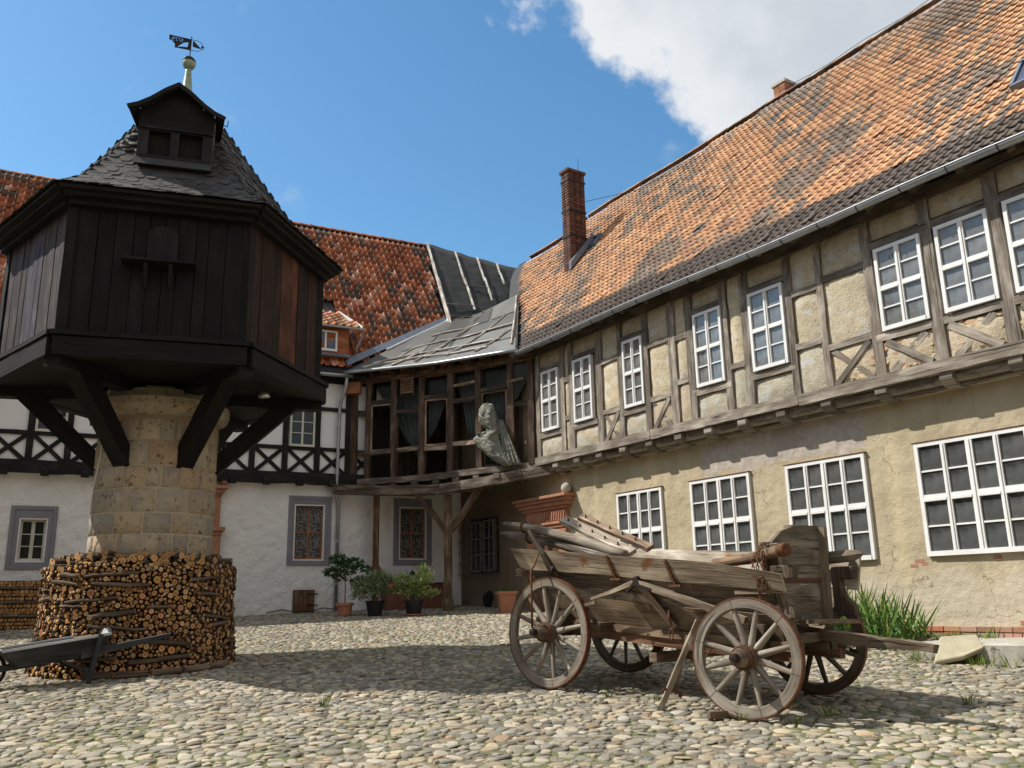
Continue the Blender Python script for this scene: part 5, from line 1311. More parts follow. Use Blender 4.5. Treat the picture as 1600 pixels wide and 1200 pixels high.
# ================================================================== DOVECOTE TOWER
DC = Vector((-5.17, 12.62, 0)); A0 = -.2155
DV = empty('dovecote', DC, 0, 'black timber dovecote on a round sandstone column with slate roof and weather vane', 'dovecote')
DV.matrix_world = Matrix.Translation(DC)
def build_dovecote():
    def hp(Rr, zz, k, th0=A0): th = th0 + k * math.pi / 3; return Vector((Rr * math.sin(th), -Rr * math.cos(th), zz))
    # column: mortar core with individual rounded stones
    zb, zt = .3, z(2.62)
    core = MB().lathe([(.814, zb), (.812, z(1.)), (.808, zt)], 48).build('column', M['mortar'], DV, smooth=True)
    courses = 12; zz = z(-1.0); k = 0
    hs = [.33, .30, .34, .31, .36, .33, .29, .33, .31, .35, .30, .33]
    while zz < zt - .08:
        h = hs[k % 12] if zz + hs[k % 12] < zt else zt - zz
        a = random.uniform(0, 1); end = a + 2 * math.pi - .01; st = a
        cuts = [a]
        while cuts[-1] < end - .45: cuts.append(cuts[-1] + random.uniform(.28, .62))
        cuts[-1] = end if end - cuts[-1] < .2 else cuts[-1]
        if cuts[-1] < end: cuts.append(end)
        for c0, c1 in zip(cuts[:-1], cuts[1:]):
            gpx = .013 / .82; rr = .822 + random.uniform(-.004, .008); n = 6; vs = []; j = lambda: random.uniform(-.006, .006)
            rows = [(zz + .008, -.014), (zz + .020, 0), (zz + h * .5, .002), (zz + h - .020, 0), (zz + h - .008, -.014)]
            cols = [(c0 + gpx * .6, -.014), (c0 + gpx * 1.4, 0)] + [(c0 + (c1 - c0) * q / 4, .002) for q in (1, 2, 3)] + [(c1 - gpx * 1.4, 0), (c1 - gpx * .6, -.014)]
            for zr, dr in rows:
                for ca, dc in cols: rq = rr + min(dr, dc) + j() * .5; vs.append((rq * math.sin(ca) + 0, -rq * math.cos(ca), zr + j() * .6))
            m = len(cols); fs = [(q * m + p, q * m + p + 1, (q + 1) * m + p + 1, (q + 1) * m + p) for q in range(len(rows) - 1) for p in range(m - 1)]
            t = random.choice(((.92, .90, .88), (1.0, .98, .93), (.84, .82, .81), (1.08, 1.05, .98), (.97, .92, .84), (1.02, .90, .76), (.80, .78, .77)))
            MB().add(vs, fs).build('stone', M['sandstone'], DV, smooth=True, tint=t)
        zz += h; k += 1
    MB().lathe([(.82, z(2.60)), (.93, z(2.66)), (.96, z(2.74)), (.955, z(2.84)), (.90, z(2.90)), (.84, z(2.98)), (.80, z(2.99))], 40).build('column_collar', M['sandstone'], DV, smooth=False, tint=(.95, .9, .82), bevel=.006)
    bx('column_block', M['sandstone'], DV, -.40, .40, -.55, .55, z(2.98), z(3.18), tint=(1., .93, .8), bevel=.01).rotation_euler = (0, 0, A0 + math.pi / 6)
    # floor grille of heavy beams
    K = M['dove_plank']
    Rb = 2.205; zb0, zt0 = z(3.28), z(5.16)
    for k in range(6):
        a, b_ = hp(2.30, z(3.20), k), hp(2.30, z(3.20), k + 1)
        a.z = b_.z = z(3.165); bm('ring_beam', K, DV, a, b_, .16, .24, seg=4, jit=.005, tint=(.75, .75, .75))
        a, b_ = hp(2.36, z(3.335), k), hp(2.36, z(3.335), k + 1); bm('base_moulding', K, DV, a, b_, .10, .06, seg=4, jit=.003, tint=(1.1, 1.1, 1.1))
        bm('floor_beam', K, DV, hp(.2, z(3.03), k), hp(2.30, z(3.03), k), .22, .22, seg=4, jit=.005, tint=(.8, .8, .8))
    for q in (-1.3, -.65, 0, .65, 1.3): 
        L_ = 2.0 if abs(q) < 1 else 1.5
        n = Vector((math.sin(A0 + math.pi / 6), -math.cos(A0 + math.pi / 6), 0)); t = Vector((-n.y, n.x, 0))
        bm('floor_joist', K, DV, t * q - n * L_ + Vector((0, 0, z(3.24))), t * q + n * L_ + Vector((0, 0, z(3.24))), .14, .12, tint=(.6, .6, .6))
    MB().add([hp(2.2, z(3.30), k) for k in range(6)], [(5, 4, 3, 2, 1, 0)]).build('floor', K, DV, tint=(.6, .6, .6))
    MB().add([hp(2.24, z(3.06), k) for k in range(6)] + [hp(.70, z(3.06), k) for k in range(6)], [((k + 1) % 6, k, 6 + k, 6 + (k + 1) % 6) for k in range(6)]).build('underside_boarding', K, DV, tint=(.6, .6, .6))
    # planked faces
    for k in range(6):
        a, b_ = hp(Rb, 0, k), hp(Rb, 0, k + 1); d = (b_ - a).normalized(); L_ = (b_ - a).length; n = Vector((-d.y, d.x, 0)) * -1
        if n.dot(a) < 0: n = -n
        s = .07; np_ = 0
        corner = bm('corner_post', K, DV, hp(Rb - .02, zb0, k), hp(Rb - .02, zt0, k), .13, .13, up=n, seg=5, jit=.004, tint=(1.1, 1.1, 1.1))
        widths = []
        while s < L_ - .08:
            w = random.uniform(.15, .26); w = min(w, L_ - .07 - s)
            if L_ - .07 - s - w < .08: w = L_ - .07 - s
            t = (1., 1., 1.)
            v = random.uniform(.7, 1.3)
            if k == 1:                                             # right face: brown and one orange replacement board
                f = (s + w / 2) / L_
                t = (9.5 * v, 4.6 * v, 2.8 * v) if .38 < f < .64 else (3.0 * v, 2.1 * v, 1.6 * v)
                if .84 < f: t = (4.8, 2.9, 2.1)
                if .64 < f < .84: t = (2.0, 1.5, 1.3)
            elif k == 5:  # left face: its sunlit grey and blue reflection put into the plank tints
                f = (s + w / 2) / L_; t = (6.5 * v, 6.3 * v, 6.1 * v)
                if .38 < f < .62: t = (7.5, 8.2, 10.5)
            elif k == 0: t = (.9 * v, .9 * v, 1. * v)
            off = random.uniform(-.008, .008)
            p0 = a + d * (s + w / 2) + n * off; 
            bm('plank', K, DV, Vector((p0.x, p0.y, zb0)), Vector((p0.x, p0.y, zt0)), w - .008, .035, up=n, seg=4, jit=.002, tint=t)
            s += w
        # cornice under the eaves: three stepped boards
        for Rr, zz, w, h, v in ((2.30, 5.12, .10, .10, 1.), (2.40, 5.19, .12, .07, 1.4), (2.49, 5.245, .10, .05, 1.8)):
            bm('cornice_board', K, DV, hp(Rr, z(zz), k), hp(Rr, z(zz), k + 1), w, h, seg=3, jit=.002, tint=(v, v, v))
        MB().add([hp(2.24, z(5.15), k), hp(2.50, z(5.22), k), hp(2.50, z(5.22), k + 1), hp(2.24, z(5.15), k + 1)], [(0, 1, 2, 3)]).build('soffit', K, DV)
        # raking strut from the column
        bm('strut', K, DV, hp(.74, z(1.95), k), hp(1.95, z(3.13), k), .23, .22, up=(0, 0, 1), seg=6, jit=.006, w1=.23, h1=.28, tint=(.85, .85, .85))
    # front flight door with perch
    n = Vector((math.sin(A0 + math.pi / 6), -math.cos(A0 + math.pi / 6), 0)); t = Vector((-n.y, n.x, 0)); r0 = Rb * math.cos(math.pi / 6)
    FM = frame_m((0, 0, 0), t, -n, (0, 0, 1))                     # x along the face, y inwards
    Fp = lambda x, y, zz: FM @ Vector((x, y - r0, z(zz)))
    sh = [Fp(-.17, -.045, 4.40), Fp(.20, -.045, 4.40), Fp(.20, -.045, 4.78)] + [Fp(.015 + .185 * math.cos(a), -.045, 4.78 + .12 * math.sin(a)) for a in [math.pi * q / 8 for q in range(1, 8)]] + [Fp(-.17, -.045, 4.78)]
    MB().prism(sh, n * .03).build('flight_door', K, DV, tint=(1.8, 1.9, 2.3))
    MB().prism([Fp(-.46, -.02, 4.37), Fp(.44, -.02, 4.37), Fp(.44, -.02, 4.34), Fp(-.46, -.02, 4.34)], n * .24).build('perch_board', K, DV, tint=(1.3, 1.1, 1.))
    for x in (-.16, .14): bm('perch_bracket', K, DV, Fp(x, -.02, 4.05), Fp(x, -.22, 4.33), .05, .05, tint=(1.2, 1.2, 1.2))
    # roof: concave hexagonal spire of slates
    prof = [(2.60, 5.275), (2.42, 5.36), (2.12, 5.57), (1.75, 5.98), (1.35, 6.50), (1.0, 6.98), (.72, 7.38), (.42, 7.74), (.20, 8.0)]
    fp = MB(); vs = [hp(r_, z(h), k) for r_, h in prof for k in range(6)]
    fp.add(vs, [(i * 6 + k, i * 6 + (k + 1) % 6, (i + 1) * 6 + (k + 1) % 6, (i + 1) * 6 + k) for i in range(len(prof) - 1) for k in range(6)])
    rf = fp.build('roof', M['slate'], DV)
    acc = [0]
    for (r0_, h0), (r1_, h1) in zip(prof[:-1], prof[1:]): acc.append(acc[-1] + math.hypot((r1_ - r0_) * .866, h1 - h0))
    rs = [p[0] for p in prof]; hs_ = [p[1] for p in prof]
    sl = ([(-.5, 0, 0), (.5, 0, 0), (.5, -.60, .003), (.30, -.92, .004), (0, -1.0, .004), (-.30, -.92, .004), (-.5, -.60, .003), (-.5, -.60, -.004), (-.30, -.92, -.004), (0, -1, -.004), (.30, -.92, -.004), (.5, -.60, -.004)],
          [(0, 6, 5, 4, 3, 2, 1), (6, 7, 8, 5), (5, 8, 9, 4), (4, 9, 10, 3), (3, 10, 11, 2)], None, 0)
    it = []
    s = .10; r_ = 0
    s = .13
    while s < acc[-1] - .05:
        Rr = np.interp(s, acc, rs); h = np.interp(s, acc, hs_); R2 = np.interp(max(0, s - .12), acc, rs); h2 = np.interp(max(0, s - .12), acc, hs_)
        for k in range(6):
            a, b_ = hp(Rr, z(h), k), hp(Rr, z(h), k + 1); L_ = (b_ - a).length; d = (b_ - a) / L_
            up = ((a + b_) / 2 - (hp(R2, z(h2), k) + hp(R2, z(h2), k + 1)) / 2).normalized(); nn = d.cross(up)
            w = .15; n_ = max(1, round(L_ / w)); w = L_ / n_; o = .5 * w if r_ % 2 else 0
            for q in range(n_ + (1 if o else 0)):
                c = w * (q + .5) - o; c = max(w * .25, min(L_ - w * .25, c))
                p = a + d * c + nn * .004
                yv = (up + d * .06).normalized()
                m = frame_m(p + up * .02, d * w * 1.03, yv * .155, nn) @ Rm(random.uniform(-.02, .02), 0, 0)
                v = random.uniform(.82, 1.22); it.append((m, (v, v * .99, v * random.uniform(.95, 1.04)), 0, .19))
        s += .088; r_ += 1
    pieces(rf, 'slate', [sl], it, M['slate'], world=Matrix.Translation(DC))
    # dormer hut over the front face
    df = 1.60; DP = lambda x, y, zz: FM @ Vector((x + .035, y - df, z(zz)))       # y inwards from the front plane
    w0 = .475
    def q4(nm, mat, P, e, **kw): return MB().prism(P, e).build(nm, mat, DV, **kw)
    q4('dormer_front', K, [DP(-w0, 0, 6.03), DP(w0, 0, 6.03), DP(w0, 0, 6.11), DP(-w0, 0, 6.11)], n * -.04, tint=(2, 2, 2.2))
    q4('dormer_front', K, [DP(-w0, 0, 6.475), DP(w0, 0, 6.475), DP(w0 + .03, 0, 6.77), DP(.34, 0, 6.88), DP(.16, 0, 7.04), DP(0, 0, 7.15), DP(-.16, 0, 7.04), DP(-.34, 0, 6.88), DP(-w0 - .03, 0, 6.77)], n * -.04, tint=(1., 1., 1.))
    for x0, x1 in ((-w0, -.355), (-.07, .045), (.355, w0)): q4('dormer_stud', K, [DP(x0, 0, 6.11), DP(x1, 0, 6.11), DP(x1, 0, 6.475), DP(x0, 0, 6.475)], n * -.05, tint=(2.2, 2.2, 2.6))
    q4('dormer_opening', M['dark_room'], [DP(-.44, .10, 6.05), DP(.44, .10, 6.05), DP(.44, .10, 6.55), DP(-.44, .10, 6.55)], n * -.02)
    q4('pediment_moulding', K, [DP(-w0 - .01, -.025, 6.50), DP(w0 + .01, -.025, 6.50), DP(w0 + .01, -.025, 6.535), DP(-w0 - .01, -.025, 6.535)], n * -.03, tint=(1.6, 1.6, 1.8))
    for sx in (-1, 1): q4('dormer_cheek', M['slate'], [DP(sx * w0, 0, 5.95), DP(sx * w0, .95, 6.4), DP(sx * w0, .95, 6.95), DP(sx * w0, 0, 6.68)], t * .02 * sx, tint=(.4, .4, .4))
    q4('window_apron', M['slate'], [DP(-w0 - .04, -.07, 5.93), DP(w0 + .02, -.07, 5.93), DP(w0 + .02, -.01, 6.05), DP(-w0 - .04, -.01, 6.05)], n * -.06, tint=(1, 1, 1))
    ra = MB()
    for sx in (-1, 1):
        e = [(0, 7.17), (.16, 7.06), (.34, 6.90), (.50, 6.79), (.64, 6.73)]
        for (xa, za), (xb, zb_) in zip(e[:-1], e[1:]):
            ra.prism([DP(sx * xa, -.14, za), DP(sx * xb, -.14, zb_), DP(sx * xb * .85, .9, zb_ + .04), DP(sx * xa, 1.1, za + .04)], Vector((0, 0, .035)))
            bm('barge_board', K, DV, DP(sx * xa, -.15, za - .015), DP(sx * xb, -.15, zb_ - .015), .03, .06, tint=(1.3, 1.3, 1.3))
    ra.build('dormer_roof', M['slate'], DV, tint=(.5, .5, .5))
    MB().tube([DP(.62, 0, 6.70), DP(.67, 0, 6.68), DP(.68, 0, 6.78)], .008, 5).build('roof_hook', M['iron'], DV)
    # finial, ball, vane
    MB().lathe([(.21, z(7.90)), (.15, z(8.0)), (.10, z(8.06)), (.085, z(8.10)), (.05, z(8.46)), (.045, z(8.52))], 14).build('finial', M['copper'], DV, smooth=True)
    MB().blob((0, 0, z(8.62)), (.105, .105, .11), 3, 0, 1).build('finial_ball', M['copper'], DV, smooth=True)
    MB().lathe([(.107, z(8.645)), (.10, z(8.68)), (.07, z(8.72)), (.02, z(8.735))], 18).build('ball_cap', M['iron'], DV, smooth=True)
    MB().tube([(0, 0, z(8.7)), (.01, 0, z(9.13))], .010, 6).build('vane_rod', M['iron'], DV)
    # flag seen from behind: figures cut through it
    VD = Vector((math.cos(.38), math.sin(.38), 0)); VN = Vector((-VD.y, VD.x, 0))
    vp = lambda x, h: VD * x + Vector((0, 0, z(h)))
    vane = MB()
    def pl(pts): vane.prism([vp(*p) - VN * .004 for p in pts], VN * .008)
    # swallow tail flag built round the openings for the mirrored numerals 1779
    zt_, zm_ = 9.075, 8.955
    pl([(-.33, 9.085), (0, 9.075), (0, 9.055), (-.33, 9.065)]); pl([(-.33, 9.085), (-.33, 9.0), (-.29, 8.99), (-.29, 9.065)])
    # cells between numerals
    cells = [(-.285, -.24), (-.235, -.19), (-.185, -.14), (-.135, -.10)]
    seg = {'9': [(1, 1, 0), (0,)],}
    def numeral(x0, x1, d):
        """fills the cell except the strokes of the mirrored digit"""
        zt2, zb2 = 9.062, 8.992; n_ = 5; mm = 7; w = (x1 - x0) / n_; hh = (zt2 - zb2) / mm
        G = {'1': ["....#", "...##", "..#.#", "....#", "....#", "....#", "....#"], '7': ["#####", "#....", ".#...", ".#...", "..#..", "..#..", "..#.."], '9': [".###.", "#...#", "#...#", ".####", "....#", "....#", ".###."]}[d]
        # glyphs are written as read from the front; here they are seen from behind
        for r_, row in enumerate(G):
            rw = row[::-1] if d in '19' and d != '7' else row
            for c, ch in enumerate(rw):
                if ch == '.': vane.box(0, 0, 0, 0, 0, 0) if False else pl([(x0 + w * c, zt2 - hh * r_), (x0 + w * (c + 1) + .0005, zt2 - hh * r_), (x0 + w * (c + 1) + .0005, zt2 - hh * (r_ + 1) - .0005), (x0 + w * c, zt2 - hh * (r_ + 1) - .0005)])
    for (a, b_), d in zip(cells, '9771'): numeral(a, b_, d)
    for a, b_ in ((-.29, -.285), (-.24, -.235), (-.19, -.185), (-.14, -.135), (-.10, -.0)): pl([(a, 9.066), (b_, 9.066), (b_, 8.99 if b_ < -.05 else 9.02), (a, 8.99)])
    pl([(-.29, 8.992), (-.10, 8.992), (-.19, 8.90), (-.24, 8.87), (-.235, 8.93)]); pl([(-.24, 8.87), (-.03, 8.87), (-.03, 8.915), (-.13, 8.905), (-.21, 8.885)]); pl([(-.05, 8.87), (0, 8.87), (0, 9.02), (-.03, 9.02)])
    pl([(.03, 9.045), (.055, 9.045), (.12, 8.98), (.17, 8.93), (.10, 8.935), (.035, 8.945)]); pl([(.17, 8.99), (.215, 8.975), (.20, 8.94), (.165, 8.95)])
    vane.build('vane_flag', M['iron'], DV)
    MB().tube([vp(.0, 9.07), vp(.12, 9.065), vp(.17, 9.04), vp(.19, 8.99)], .005, 5).tube([vp(0, 8.872), vp(.12, 8.875), vp(.19, 8.93), vp(.20, 8.90)], .005, 5).build('vane_hoop', M['iron'], DV)
    # two floodlights, cables
    for p in ((-1.9, -1.15), (1.62, -.42)):
        MB().tube([(p[0], p[1], z(3.12)), (p[0], p[1], z(2.98))], .012, 6).build('lamp_arm', M['iron'], DV)
        MB().lathe([(.03, .05), (.075, .02), (.085, -.03), (.08, -.035)], 14, (p[0], p[1], z(2.93))).build('floodlight', M['steel'], DV, smooth=True)
    q = [hp(.86, z(h), -.1) for h in (3.1, 2.2)] ; MB().tube([Vector((-.42, -.80, z(3.1))), Vector((-.48, -.78, z(2.0))), Vector((-.62, -.70, z(1.2))), Vector((-.72, -.60, z(.75)))], .006, 4).build('cable', M['white_infill'], DV)
build_dovecote()

# ================================================================== FIREWOOD
def log_tmpl(n=8, L=.34, jag=0.):
    b = MB(); b.tube([(0, -L, 0), (0, 0, 0)], 1.0, n, capmi=1, mi=0)
    # unit radius cylinder, long axis -y .. 0 ; scaled per log
    return (b.v, b.f, b.uv, b.mi)
def firewood_round():
    c = Vector((-5.30, 12.70, 0)); rt = empty('firewood_stack', c, 0, 'round stack of cut firewood logs wrapped around the foot of the stone column', 'firewood stack'); rt.matrix_world = Matrix.Translation(c)
    T = [log_tmpl(8), log_tmpl(7), log_tmpl(10)]
    zt = z(.60)
    P = []                                                          # (arc position, height, radius)
    R0 = 1.25; C2 = 2 * math.pi * R0
    grid = {}; NG = int(C2 / .1)
    def ok(a, h, r):
        for gi in range(int((a - .16) / .1), int((a + .16) / .1) + 1):
            for gj in range(int((h - .16) / .1), int((h + .16) / .1) + 1):
                for (a2, h2, r2) in grid.get((gi % NG, gj), ()):
                    da = abs(a - a2); da = min(da, C2 - da)
                    if da * da + (h - h2) ** 2 < (.93 * (r + r2)) ** 2: return False
        return True
    def put(a, h, r): grid.setdefault((int(a / .1) % NG, int(h / .1)), []).append((a, h, r)); P.append((a, h, r))
    tang = []
    for _ in range(80):                                             # long branches lying along the surface
        a = random.uniform(0, C2); h = random.uniform(.55, zt - .12); r = random.uniform(.018, .032); L = random.uniform(.3, .75)
        n_ = int(L / .05); sl = random.uniform(-.12, .12); pts = [(a + q * .05, h + sl * q * .05, r) for q in range(n_)]
        if all(ok(x % C2, y, r * 1.1) for x, y, _ in pts):
            for x, y, _ in pts: put(x % C2, y, r * 1.05)
            tang.append((a, h, r, n_ * .05, sl)); del P[-n_:]
    for rad, tries in (((.044, .056), 70), ((.034, .044), 700), ((.026, .035), 6000), ((.018, .027), 22000), ((.012, .018), 30000)):
        for _ in range(tries):
            r = random.uniform(*rad); a = random.uniform(0, C2); h = random.uniform(.50, zt + .02)
            if ok(a, h, r): put(a, h, r)
    it = []
    for a, h, r in P:
        th = a / R0; top = (h - zt) ; batter = .10 * max(0, (z(-.1) - h)) - .02 * 0
        Rr = R0 + batter + random.uniform(-.035, .035) - max(0, .03 * (top + .1))
        d = Vector((math.sin(th), -math.cos(th), 0)); x = Vector((-d.y, d.x, 0))
        base = g(c.y + d.y * R0)
        if h > zt - .06 + .07 * noise.noise(Vector((th * 2.2, 0, 5))) + .02: continue
        if h < base - .03: continue
        v = random.uniform(.72, 1.2); t = (v, v * random.uniform(.82, 1.02), v * random.uniform(.7, 1.05))
        if random.random() < .22: t = (v * 1.15, v * 1.3, v * 1.5)
        if random.random() < .12: t = (v * .5, v * .45, v * .45)
        m = frame_m((d.x * Rr, d.y * Rr, h), -x, d, Vector((0, 0, 1)))
        m = m @ Matrix.Rotation(random.uniform(-.16, .16), 4, 'Z') @ Matrix.Rotation(random.uniform(-.08, .08), 4, 'X') @ Matrix.Rotation(random.uniform(0, 6), 4, 'Y') @ Matrix.Diagonal((r, 1, r * random.uniform(.86, 1.0), 1))
        it.append((m, t, random.randrange(3), r * 10))
    pieces(rt, 'log', T, it, [M['bark'], M['cut']], world=Matrix.Translation(c))
    for a, h, r, L, sl in tang:
        pts = []
        for q in range(6):
            th = (a + L * q / 5) / R0; Rr = R0 + .02 + .10 * max(0, (z(-.1) - h)); pts.append((math.sin(th) * Rr, -math.cos(th) * Rr, h + sl * L * q / 5 + random.uniform(-.008, .008)))
        MB().tube(pts, [r, r * 1.05, r, r * .95, r, r * .9], 8, capmi=1).build('branch', [M['bark'], M['cut']], rt, tint=gv(.2, 1.2))
    for k in range(5):                                              # bottom rails on the ground
        th = -.05 + k * .29 + random.uniform(-.03, .03); a_, b_ = (math.sin(th) * 1.36, -math.cos(th) * 1.36), (math.sin(th + .27) * 1.36, -math.cos(th + .27) * 1.33)
        MB().tube([(a_[0], a_[1], g(c.y + a_[1]) + .05), (b_[0], b_[1], g(c.y + b_[1]) + .05)], [.045, .040], 9).build('branch', [M['bark'], M['cut']], rt, tint=gv(.2, 1.6))
    # inner mass and the loose top layer
    MB().lathe([(1.17, .3), (1.13, zt - .1), (.85, zt - .03)], 32, caps=False).build('stack_core', M['bark'], rt, tint=(1.1, .95, .8))
    top = MB()
    for _ in range(420):
        th = random.uniform(0, 6.283); rr = random.uniform(.9, 1.22); r = random.uniform(.022, .05); d = Vector((math.sin(th), -math.cos(th), 0)); h = zt + random.uniform(-.04, .05) + .05 * noise.noise(Vector((th * 2.2, 0, 5))) + (.05 if rr < 1.08 else 0)
        top.tube([d * (rr - .3) + Vector((0, 0, h)), d * rr + Vector((random.uniform(-.03, .03), random.uniform(-.03, .03), h + random.uniform(-.02, .02)))], r, 7, capmi=1, colr=gv(.25, .95))
    o = top.build('log', [M['bark'], M['cut']], rt); o['kind'] = 'stuff'
firewood_round()
def firewood_wall():
    rt = empty('firewood_stack', W_L(-11.2, -.55, g(19.8)), TL, 'low straight firewood stack against the white wall at the left edge', 'firewood stack'); rt.matrix_world = Matrix.Translation(W_L(-11.2, -.55, g(19.6))) @ Matrix.Rotation(TL, 4, 'Z')
    T = [log_tmpl(7, .42)]; it = []; grid = []
    H = 1.02
    x = -2.2
    rows = 15; zz = .05
    lying = []
    for r_ in range(rows):
        x = -2.3 + random.uniform(0, .1); r = random.uniform(.028, .042)
        if r_ % 4 == 3:
            while x < 1.2:
                L = random.uniform(.35, .6); lying.append((x, zz, r, L)); x += L + .02
        else:
            while x < 1.22:
                q = r * random.uniform(.75, 1.15); v = random.uniform(.55, 1.)
                it.append((frame_m((x, -.30 + random.uniform(-.03, .03), zz + random.uniform(-.006, .006)), (-q, 0, 0), (0, -1, 0), (0, 0, q)), (v, v * .92, v * .85), 0, q * 10)); x += q * 2.08
        zz += r * 1.95
        if zz > H: break
    pieces(rt, 'log', T, it, [M['bark'], M['cut']])
    for x, zz2, r, L in lying: MB().tube([(x, -.29, zz2), (x + L, -.29, zz2 + random.uniform(-.01, .01))], r, 8, capmi=1).build('branch', [M['bark'], M['cut']], rt, tint=gv(.2, 1.1))
    bx('stack_core', M['bark'], rt, -2.3, 1.2, -.22, .25, 0, zz - .03, tint=(.5, .5, .5))
firewood_wall()

# ================================================================== WHEELS
def wheel(parent, name, Rr, nsp, dish, rim_w=.06, rim_h=.075, hub_r=.085, hub_l=.30, spoke_r=.022, mats=None, fel=True, ph=.0, tn=(1, 1, 1)):
    """axis along local -y (outer side towards -y), centre at the part's origin"""
    mats = mats or (M['wheel_wood'], M['rust'])
    b = MB(); n = 48
    r0, r1 = Rr - .014 - rim_h, Rr - .014; vs = []
    for k in range(n):
        a = 2 * math.pi * k / n; ca, sa = math.cos(a), math.sin(a)
        for r_, y in ((r0 + .008, -rim_w / 2), (r1, -rim_w / 2), (r1, rim_w / 2), (r0 + .008, rim_w / 2), (r0, rim_w / 2 - .012), (r0, -rim_w / 2 + .012)): vs.append((r_ * ca, y, r_ * sa))
    fs = []; uvs = []
    for k in range(n):
        k2 = (k + 1) % n
        for q in range(6):
            q2 = (q + 1) % 6; fs.append((k * 6 + q, k * 6 + q2, k2 * 6 + q2, k2 * 6 + q)); l0 = k * .07; uvs.append([(l0, q * .05), (l0, q * .05 + .05), (l0 + .07, q * .05 + .05), (l0 + .07, q * .05)])
    root = b.add(vs, fs, uvs).build(name, mats[0], parent, tint=tn)
    ty = MB(); vs = []
    for k in range(n):
        a = 2 * math.pi * k / n; ca, sa = math.cos(a), math.sin(a)
        for r_, y in ((r1 + .001, -rim_w / 2 - .002), (Rr, -rim_w / 2 - .002), (Rr, rim_w / 2 + .002), (r1 + .001, rim_w / 2 + .002)): vs.append((r_ * ca, y, r_ * sa))
    ty.add(vs, [(k * 4 + q, k * 4 + (q + 1) % 4, ((k + 1) % n) * 4 + (q + 1) % 4, ((k + 1) % n) * 4 + q) for k in range(n) for q in range(4)]).build('tyre', mats[1], root)
    for k in range(nsp // 2 if fel else 0):                           # felloe joints
        a = 2 * math.pi * (k + .5) / (nsp // 2) + ph
        bm('felloe_joint', M['iron'], root, (math.cos(a) * r0, 0, math.sin(a) * r0), (math.cos(a) * (r1), 0, math.sin(a) * (r1)), rim_w + .002, .004, up=(-math.sin(a), 0, math.cos(a)))
    h = MB().lathe([(hub_r * .62, -hub_l * .62), (hub_r * .72, -hub_l * .55), (hub_r * .95, -hub_l * .36), (hub_r * 1.12, -hub_l * .16), (hub_r * 1.15, hub_l * .1), (hub_r * .95, hub_l * .32), (hub_r * .8, hub_l * .4)], 18, axis='Y').build('hub', mats[0], root, smooth=True, tint=(.62, .52, .45))
    hb = MB()
    for y, rr in ((-.34, 1.0), (-.20, 1.13), (.16, 1.14)): hb.lathe([(hub_r * rr * 1.0, hub_l * y - .012), (hub_r * rr + .008, hub_l * y - .010), (hub_r * rr + .008, hub_l * y + .010), (hub_r * rr, hub_l * y + .012)], 18, axis='Y', caps=False)
    hb.build('hub_band', mats[1], root); MB().lathe([(.0, -hub_l * .82), (.035, -hub_l * .80), (.04, -hub_l * .60), (.06, -hub_l * .60)], 10, axis='Y').build('hub_cap', M['iron'], root)
    for k in range(nsp):
        a = 2 * math.pi * k / nsp + ph; ca, sa = math.cos(a), math.sin(a); rin = hub_r * .9; rout = r0 + .012
        y0 = .02 + dish; 
        MB().tube([(ca * (rin + (rout - rin) * f), dish * (1 - f), sa * (rin + (rout - rin) * f)) for f in (0, .12, .3, .7, .95, 1)], [spoke_r * s for s in (1.35, 1.3, 1.12, .92, .85, .8)], 7, sq=1.2).build('spoke', mats[0], root, smooth=True, tint=gv(.12, tn[0]))
    return root

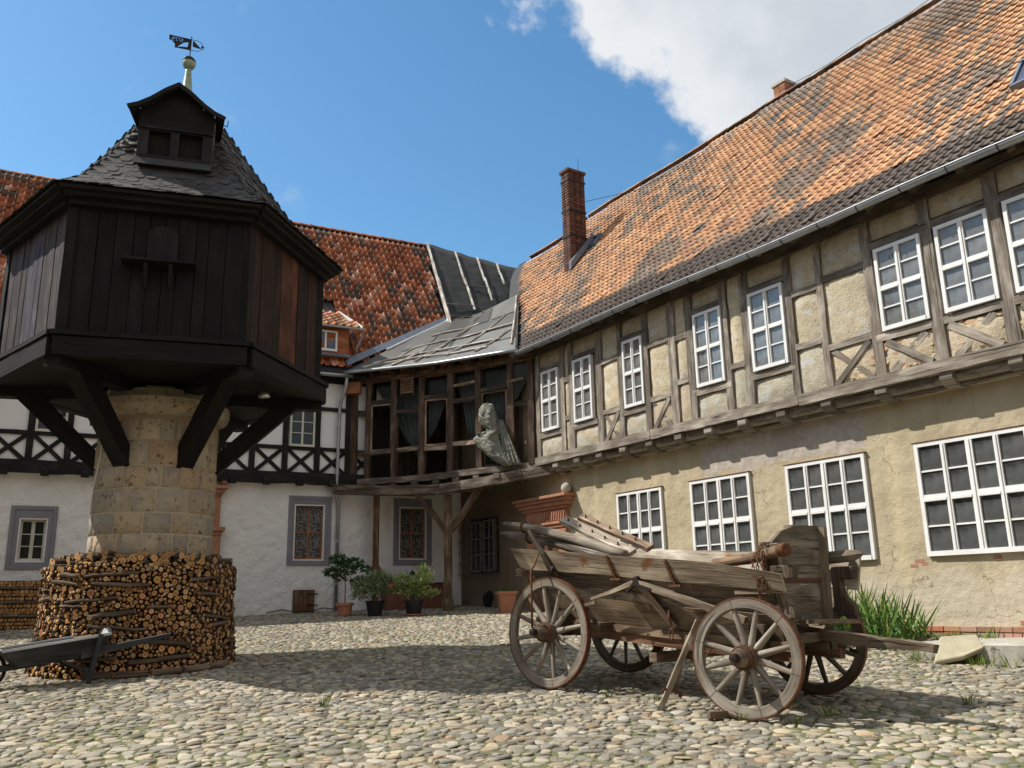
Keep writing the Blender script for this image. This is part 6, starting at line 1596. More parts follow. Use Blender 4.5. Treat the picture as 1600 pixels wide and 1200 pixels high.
# ================================================================== FARM WAGON
WO = Vector((.845, 10.46, g(10.46))); WA = math.atan2(-.754, .656)
WG = empty('farm_wagon', WO, WA, 'old silvered wooden farm wagon with four spoked wheels standing on the cobbles', 'wagon')
WM = Matrix.Translation(WO) @ Matrix.Rotation(WA, 4, 'Z'); WG.matrix_world = WM
def build_wagon():
    CW = M['cart']; t = lambda v=1.: gv(.12, v)
    hz = lambda v: v - g(10.46)                                     # world height to wagon height
    gl = lambda p: g((WM @ Vector(p)).y) - g(10.46)
    # wheels: (u, v, radius, axle turn)
    specs = [('near rear', .10, -.75, .580, R(4)), ('far rear', -.10, .75, .580, R(4)), ('near front', 2.64, -.78, .510, R(9)), ('far front', 2.37, .785, .510, R(9))]
    for l, u, v, r, tr in specs:
        zc = gl((u, v, 0)) + r + .014
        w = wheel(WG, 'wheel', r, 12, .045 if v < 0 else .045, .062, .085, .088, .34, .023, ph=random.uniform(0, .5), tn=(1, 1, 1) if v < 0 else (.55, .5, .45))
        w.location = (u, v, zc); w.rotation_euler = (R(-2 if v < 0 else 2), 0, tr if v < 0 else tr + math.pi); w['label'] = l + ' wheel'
    zr, zf = gl((0, 0, 0)) + .59, gl((2.5, 0, 0)) + .52
    bm('axle', CW, WG, (.10, -.66, zr), (-.10, .66, zr), .13, .14, seg=5, jit=.004, tint=(.45, .4, .36))
    bm('axle', CW, WG, (2.62, -.68, zf), (2.40, .68, zf), .13, .14, seg=5, jit=.004, tint=(.4, .36, .33))
    bm('bolster', CW, WG, (.06, -.50, zr + .13), (-.06, .50, zr + .13), .12, .12, seg=4, jit=.004, tint=(.5, .45, .4))
    bm('bolster', CW, WG, (2.60, -.55, zf + .16), (2.42, .55, zf + .16), .14, .16, seg=4, jit=.004, tint=(.4, .36, .33))
    bm('reach_pole', CW, WG, (-.4, 0, zr + .02), (2.5, 0, zf + .08), .09, .10, seg=6, jit=.005, tint=(.4, .36, .33))
    for s in (-1, 1):                                               # sway bars of the turntable
        bm('sway_bar', CW, WG, (1.15, s * .16, zf - .10), (2.75, s * .10, zf + .06), .07, .09, seg=4, jit=.005, tint=(.6, .55, .5))
        bm('fork_arm', CW, WG, (1.5, s * .30, zf - .02), (3.0, s * .06, zf + .04), .07, .08, seg=4, jit=.005, tint=(.5, .45, .4))
    bm('sway_bar', CW, WG, (1.22, -.36, zf - .10), (1.20, .36, zf - .10), .10, .10, seg=3, jit=.004, tint=(.8, .7, .6))
    bm('tongue', CW, WG, (2.30, -.10, hz(1.20)), (3.94, -.02, hz(1.035)), .11, .12, seg=9, jit=.010, w1=.08, h1=.07, tint=(.62, .55, .5))
    bm('splinter_bar', CW, WG, (2.98, -.45, zf + .12), (2.80, .55, zf + .12), .09, .08, seg=4, jit=.004, tint=(.5, .45, .4))
    bm('footboard', CW, WG, (2.95, -.30, hz(1.255)), (3.05, .42, hz(1.24)), .16, .035, seg=4, jit=.004, tint=(.8, .7, .6))
    # iron chains and bolts dangling under the front
    for k in range(7): MB().blob((2.9 + .04 * k, .5 - .05 * k, zf - .02), (.016, .016, .02), 1, .2).build('bolt', M['iron'], WG)
    # body lines: top rail and floor follow the tilt of the bed
    topz = lambda u: hz(float(np.interp(u, [-.55, .68, 2.19, 3.0], [2.08, 1.955, 1.80, 1.665])))
    midz = lambda u: hz(float(np.interp(u, [-.55, .69, 1.72, 3.0], [1.84, 1.745, 1.63, 1.515])))
    botz = lambda u: hz(float(np.interp(u, [-.4, .44, 1.71, 2.9], [1.30, 1.235, 1.13, 1.06])))
    def side(s):
        def sheet(u0, u1, ztop, zbot, vtop, vbot, th, tn, name, seg=12, cutl=0., cutr=0.):
            vs = []; uv = []
            for i in range(seg + 1):
                for zz, vv, e in ((ztop, vtop, 0), (zbot, vbot, 1)):
                    u = u0 + (u1 - u0) * i / seg + (cutl * e * (1 - i / seg)) - (cutr * e * (i / seg)); w = .004 * noise.noise(Vector((u * 3, e * 2, s)))
                    for d in (0, th): vs.append((u, s * (vv - d) + w, zz(u) + random.uniform(-.003, .003)))
            fs = []; uvs = []; o = random.random() * 9
            for i in range(seg):
                a, b_ = i * 4, i * 4 + 4                            # top out, top in, bot out, bot in
                l0, l1 = o + (u1 - u0) * i / seg, o + (u1 - u0) * (i + 1) / seg
                for f in ((a, b_, b_ + 2, a + 2), (a + 1, a + 3, b_ + 3, b_ + 1), (a, a + 1, b_ + 1, b_), (a + 2, b_ + 2, b_ + 3, a + 3)):
                    fs.append(f if s < 0 else f[::-1]); q = [(l0, o), (l1, o), (l1, o + .25), (l0, o + .25)]
                    if f[1] == a + 3 or f[1] == a + 1: q = [(l0, o + .5), (l0, o + .75), (l1, o + .75), (l1, o + .5)]
                    uvs.append(q if s < 0 else q[::-1])
            for a in (0, seg * 4): fs.append((a, a + 1, a + 3, a + 2)); uvs.append([(0, 0), (0, .03), (.2, .03), (.2, 0)])
            return MB().add(vs, fs, uvs).build(name, CW, WG, tint=tn)
        tz_ = topz if s < 0 else (lambda u: hz(float(np.interp(u, [-.55, 3.0], [2.11, 1.86]))))
        sheet(-.55, 3.0, tz_, midz, .72, .64, .032, (1.15, 1.1, 1.02) if s < 0 else (1.7, 1.75, 1.8), 'side_board', 14, .10, .02)
        # two boards below, leaning inwards
        m2 = lambda u: midz(u) * .52 + botz(u) * .48
        sheet(-.32, 2.86, lambda u: midz(u) + .012, lambda u: m2(u) + .004, .625, .50, .03, (.60, .56, .52), 'side_board', 12, .05, .05)
        sheet(-.28, 2.82, lambda u: m2(u) - .002, botz, .50, .385, .03, (.72, .62, .52), 'side_board', 12, .05, .05)
        bm('bottom_rail', CW, WG, (-.45, s * .40, botz(-.4) - .035), (2.95, s * .40, botz(2.9) - .03), .07, .07, seg=9, jit=.005, tint=(.75, .62, .5))
        bm('bottom_rail', CW, WG, (-.35, s * .36, botz(-.4) - .12), (2.90, s * .36, botz(2.9) - .11), .09, .09, seg=9, jit=.006, tint=(.7, .45, .33))
        for u in (.98, 1.75) + ((-.10, 2.6) if s > 0 else ()):
            MB().beam((u, s * .725, topz(u) - .01), (u + .05, s * .655, midz(u) - .03), .03, .02, up=(0, 1, 0)).beam((u - .02, s * .65, midz(u) - .035), (u + .12, s * .65, midz(u) - .035), .035, .022).build('iron_strap', M['rust'], WG)
        # middle standard with the two spreading arms
        yo = s * .66
        MB().beam((1.31, yo, hz(1.69)), (1.33, yo, hz(1.60)), .07, .05, up=(0, 1, 0)).beam((1.31, yo - s * -.03, hz(1.62)), (1.18, yo, hz(1.55)), .03, .03).beam((1.31, yo - s * -.03, hz(1.62)), (1.52, yo, hz(1.555)), .03, .03).build('iron_bracket', M['iron'], WG)
        bm('side_arm', CW, WG, (1.29, yo - s * .01, hz(1.635)), (.66, yo - s * .02, hz(1.485)), .05, .05, seg=5, jit=.004, w1=.03, h1=.025, tint=(1.25, 1.2, 1.1))
        bm('side_arm', CW, WG, (.78, yo + s * .04, hz(1.45)), (.30, yo - s * .02, hz(1.37)), .04, .035, seg=4, jit=.004, tint=(1.1, 1.05, 1.0))
        bm('side_arm', CW, WG, (1.33, yo - s * .01, hz(1.63)), (2.55, yo + s * .02 - s * .06, hz(1.27)), .06, .06, seg=6, jit=.005, tint=(.8, .74, .68))
        bm('side_strut', CW, WG, (1.34, s * .63, hz(1.60)), (1.62, s * .46, hz(1.20)), .07, .06, seg=4, jit=.004, tint=(.9, .8, .7))
    side(-1); side(1)
    for k in range(6):
        v = -.33 + k * .132; bm('floor_board', CW, WG, (-.3, v, botz(-.3) + .01), (2.8, v, botz(2.8) + .01), .125, .03, seg=5, jit=.003, tint=t(.9))
    # tailboard at the rear
    for k in range(3):
        f0, f1 = k / 3, (k + 1) / 3; zz = lambda f: hz(1.32 + (1.84 - 1.32) * f); vv = lambda f: .36 + .26 * f
        MB().prism([(-.30, -vv(f0 + .01), zz(f0 + .01)), (-.30, vv(f0 + .01), zz(f0 + .01)), (-.30, vv(f1 - .01), zz(f1 - .01)), (-.30, -vv(f1 - .01), zz(f1 - .01))], (.035, 0, 0)).build('tail_board', CW, WG, tint=t(.9))
    for s in (-1, 1): bm('tail_standard', CW, WG, (-.42, s * .60, hz(1.88)), (-.36, s * .42, hz(1.35)), .08, .06, seg=4, jit=.006, tint=(1.1, .9, .8))
    bm('rear_cross_bar', CW, WG, (-.44, -.70, hz(1.80)), (-.44, .70, hz(1.80)), .09, .09, seg=5, jit=.005, tint=(1.1, 1., .9))
    # headboard with arched top, boards and battens
    u0 = 2.72
    prof = lambda v: hz(float(np.interp(v, [-.50, -.42, -.25, -.05, .12, .30, .52], [1.88, 1.96, 2.06, 2.115, 2.13, 2.13, 2.125])))
    wv = lambda zz: .36 + (zz - hz(1.25)) / (hz(1.95) - hz(1.25)) * .14
    lv = [1.22, 1.40, 1.58, 1.76, 1.93]
    for a, b_ in zip(lv, lv[1:] + [None]):
        za = hz(a) + .001; hl = wv(za)
        if b_: zb_ = hz(b_) - .001; P = [(u0, -hl, za), (u0, hl, za), (u0, wv(zb_), zb_), (u0, -wv(zb_), zb_)]
        else: P = [(u0, -hl + .01, za)] + [(u0, hl, za)] + [(u0, v, prof(v)) for v in (.52, .4, .25, .12, 0, -.12, -.25, -.36, -.44)]
        MB().prism(P, (.035, 0, 0)).build('head_board', CW, WG, tint=t(.78))
    for v in (-.43, .0, .40):
        zt_ = prof(v) + .01; bm('head_batten', CW, WG, (u0 - .03, v * .78, hz(1.2)), (u0 - .03, v, zt_), .085, .055, up=(0, 1, 0), seg=5, jit=.004, tint=(.6, .55, .5))
        if v: bm('head_batten', CW, WG, (u0 + .065, v * .85, hz(1.2)), (u0 + .065, v * 1.03, zt_ - .02), .08, .06, up=(0, 1, 0), seg=5, jit=.004, tint=(.85, .8, .72))
    for v in (-.22, .24): MB().lathe([(.016, -.006), (.016, .0)], 10, (0, 0, 0), axis='Y').build('peg_hole', M['white_infill'], WG).matrix_local = Matrix.Translation((u0 - .003, v, hz(2.03))) @ Matrix.Rotation(R(-90), 4, 'Z')
    # front standards and carved bolster ends seen at the right
    for s in (-1, 1):
        P = [(2.80, s * .46, hz(1.28)), (3.02, s * .46, hz(1.28)), (3.00, s * .46, hz(1.38)), (2.90, s * .46, hz(1.48)), (2.88, s * .46, hz(1.62)), (3.02, s * .46, hz(1.62)), (3.03, s * .46, hz(1.74)), (2.80, s * .46, hz(1.74))]
        MB().prism(P, (0, .10 * s, 0)).build('front_standard', CW, WG, tint=(.45, .4, .36), bevel=.012)
    MB().tube([(2.60, .52, hz(1.82)), (2.98, .54, hz(1.84)), (3.06, .55, hz(1.85)), (3.10, .55, hz(1.85))], [.07, .065, .04, .015], 6).build('pole_end', CW, WG, tint=(.8, .75, .7))
    bm('iron_strap', M['rust'], WG, (2.76, -.46, hz(1.62)), (2.76, .46, hz(1.62)), .02, .03)
    MB().box(2.45, 2.95, -.62, -.55, hz(1.50), hz(1.54)).build('corner_board', CW, WG, tint=(1.1, 1., .9))
    bm('corner_board', CW, WG, (2.90, -.60, hz(1.53)), (2.90, -.42, hz(1.12)), .07, .05, up=(0, 1, 0), tint=(.9, .8, .7))
    # hooks and rings on the near side
    MB().tube([(1.66, -.60, hz(1.36)), (1.67, -.62, hz(1.30)), (1.68, -.60, hz(1.22))], .012, 6).tube([(1.68 + .022 * math.cos(a), -.61, hz(1.14) + .05 * math.sin(a)) for a in [6.283 * k / 12 for k in range(12)]], .007, 5, closed=True).build('hook_ring', M['rust'], WG)
    MB().tube([(1.0 + .016 * math.cos(a), -.66, hz(1.50) + .022 * math.sin(a)) for a in [6.283 * k / 10 for k in range(10)]], .006, 5, closed=True).build('hook_ring', M['iron'], WG)
    # rear stake and stay rod to the hub
    MB().tube([(-.20, -.74, hz(2.26)), (-.10, -.73, hz(2.12)), (.02, -.72, hz(1.98)), (.10, -.70, hz(1.83)), (.17, -.66, hz(1.72))], [.022, .03, .035, .035, .03], 7).build('rear_stake', CW, WG, tint=(.35, .3, .28))
    MB().tube([(-.02, -.76, hz(1.99)), (.03, -.84, hz(1.93)), (.06, -.90, hz(1.86)), (.06, -.95, hz(1.80)), (.07, -.96, hz(1.5)), (.08, -.97, zr + .02)], .013, 8).build('stay_rod', M['rust'], WG, smooth=True)
    MB().blob((.13, -.70, hz(1.80)), (.035, .03, .05), 2, .3).build('iron_fitting', M['iron'], WG)
    # brake gear under the bed
    MB().tube([(.3, -.5, zr - .02), (.6, -.2, zr - .05), (.8, .1, zr - .03)], .014, 6).build('brake_rod', M['iron'], WG)
    bm('brake_block', CW, WG, (.70, -.62, zr + .02), (.72, .55, zr + .02), .09, .09, seg=4, jit=.005, tint=(.45, .38, .33))
    return topz, hz, gl
topz, hz, glw = build_wagon()
def on_wagon(name, label, cat, group=None):
    o = empty(name, WO, WA, label, cat, group); o.matrix_world = WM; return o
def wagon_load():
    CW = M['cart']
    # two long shafts pointing up to the left
    for k, (a, b_, l) in enumerate((((-1.16, -.30, 2.43), (.95, -.40, 1.93), 'upper thick grey shaft pole jutting over the wagon rear'), ((-1.42, -.12, 2.33), (.75, -.42, 1.90), 'lower shaft pole with a split tip jutting over the wagon rear'))):
        o = on_wagon('shaft_pole', l, 'pole', 'shaft poles lying in the wagon')
        p0, p1 = Vector((a[0], a[1], hz(a[2]))), Vector((b_[0], b_[1], hz(b_[2]))); N_ = 10; pts = [p0.lerp(p1, q / N_) + Vector((0, 0, .035 * math.sin(math.pi * q / N_))) for q in range(N_ + 1)]
        MB().tube(pts, [.018, .042, .05, .052, .053, .055, .056, .057, .058, .058, .055], 9).build('pole', M['timber'], o, smooth=True, tint=(.95, .95, .92) if k == 0 else (.8, .8, .78))
        MB().tube([pts[3 if k else 2] + Vector((0, .06 * math.cos(a2), .065 * math.sin(a2))) for a2 in [6.283 * q / 12 for q in range(12)]], .014, 6, closed=True).build('iron_band', M['rust'], o)
    for k, (a, b_, w, l) in enumerate((((-.39, .0, 2.43), (.72, -.02, 1.97), .13, 'whitish plank with iron screws leaning out of the wagon'), ((-.22, .13, 2.455), (.86, .12, 2.02), .10, 'reddish edged plank leaning behind the whitish one'))):
        o = on_wagon('loose_plank', l, 'plank', 'planks leaning in the wagon')
        bm('board', CW, o, (a[0], a[1], hz(a[2])), (b_[0], b_[1], hz(b_[2])), w, .05, up=(0, -.5, 1), seg=7, jit=.005, tint=(1.9, 1.9, 1.95) if k == 0 else (1.3, 1.1, 1.0))
        for q in range(5):
            f = .1 + q * .18; p = Vector(a).lerp(Vector(b_), f); MB().lathe([(.010, 0), (.010, .03), (.004, .033)], 7, (p.x, p.y - .02, hz(p.z) + .02)).build('screw', M['iron'], o)
    o = on_wagon('rusty_pole', 'rusty round pole end resting on the wagon rail with a chain over it', 'pole')
    MB().tube([(2.02, -.30, hz(1.80)), (2.5, -.45, hz(1.815)), (2.88, -.56, hz(1.86)), (3.0, -.60, hz(1.875))], [.045, .05, .052, .05], 12).build('pole', M['timber'], o, smooth=True, tint=(.8, .6, .45))
    MB().lathe([(.0, 0), (.04, .002), (.056, .006), (.058, .09), (.054, .095)], 14).build('pole_ferrule', M['rust'], o, smooth=True).matrix_local = Matrix.Translation((3.02, -.606, hz(1.878))) @ Vector((-1, .32, -.12)).to_track_quat('Z', 'Y').to_matrix().to_4x4()
    # rusty chain: links
    o = on_wagon('chain', 'rusty iron chain looped over the pole and dangling at the wagon front', 'chain')
    lk = MB(); lk.tube([(.012 * math.cos(a), 0, .022 * math.sin(a)) for a in [6.283 * k / 10 for k in range(10)]], .0045, 5, closed=True)
    proto = lk.build('chain_link', M['rust'], o)
    paths = [[(2.80, -.66, 1.86), (2.80, -.68, 1.78), (2.79, -.69, 1.60), (2.80, -.68, 1.44)], [(2.84, -.66, 1.90), (2.86, -.69, 1.75), (2.84, -.68, 1.62), (2.88, -.66, 1.50)], [(2.76, -.60, 1.88), (2.74, -.67, 1.80), (2.76, -.69, 1.64), (2.84, -.69, 1.60), (2.88, -.67, 1.72), (2.84, -.64, 1.86)], [(2.82, -.5, 1.90), (2.81, -.58, 1.945), (2.82, -.66, 1.90), (2.81, -.69, 1.80), (2.88, -.69, 1.70), (2.78, -.69, 1.58), (2.82, -.69, 1.50)]]
    first = True
    for P in paths:
        P = [Vector((p[0] - .04, p[1], hz(p[2]))) for p in P]
        for a, b_ in zip(P[:-1], P[1:]):
            n_ = max(1, int((b_ - a).length / .032))
            for q in range(n_):
                l_ = proto if first else link_copy(proto, o); first = False
                d = (b_ - a).normalized(); l_.matrix_local = Matrix.Translation(a.lerp(b_, (q + .5) / n_)) @ d.to_track_quat('Z', 'Y').to_matrix().to_4x4() @ Matrix.Rotation(R(90) * (q % 2) + .4, 4, 'Z')
    # prop stick
    gp = Vector((1.29, 8.53, g(8.53)))
    o = empty('prop_stick', gp, 0, 'forked wooden prop leaning against the wagon left of its near front wheel', 'prop')
    T_ = WM @ Vector((2.02, -.62, hz(1.27))) - gp
    bm('stick', CW, o, (0, 0, .0), T_, .05, .045, seg=8, jit=.006, w1=.085, h1=.05, tint=(1., .95, .9))
    bm('stick', CW, o, T_ * .28 + Vector((.06, .03, 0)), T_ * .60 + Vector((.0, .0, 0)), .035, .03, seg=4, jit=.004, tint=(.8, .75, .7))
    MB().tube([T_ * .22 + Vector((-.05, -.02, .02)), T_ * .22 + Vector((.08, 0, .0)), T_ * .20 + Vector((.12, 0, -.02))], .014, 6).blob(T_ * .20 + Vector((.12, 0, -.02)), (.025, .025, .03), 1, .1).build('iron_ring', M['rust'], o)
    MB().tube([T_ * .62 + Vector((.0, 0, 0)), T_ * .6 + Vector((.10, .05, -.04)), T_ * .55 + Vector((.22, .1, -.02)), T_ * .6 + Vector((.3, .15, .05))], .010, 5).blob(T_ * .6 + Vector((.10, .02, -.03)), (.03, .03, .03), 1, .4).build('wire', M['rust'], o)
wagon_load()
tag(MB().box(-.10, .10, -.055, .055, 0, .07).build('loose_brick', M['brick'], None, bevel=.008), 'loose red brick on the cobbles behind the far front wheel', 'brick')
bpy.data.objects['loose_brick'].location = (3.12, 9.30, g(9.3) + .02); bpy.data.objects['loose_brick'].rotation_euler = (.05, 0, .35)
lb = MB().box(-.09, .09, -.03, .03, 0, .06).build('wheel_chock', M['cart'], None, tint=(.5, .4, .35)); tag(lb, 'dark wooden wedge under the near front wheel', 'chock'); lb.location = (1.72, 8.05, g(8.05) + .015); lb.rotation_euler = (0, 0, .3)

# ================================================================== WHEELBARROW
def barrow():
    B = Vector((-6.15, 10.60, g(10.6))); a = math.atan2(.61, .79)
    o = empty('wheelbarrow', B, a, 'dark grey wooden wheelbarrow with iron spoked wheel beside the round firewood stack', 'wheelbarrow')
    K, E_ = M['barrow'], M['barrow_edge']
    w = wheel(o, 'wheel', .215, 6, .0, .03, .028, .035, .12, .010, mats=(M['iron'], M['iron']), fel=False); w.location = (0, 0, .225)
    for s in (-1, 1):
        # near/far side boards
        def P(u, h, lean): return Vector((u, s * (.20 + .10 * lean), h))
        MB().prism([P(.30, .25, 0), P(1.16, .36, 0), P(1.26, .60, 1), P(.10, .44, 1)], (0, .022 * s, 0)).build('side_board', K, o)
        MB().beam(P(.10, .440, 1) + Vector((0, s * .012, 0)), P(1.26, .600, 1) + Vector((0, s * .012, 0)), .030, .030).build('worn_sunlit_edge', E_, o)
        bm('leg', K, o, (1.04, s * .34, .02), (1.14, s * .335, .60), .045, .05, up=(1, 0, 0), tint=(1, 1, 1))
        bm('leg_brace', K, o, (1.05, s * .33, .16), (.76, s * .27, .30), .03, .03)
        bm('runner', K, o, (-.02, s * .07, .215), (.62, s * .20, .30), .05, .06)
        bm('handle', K, o, (.95, s * .24, .37), (1.98, s * .28, .555), .045, .12, w1=.03, h1=.045)
        bm('worn_sunlit_edge', E_, o, (1.34, s * .262, .475), (1.98, s * .281, .582), .03, .006)
    MB().prism([(.30, -.20, .25), (.30, .20, .25), (.10, .30, .44), (.10, -.30, .44)], (-.02, 0, .015)).build('front_board', K, o)
    MB().beam((.09, -.31, .455), (.09, .31, .455), .03, .014).build('worn_sunlit_edge', E_, o)
    MB().prism([(1.16, -.20, .36), (1.16, .20, .36), (1.26, .30, .60), (1.265, .16, .655), (1.27, 0, .67), (1.265, -.16, .655), (1.26, -.30, .60)], (.022, 0, 0)).build('back_board', K, o)
    MB().prism([(1.19, -.20, .46), (1.19, .20, .46), (1.245, .27, .60), (1.25, .15, .645), (1.253, 0, .66), (1.25, -.15, .645), (1.245, -.27, .60)], (-.004, 0, 0)).build('inner_lining', E_, o)
    MB().prism([(.30, -.21, .24), (.30, .21, .24), (1.17, .21, .35), (1.17, -.21, .35)], (0, 0, .02)).build('floor_board', K, o)
    bm('leg_stretcher', K, o, (1.05, -.33, .2), (1.05, .33, .2), .03, .03)
    MB().tube([(-.0, -.12, .225), (0, .12, .225)], .014, 8).build('axle', M['iron'], o)
barrow()

# ================================================================== PLANTS, POTS, ODDS AND ENDS
def leaves(mb, c, rad, n, size, elong=2.2, up=.3, pal=None, shell=.5):
    for _ in range(n):
        d = Vector((random.gauss(0, 1), random.gauss(0, 1), random.gauss(0, 1))); d.normalize(); k = random.uniform(shell, 1.) ** .7
        p = Vector(c) + Vector((d.x * rad[0], d.y * rad[1], d.z * rad[2])) * k
        ax = (d + Vector((random.uniform(-.6, .6), random.uniform(-.6, .6), random.uniform(-.3, .6) + up))).normalized()
        sd = ax.cross(Vector((random.uniform(-1, 1), random.uniform(-1, 1), random.uniform(-1, 1)))).normalized(); nn = ax.cross(sd)
        L = size * random.uniform(.7, 1.25); w = L / elong
        t = random.choice(pal) if pal else (1, 1, 1); v = random.uniform(.75, 1.3); t = tuple(q * v for q in t)
        mb.add([p, p + ax * L * .35 + sd * w * .5 + nn * w * .12, p + ax * L, p + ax * L * .35 - sd * w * .5 + nn * w * .12, p + ax * L * .5], [(0, 1, 4), (1, 2, 4), (2, 3, 4), (3, 0, 4)], None, 0, t)
def stems(mb, base, tips, r):
    for t in tips:
        t = Vector(t); b_ = Vector(base); m = b_.lerp(t, .5) + Vector((random.uniform(-.05, .05), random.uniform(-.05, .05), .05)); mb.tube([b_, m, t], [r, r * .7, r * .35], 5)
def pot_tree():
    p = Vector((-4.11, 21.62, g(21.62))); o = empty('potted_tree', p, 0, 'slim dark leaved citrus tree in a round terracotta pot by the downpipe', 'potted tree')
    MB().lathe([(.13, 0), (.15, .02), (.175, .16), (.185, .24), (.22, .245), (.225, .31), (.20, .315), (.19, .28), (0, .28)], 20).build('pot', M['terracotta'], o, smooth=False)
    s = MB().tube([(0, 0, .27), (.01, 0, .7), (-.01, .01, 1.1), (.0, 0, 1.3)], [.016, .014, .012, .01], 6)
    tips = [(-.35, 0, 1.35), (.4, .1, 1.35), (.45, 0, 1.0), (-.3, .1, 1.15), (.1, -.1, 1.55), (-.2, 0, 1.6)]; stems(s, (0, 0, .95), tips, .01); s.build('trunk', M['bark'], o, tint=(1, 1, 1))
    f = MB(); pal = [(1, 1, 1), (1.2, 1.1, 1), (.7, .75, .7)]
    for c, r, n in (((-.18, 0, 1.58), (.24, .2, .16), 150), ((.22, 0, 1.48), (.26, .2, .15), 150), ((-.36, .05, 1.22), (.22, .18, .14), 110), ((.52, 0, 1.30), (.13, .12, .10), 50), ((.40, 0, .92), (.26, .18, .14), 110), ((.08, -.05, 1.28), (.22, .2, .12), 80), ((-.16, .0, 1.05), (.13, .12, .08), 30)): leaves(f, c, r, int(n * 1.8), .095, 1.7, .0, pal, .15)
    f.build('foliage', M['leaf'], o)
pot_tree()
def pot_shrub(p, label, seed, clumps, pal, saucer, lf=.11):
    random.seed(seed); o = empty('potted_shrub', (p[0], p[1], g(p[1])), 0, label, 'potted shrub')
    MB().lathe([(.15, 0), (.16, .02), (.215, .33), (.235, .335), (.235, .36), (.20, .36), (.19, .32), (0, .32)], 18).build('pot', M['black_plastic'], o)
    if saucer: MB().lathe([(.20, 0), (.25, .02), (.25, .045), (.22, .03)], 18, (0, 0, .003)).build('saucer', M['terracotta'], o)
    s = MB(); stems(s, (0, 0, .3), [c[0] for c in clumps] + [(c[0][0] * .7, c[0][1], c[0][2] + .15) for c in clumps], .011); s.build('stems', M['bark'], o, tint=(1, 1, 1))
    f = MB()
    for c, r, n in clumps: leaves(f, c, r, int(n * 2.1), lf * 1.08, 3.0, .5, pal, .1)
    f.build('foliage', M['silver_leaf'], o)
pot_shrub((-3.36, 21.45), 'silvery green potted shrub in a black pot, middle of the three pots', 21, [((-.05, 0, .95), (.30, .25, .22), 200), ((-.38, 0, .80), (.22, .2, .20), 120), ((.28, 0, .90), (.24, .2, .24), 140), ((.02, 0, .68), (.40, .25, .18), 150), ((-.42, 0, .52), (.18, .15, .12), 60), ((.42, 0, .72), (.12, .1, .15), 50), ((.1, 0, 1.12), (.18, .1, .12), 50)], [(1, 1, 1), (1.15, 1.1, 1.2), (.7, .75, .7), (1.3, 1.3, 1.25)], False)
pot_shrub((-2.42, 21.30), 'yellow green potted shrub with a pink flower on a red saucer', 22, [((-.32, 0, .92), (.22, .2, .22), 120), ((.02, 0, .85), (.28, .22, .24), 150), ((.30, 0, .98), (.20, .18, .26), 110), ((.22, 0, 1.25), (.09, .08, .14), 34), ((.0, 0, .60), (.40, .25, .18), 130), ((.45, 0, .55), (.20, .14, .10), 55), ((-.45, 0, .72), (.14, .12, .10), 40)], [(1.1, 1.15, .75), (1.3, 1.3, .85), (.75, .85, .5), (1.6, 1.6, 1.15)], True)
fl = MB()
for k in range(14): leaves(fl, (0, 0, 0), (.05, .05, .05), 1, .06, 1.6)
fo = fl.build('flower', surf('pink petal', (.55, .10, .07)), bpy.data.objects['potted_shrub.001']); fo.location = (-.52, -.12, .80)
random.seed(31)
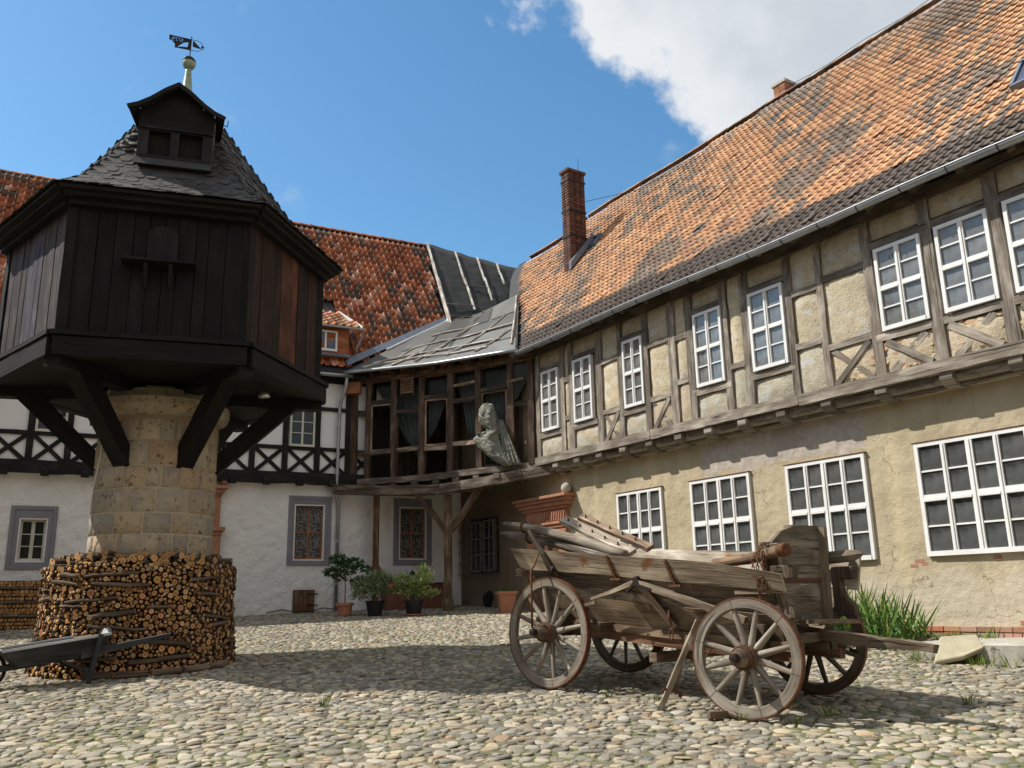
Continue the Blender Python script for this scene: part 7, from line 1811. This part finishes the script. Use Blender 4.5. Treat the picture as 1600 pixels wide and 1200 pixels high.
def small_stuff():
    # brown boarded box with a black lid behind the shrubs
    o = empty('storage_box', W_L(-1.5, -.45, g(23.4)), TL, 'long brown wooden box with black lid under the gallery', 'box')
    for k in range(6): bx('board', M['box_brown'], o, -.88 + k * .293, -.88 + k * .293 + .286, -.25, -.21, .02, .66)
    bx('end_board', M['box_brown'], o, -.88, -.84, -.21, .25, .02, .66); bx('end_board', M['box_brown'], o, .84, .88, -.21, .25, .02, .66)
    bx('lid', M['black_plastic'], o, -.92, .92, -.30, .27, .665, .70)
    # black board propped on the box lid
    MB().prism([(-.30, -.1, .70), (-.02, -.1, 1.02), (.10, -.1, .93), (-.14, -.1, .70)], (0, .03, 0)).build('propped_board', M['black_plastic'], None)
    q = bpy.data.objects['propped_board']; q.matrix_world = Matrix.Translation(W_L(-1.62, -.45, g(23.4))) @ Matrix.Rotation(TL, 4, 'Z'); tag(q, 'small black board propped at a slant on the box lid', 'board')
    # square terracotta planter
    o = empty('planter', (-.24, 21.75, g(21.75)), R(12), 'square terracotta planter with a low green plant beside the wagon wheel', 'planter')
    b = MB(); f = lambda r, zz: [(-r, -r, zz), (r, -r, zz), (r, r, zz), (-r, r, zz)]
    rings = [(.16, 0), (.20, .42), (.23, .425), (.235, .50), (.20, .50), (.19, .44)]; vs = [v for r_, zz in rings for v in f(r_, zz)]
    b.add(vs, [(3, 2, 1, 0)] + [(i * 4 + k, i * 4 + (k + 1) % 4, (i + 1) * 4 + (k + 1) % 4, (i + 1) * 4 + k) for i in range(len(rings) - 1) for k in range(4)] + [(20, 21, 22, 23)]); b.build('pot', M['terracotta'], o, bevel=.006)
    f_ = MB(); leaves(f_, (0, 0, .50), (.18, .18, .06), 90, .06, 1.6, .6, [(1.2, 1.3, 1.), (1.6, 1.7, 1.2)], .1); f_.build('foliage', M['leaf'], o)
    # red rag on the post
    q = MB().blob((0, 0, 0), (.035, .03, .16), 2, .5, 3).build('red_rag', surf('red cloth', (.42, .03, .03)), None, smooth=True); q.location = W_L(-2.54, -.52, g(23) + 1.0); tag(q, 'red rag tied to the left gallery post', 'rag')
    # stone terrace step
    o = empty('stone_terrace', W_R(15.9, 0, .6), TR, 'low pale stone step along the wall at the right edge', 'stone step')
    x = -1.25
    for w, zt in ((.9, .0), (1.1, .012), (1.2, -.006), (1.4, .01)):
        b = MB(); h = z(-.62) - .6 + zt
        nx = 6; vs = []
        for yy, hh in ((-1.78, -.25), (-1.80, -.02), (-1.77, 0), (-.9, .0), (-.02, .0)):
            for i in range(nx + 1): vs.append((x + (w - .012) * i / nx, yy + random.uniform(-.012, .012) * (yy < -1), h + hh + random.uniform(-.008, .008)))
        m = nx + 1; b.add(vs, [(j * m + i, j * m + i + 1, (j + 1) * m + i + 1, (j + 1) * m + i) for j in range(4) for i in range(nx)] + [(0, m, 2 * m, 3 * m, 4 * m)[::1], tuple(q * m + nx for q in range(4, -1, -1))])
        b.build('stone', M['kerb'], o)
        b2 = MB().box(x + .01, x + w - .03, -1.76, -.1, -.15, h - .24); b2.build('stone', M['kerb'], o)
        x += w
    # fallen slab and its brown block
    q = MB().prism([(-.30, -.20, -.02), (-.16, .16, .24), (.26, .18, .26), (.28, -.12, .14), (.05, -.22, .06)], (.03, -.02, .07)).build('stone_slab', M['slab'], None, bevel=.02); q.location = (5.42, 11.36, g(11.36) + .0); q.rotation_euler = (R(4), 0, R(-18)); tag(q, 'yellowish stone slab leaning against the terrace step', 'stone')
    q = MB().box(-.22, .26, -.10, .14, -.03, .14).build('stone_block', M['boulder'], None, bevel=.02, tint=(.5, .4, .35)); q.location = (5.50, 11.46, g(11.4)); q.rotation_euler = (0, 0, R(-15)); tag(q, 'dark brown block under the yellowish slab', 'stone')
    # boulders by the iris bed
    for (x, y, r, sd, l) in ((5.22, 13.35, (.28, .24, .26), 3, 'reddish pointed boulder in front of the iris clump'), (5.60, 13.05, (.26, .2, .15), 5, 'low flat boulder right of the pointed one'), (5.85, 12.75, (.20, .15, .12), 8, 'small grey boulder at the right end of the iris bed')):
        q = MB().blob((0, 0, 0), r, 3, .35, 1.6, seed=sd).build('boulder', M['boulder'], None, smooth=False); q.location = (x, y, g(y) + r[2] * .35); tag(q, l, 'boulder')
    # flower bed strip along the wall
    b = MB(); nx, ny = 40, 5; vs = []
    for i in range(nx + 1):
        for j in range(ny + 1):
            x = 7.5 + 7.2 * i / nx; off = .02 + 1.35 * j / ny + .12 * math.sin(x * 2.3) * j / ny; w = W_R(x, -off, 0); vs.append((w.x, w.y, g(w.y) + .16 * (1 - (j / ny) ** 2) * min(1, (x - 7.5) / 2) + .03 * noise.noise(Vector((x * 3, j, 1))) - (.03 if j == ny else 0)))
    q = b.add(vs, [(i * (ny + 1) + j, i * (ny + 1) + j + 1, (i + 1) * (ny + 1) + j + 1, (i + 1) * (ny + 1) + j) for i in range(nx) for j in range(ny)]).build('flower_bed', M['soil'], None, smooth=True); tag(q, kind='structure')
    # iris clump
    bpos = W_R(13.35, -.95, 0); o = empty('iris_clump', (bpos.x, bpos.y, g(bpos.y) + .12), TR, 'big clump of sword leaved irises against the ochre wall right of the wagon', 'plant')
    mb = MB()
    for _ in range(430):
        x = random.uniform(-.95, .80); y = random.uniform(-.40, .38); L = random.uniform(.32, .80) * (1.12 - .45 * max(0, x)); lean = random.gauss(0, .34) - .12 + x * .10; ly = random.gauss(-.10, .28); bend = random.uniform(.0, .55) ** 2; w = random.uniform(.026, .042); yaw = random.uniform(0, 3.14)
        sd = Vector((math.cos(yaw), math.sin(yaw), 0)); pts = []
        for q in range(6):
            f = q / 5; pts.append(Vector((x + lean * L * f + bend * (1 if lean > 0 else -1) * f * f * L, y + ly * L * f - bend * .3 * f * f, L * f * (1 - bend * f * .75))))
        vs = []
        for q, p in enumerate(pts): ww = w * (1, 1, .95, .8, .5, .06)[q]; vs += [p - sd * ww / 2, p + sd * ww / 2]
        v = random.uniform(.6, 1.5); dry = random.random() < .06; mb.add(vs, [(2 * q, 2 * q + 1, 2 * q + 3, 2 * q + 2) for q in range(5)], None, 0, (v * 2.6, v * 1.3, v * 1.2) if dry else (v * random.uniform(.8, 1.3), v, v * .9))
    mb.build('leaf_blades', M['iris'], o)
    g2 = MB(); leaves(g2, (.1, -.35, .12), (.9, .22, .16), 700, .06, 1.8, .3, [(1.6, 1.4, .9), (1.1, 1.1, .8)], .1); g2.build('low_foliage', M['leaf'], o)
    # grass: tufts between cobbles and along the wall foot
    gm = MB()
    def tuft(x, y, zz, n, h, sp):
        for _ in range(n):
            a = random.uniform(0, 6.28); r = random.uniform(0, sp); L = h * random.uniform(.5, 1.2); l = random.uniform(0, .6) * L; d = Vector((math.cos(a), math.sin(a), 0)); p = Vector((x, y, zz)) + d * r; w = .004; s_ = Vector((-d.y, d.x, 0)) * w
            gm.add([p - s_, p + s_, p + d * l * .4 + Vector((0, 0, L * .6)), p + d * l + Vector((0, 0, L))], [(0, 1, 2), (0, 2, 3)], None, 0, random.choice(((1, 1, 1), (1.3, 1.2, .9), (.8, 1, .8), (1.7, 1.4, .9))))
    pts = [(-1.92, 9.1, 40, .10, .07), (2.3, 7.75, 26, .09, .08), (2.65, 8.0, 30, .10, .10), (.9, 9.3, 30, .08, .10), (1.35, 9.0, 26, .09, .12), (4.1, 8.5, 24, .10, .10), (5.25, 8.0, 24, .12, .08), (1.9, 7.95, 22, .10, .05), (5.9, 12.6, 60, .22, .3), (6.1, 12.2, 60, .2, .25), (5.75, 13.2, 50, .18, .3), (6.35, 12.7, 60, .26, .3), (5.0, 11.5, 20, .12, .1), (5.65, 11.2, 20, .1, .1)]
    for x, y, n, h, sp in pts: tuft(x, y, g(y) + .01, n, h, sp)
    for _ in range(700):
        y = 5.2 + 14 * random.random() ** 1.3; x = random.uniform(-.58, .58) * y; m_ = noise.noise(Vector((x * .35, y * .35, 2)))
        if m_ < -.05: continue
        tuft(x, y, g(y) - .005, random.randint(3, 8), random.uniform(.018, .04), .04)
    for _ in range(160):
        s_ = random.uniform(8, 17); w = W_R(s_, -random.uniform(.03, 1.5), 0)
        if s_ > 14.4: w = W_R(s_, -random.uniform(1.85, 2.0), 0)
        tuft(w.x, w.y, g(w.y) + (.10 if s_ < 14.4 else 0), 10, random.uniform(.05, .16), .08)
    for _ in range(120):
        s_ = random.uniform(-11, -.5); w = W_L(s_, -random.uniform(.02, .2), 0); tuft(w.x, w.y, g(w.y), 8, .05, .08)
    q = gm.build('grass_tufts', M['grass'], None); tag(q, kind='stuff', label='green grass growing between the cobbles and along the walls', cat='grass')
small_stuff()

# ================================================================== unseen wings added behind and beside the viewer to block sky fill
def far_wing(loc, rz, L, label, wallmat, eave=7.4, ridge=12.5, depth=9.):
    o = empty('added_wing', loc, rz, label, 'building')
    bx('wall', wallmat, o, 0, L, 0, depth, -1.5, eave)
    MB().prism([(-.3, -.5, eave - .3), (-.3, depth / 2, ridge), (-.3, depth + .5, eave - .3)], (L + .6, 0, 0)).build('roof', M['tile'], o, tint=(.85, .7, .65))
    n_ = int(L / 2.6)
    for k in range(n_):
        for zz in (1.6, 4.9):
            x = 1.2 + k * 2.6; window(o, x, x + 1.1, zz, zz + 1.5, -.05, [(.5, .06)], [(.5, .06)], .06, dep=.07)
far_wing((-19.5, -9, 0), R(90), 27, 'unseen plain wing added left of the courtyard to block sky light', M['infill'])
bpy.data.objects['added_wing'].matrix_world = Matrix.Translation((-19.5, -9, 0)) @ Matrix.Rotation(R(90), 4, 'Z')
far_wing((17, -10, 0), R(180), 37, 'unseen plain wing added behind the viewer to block sky light', M['infill'])
far_wing((9.8, 8.0, 0), TR, 22, 'unseen plain wing added beside the viewer to block sky light', M['infill'])

for o in [x for x in bpy.data.objects if x.parent and x.parent.get('category') in ('potted shrub', 'potted tree') and x.name.split('.')[0] in ('foliage', 'stems', 'trunk', 'flower')]:
    k = .80; base = .30; o.scale = (.94, .94, k); o.location.z = o.location.z * k + base * (1 - k)
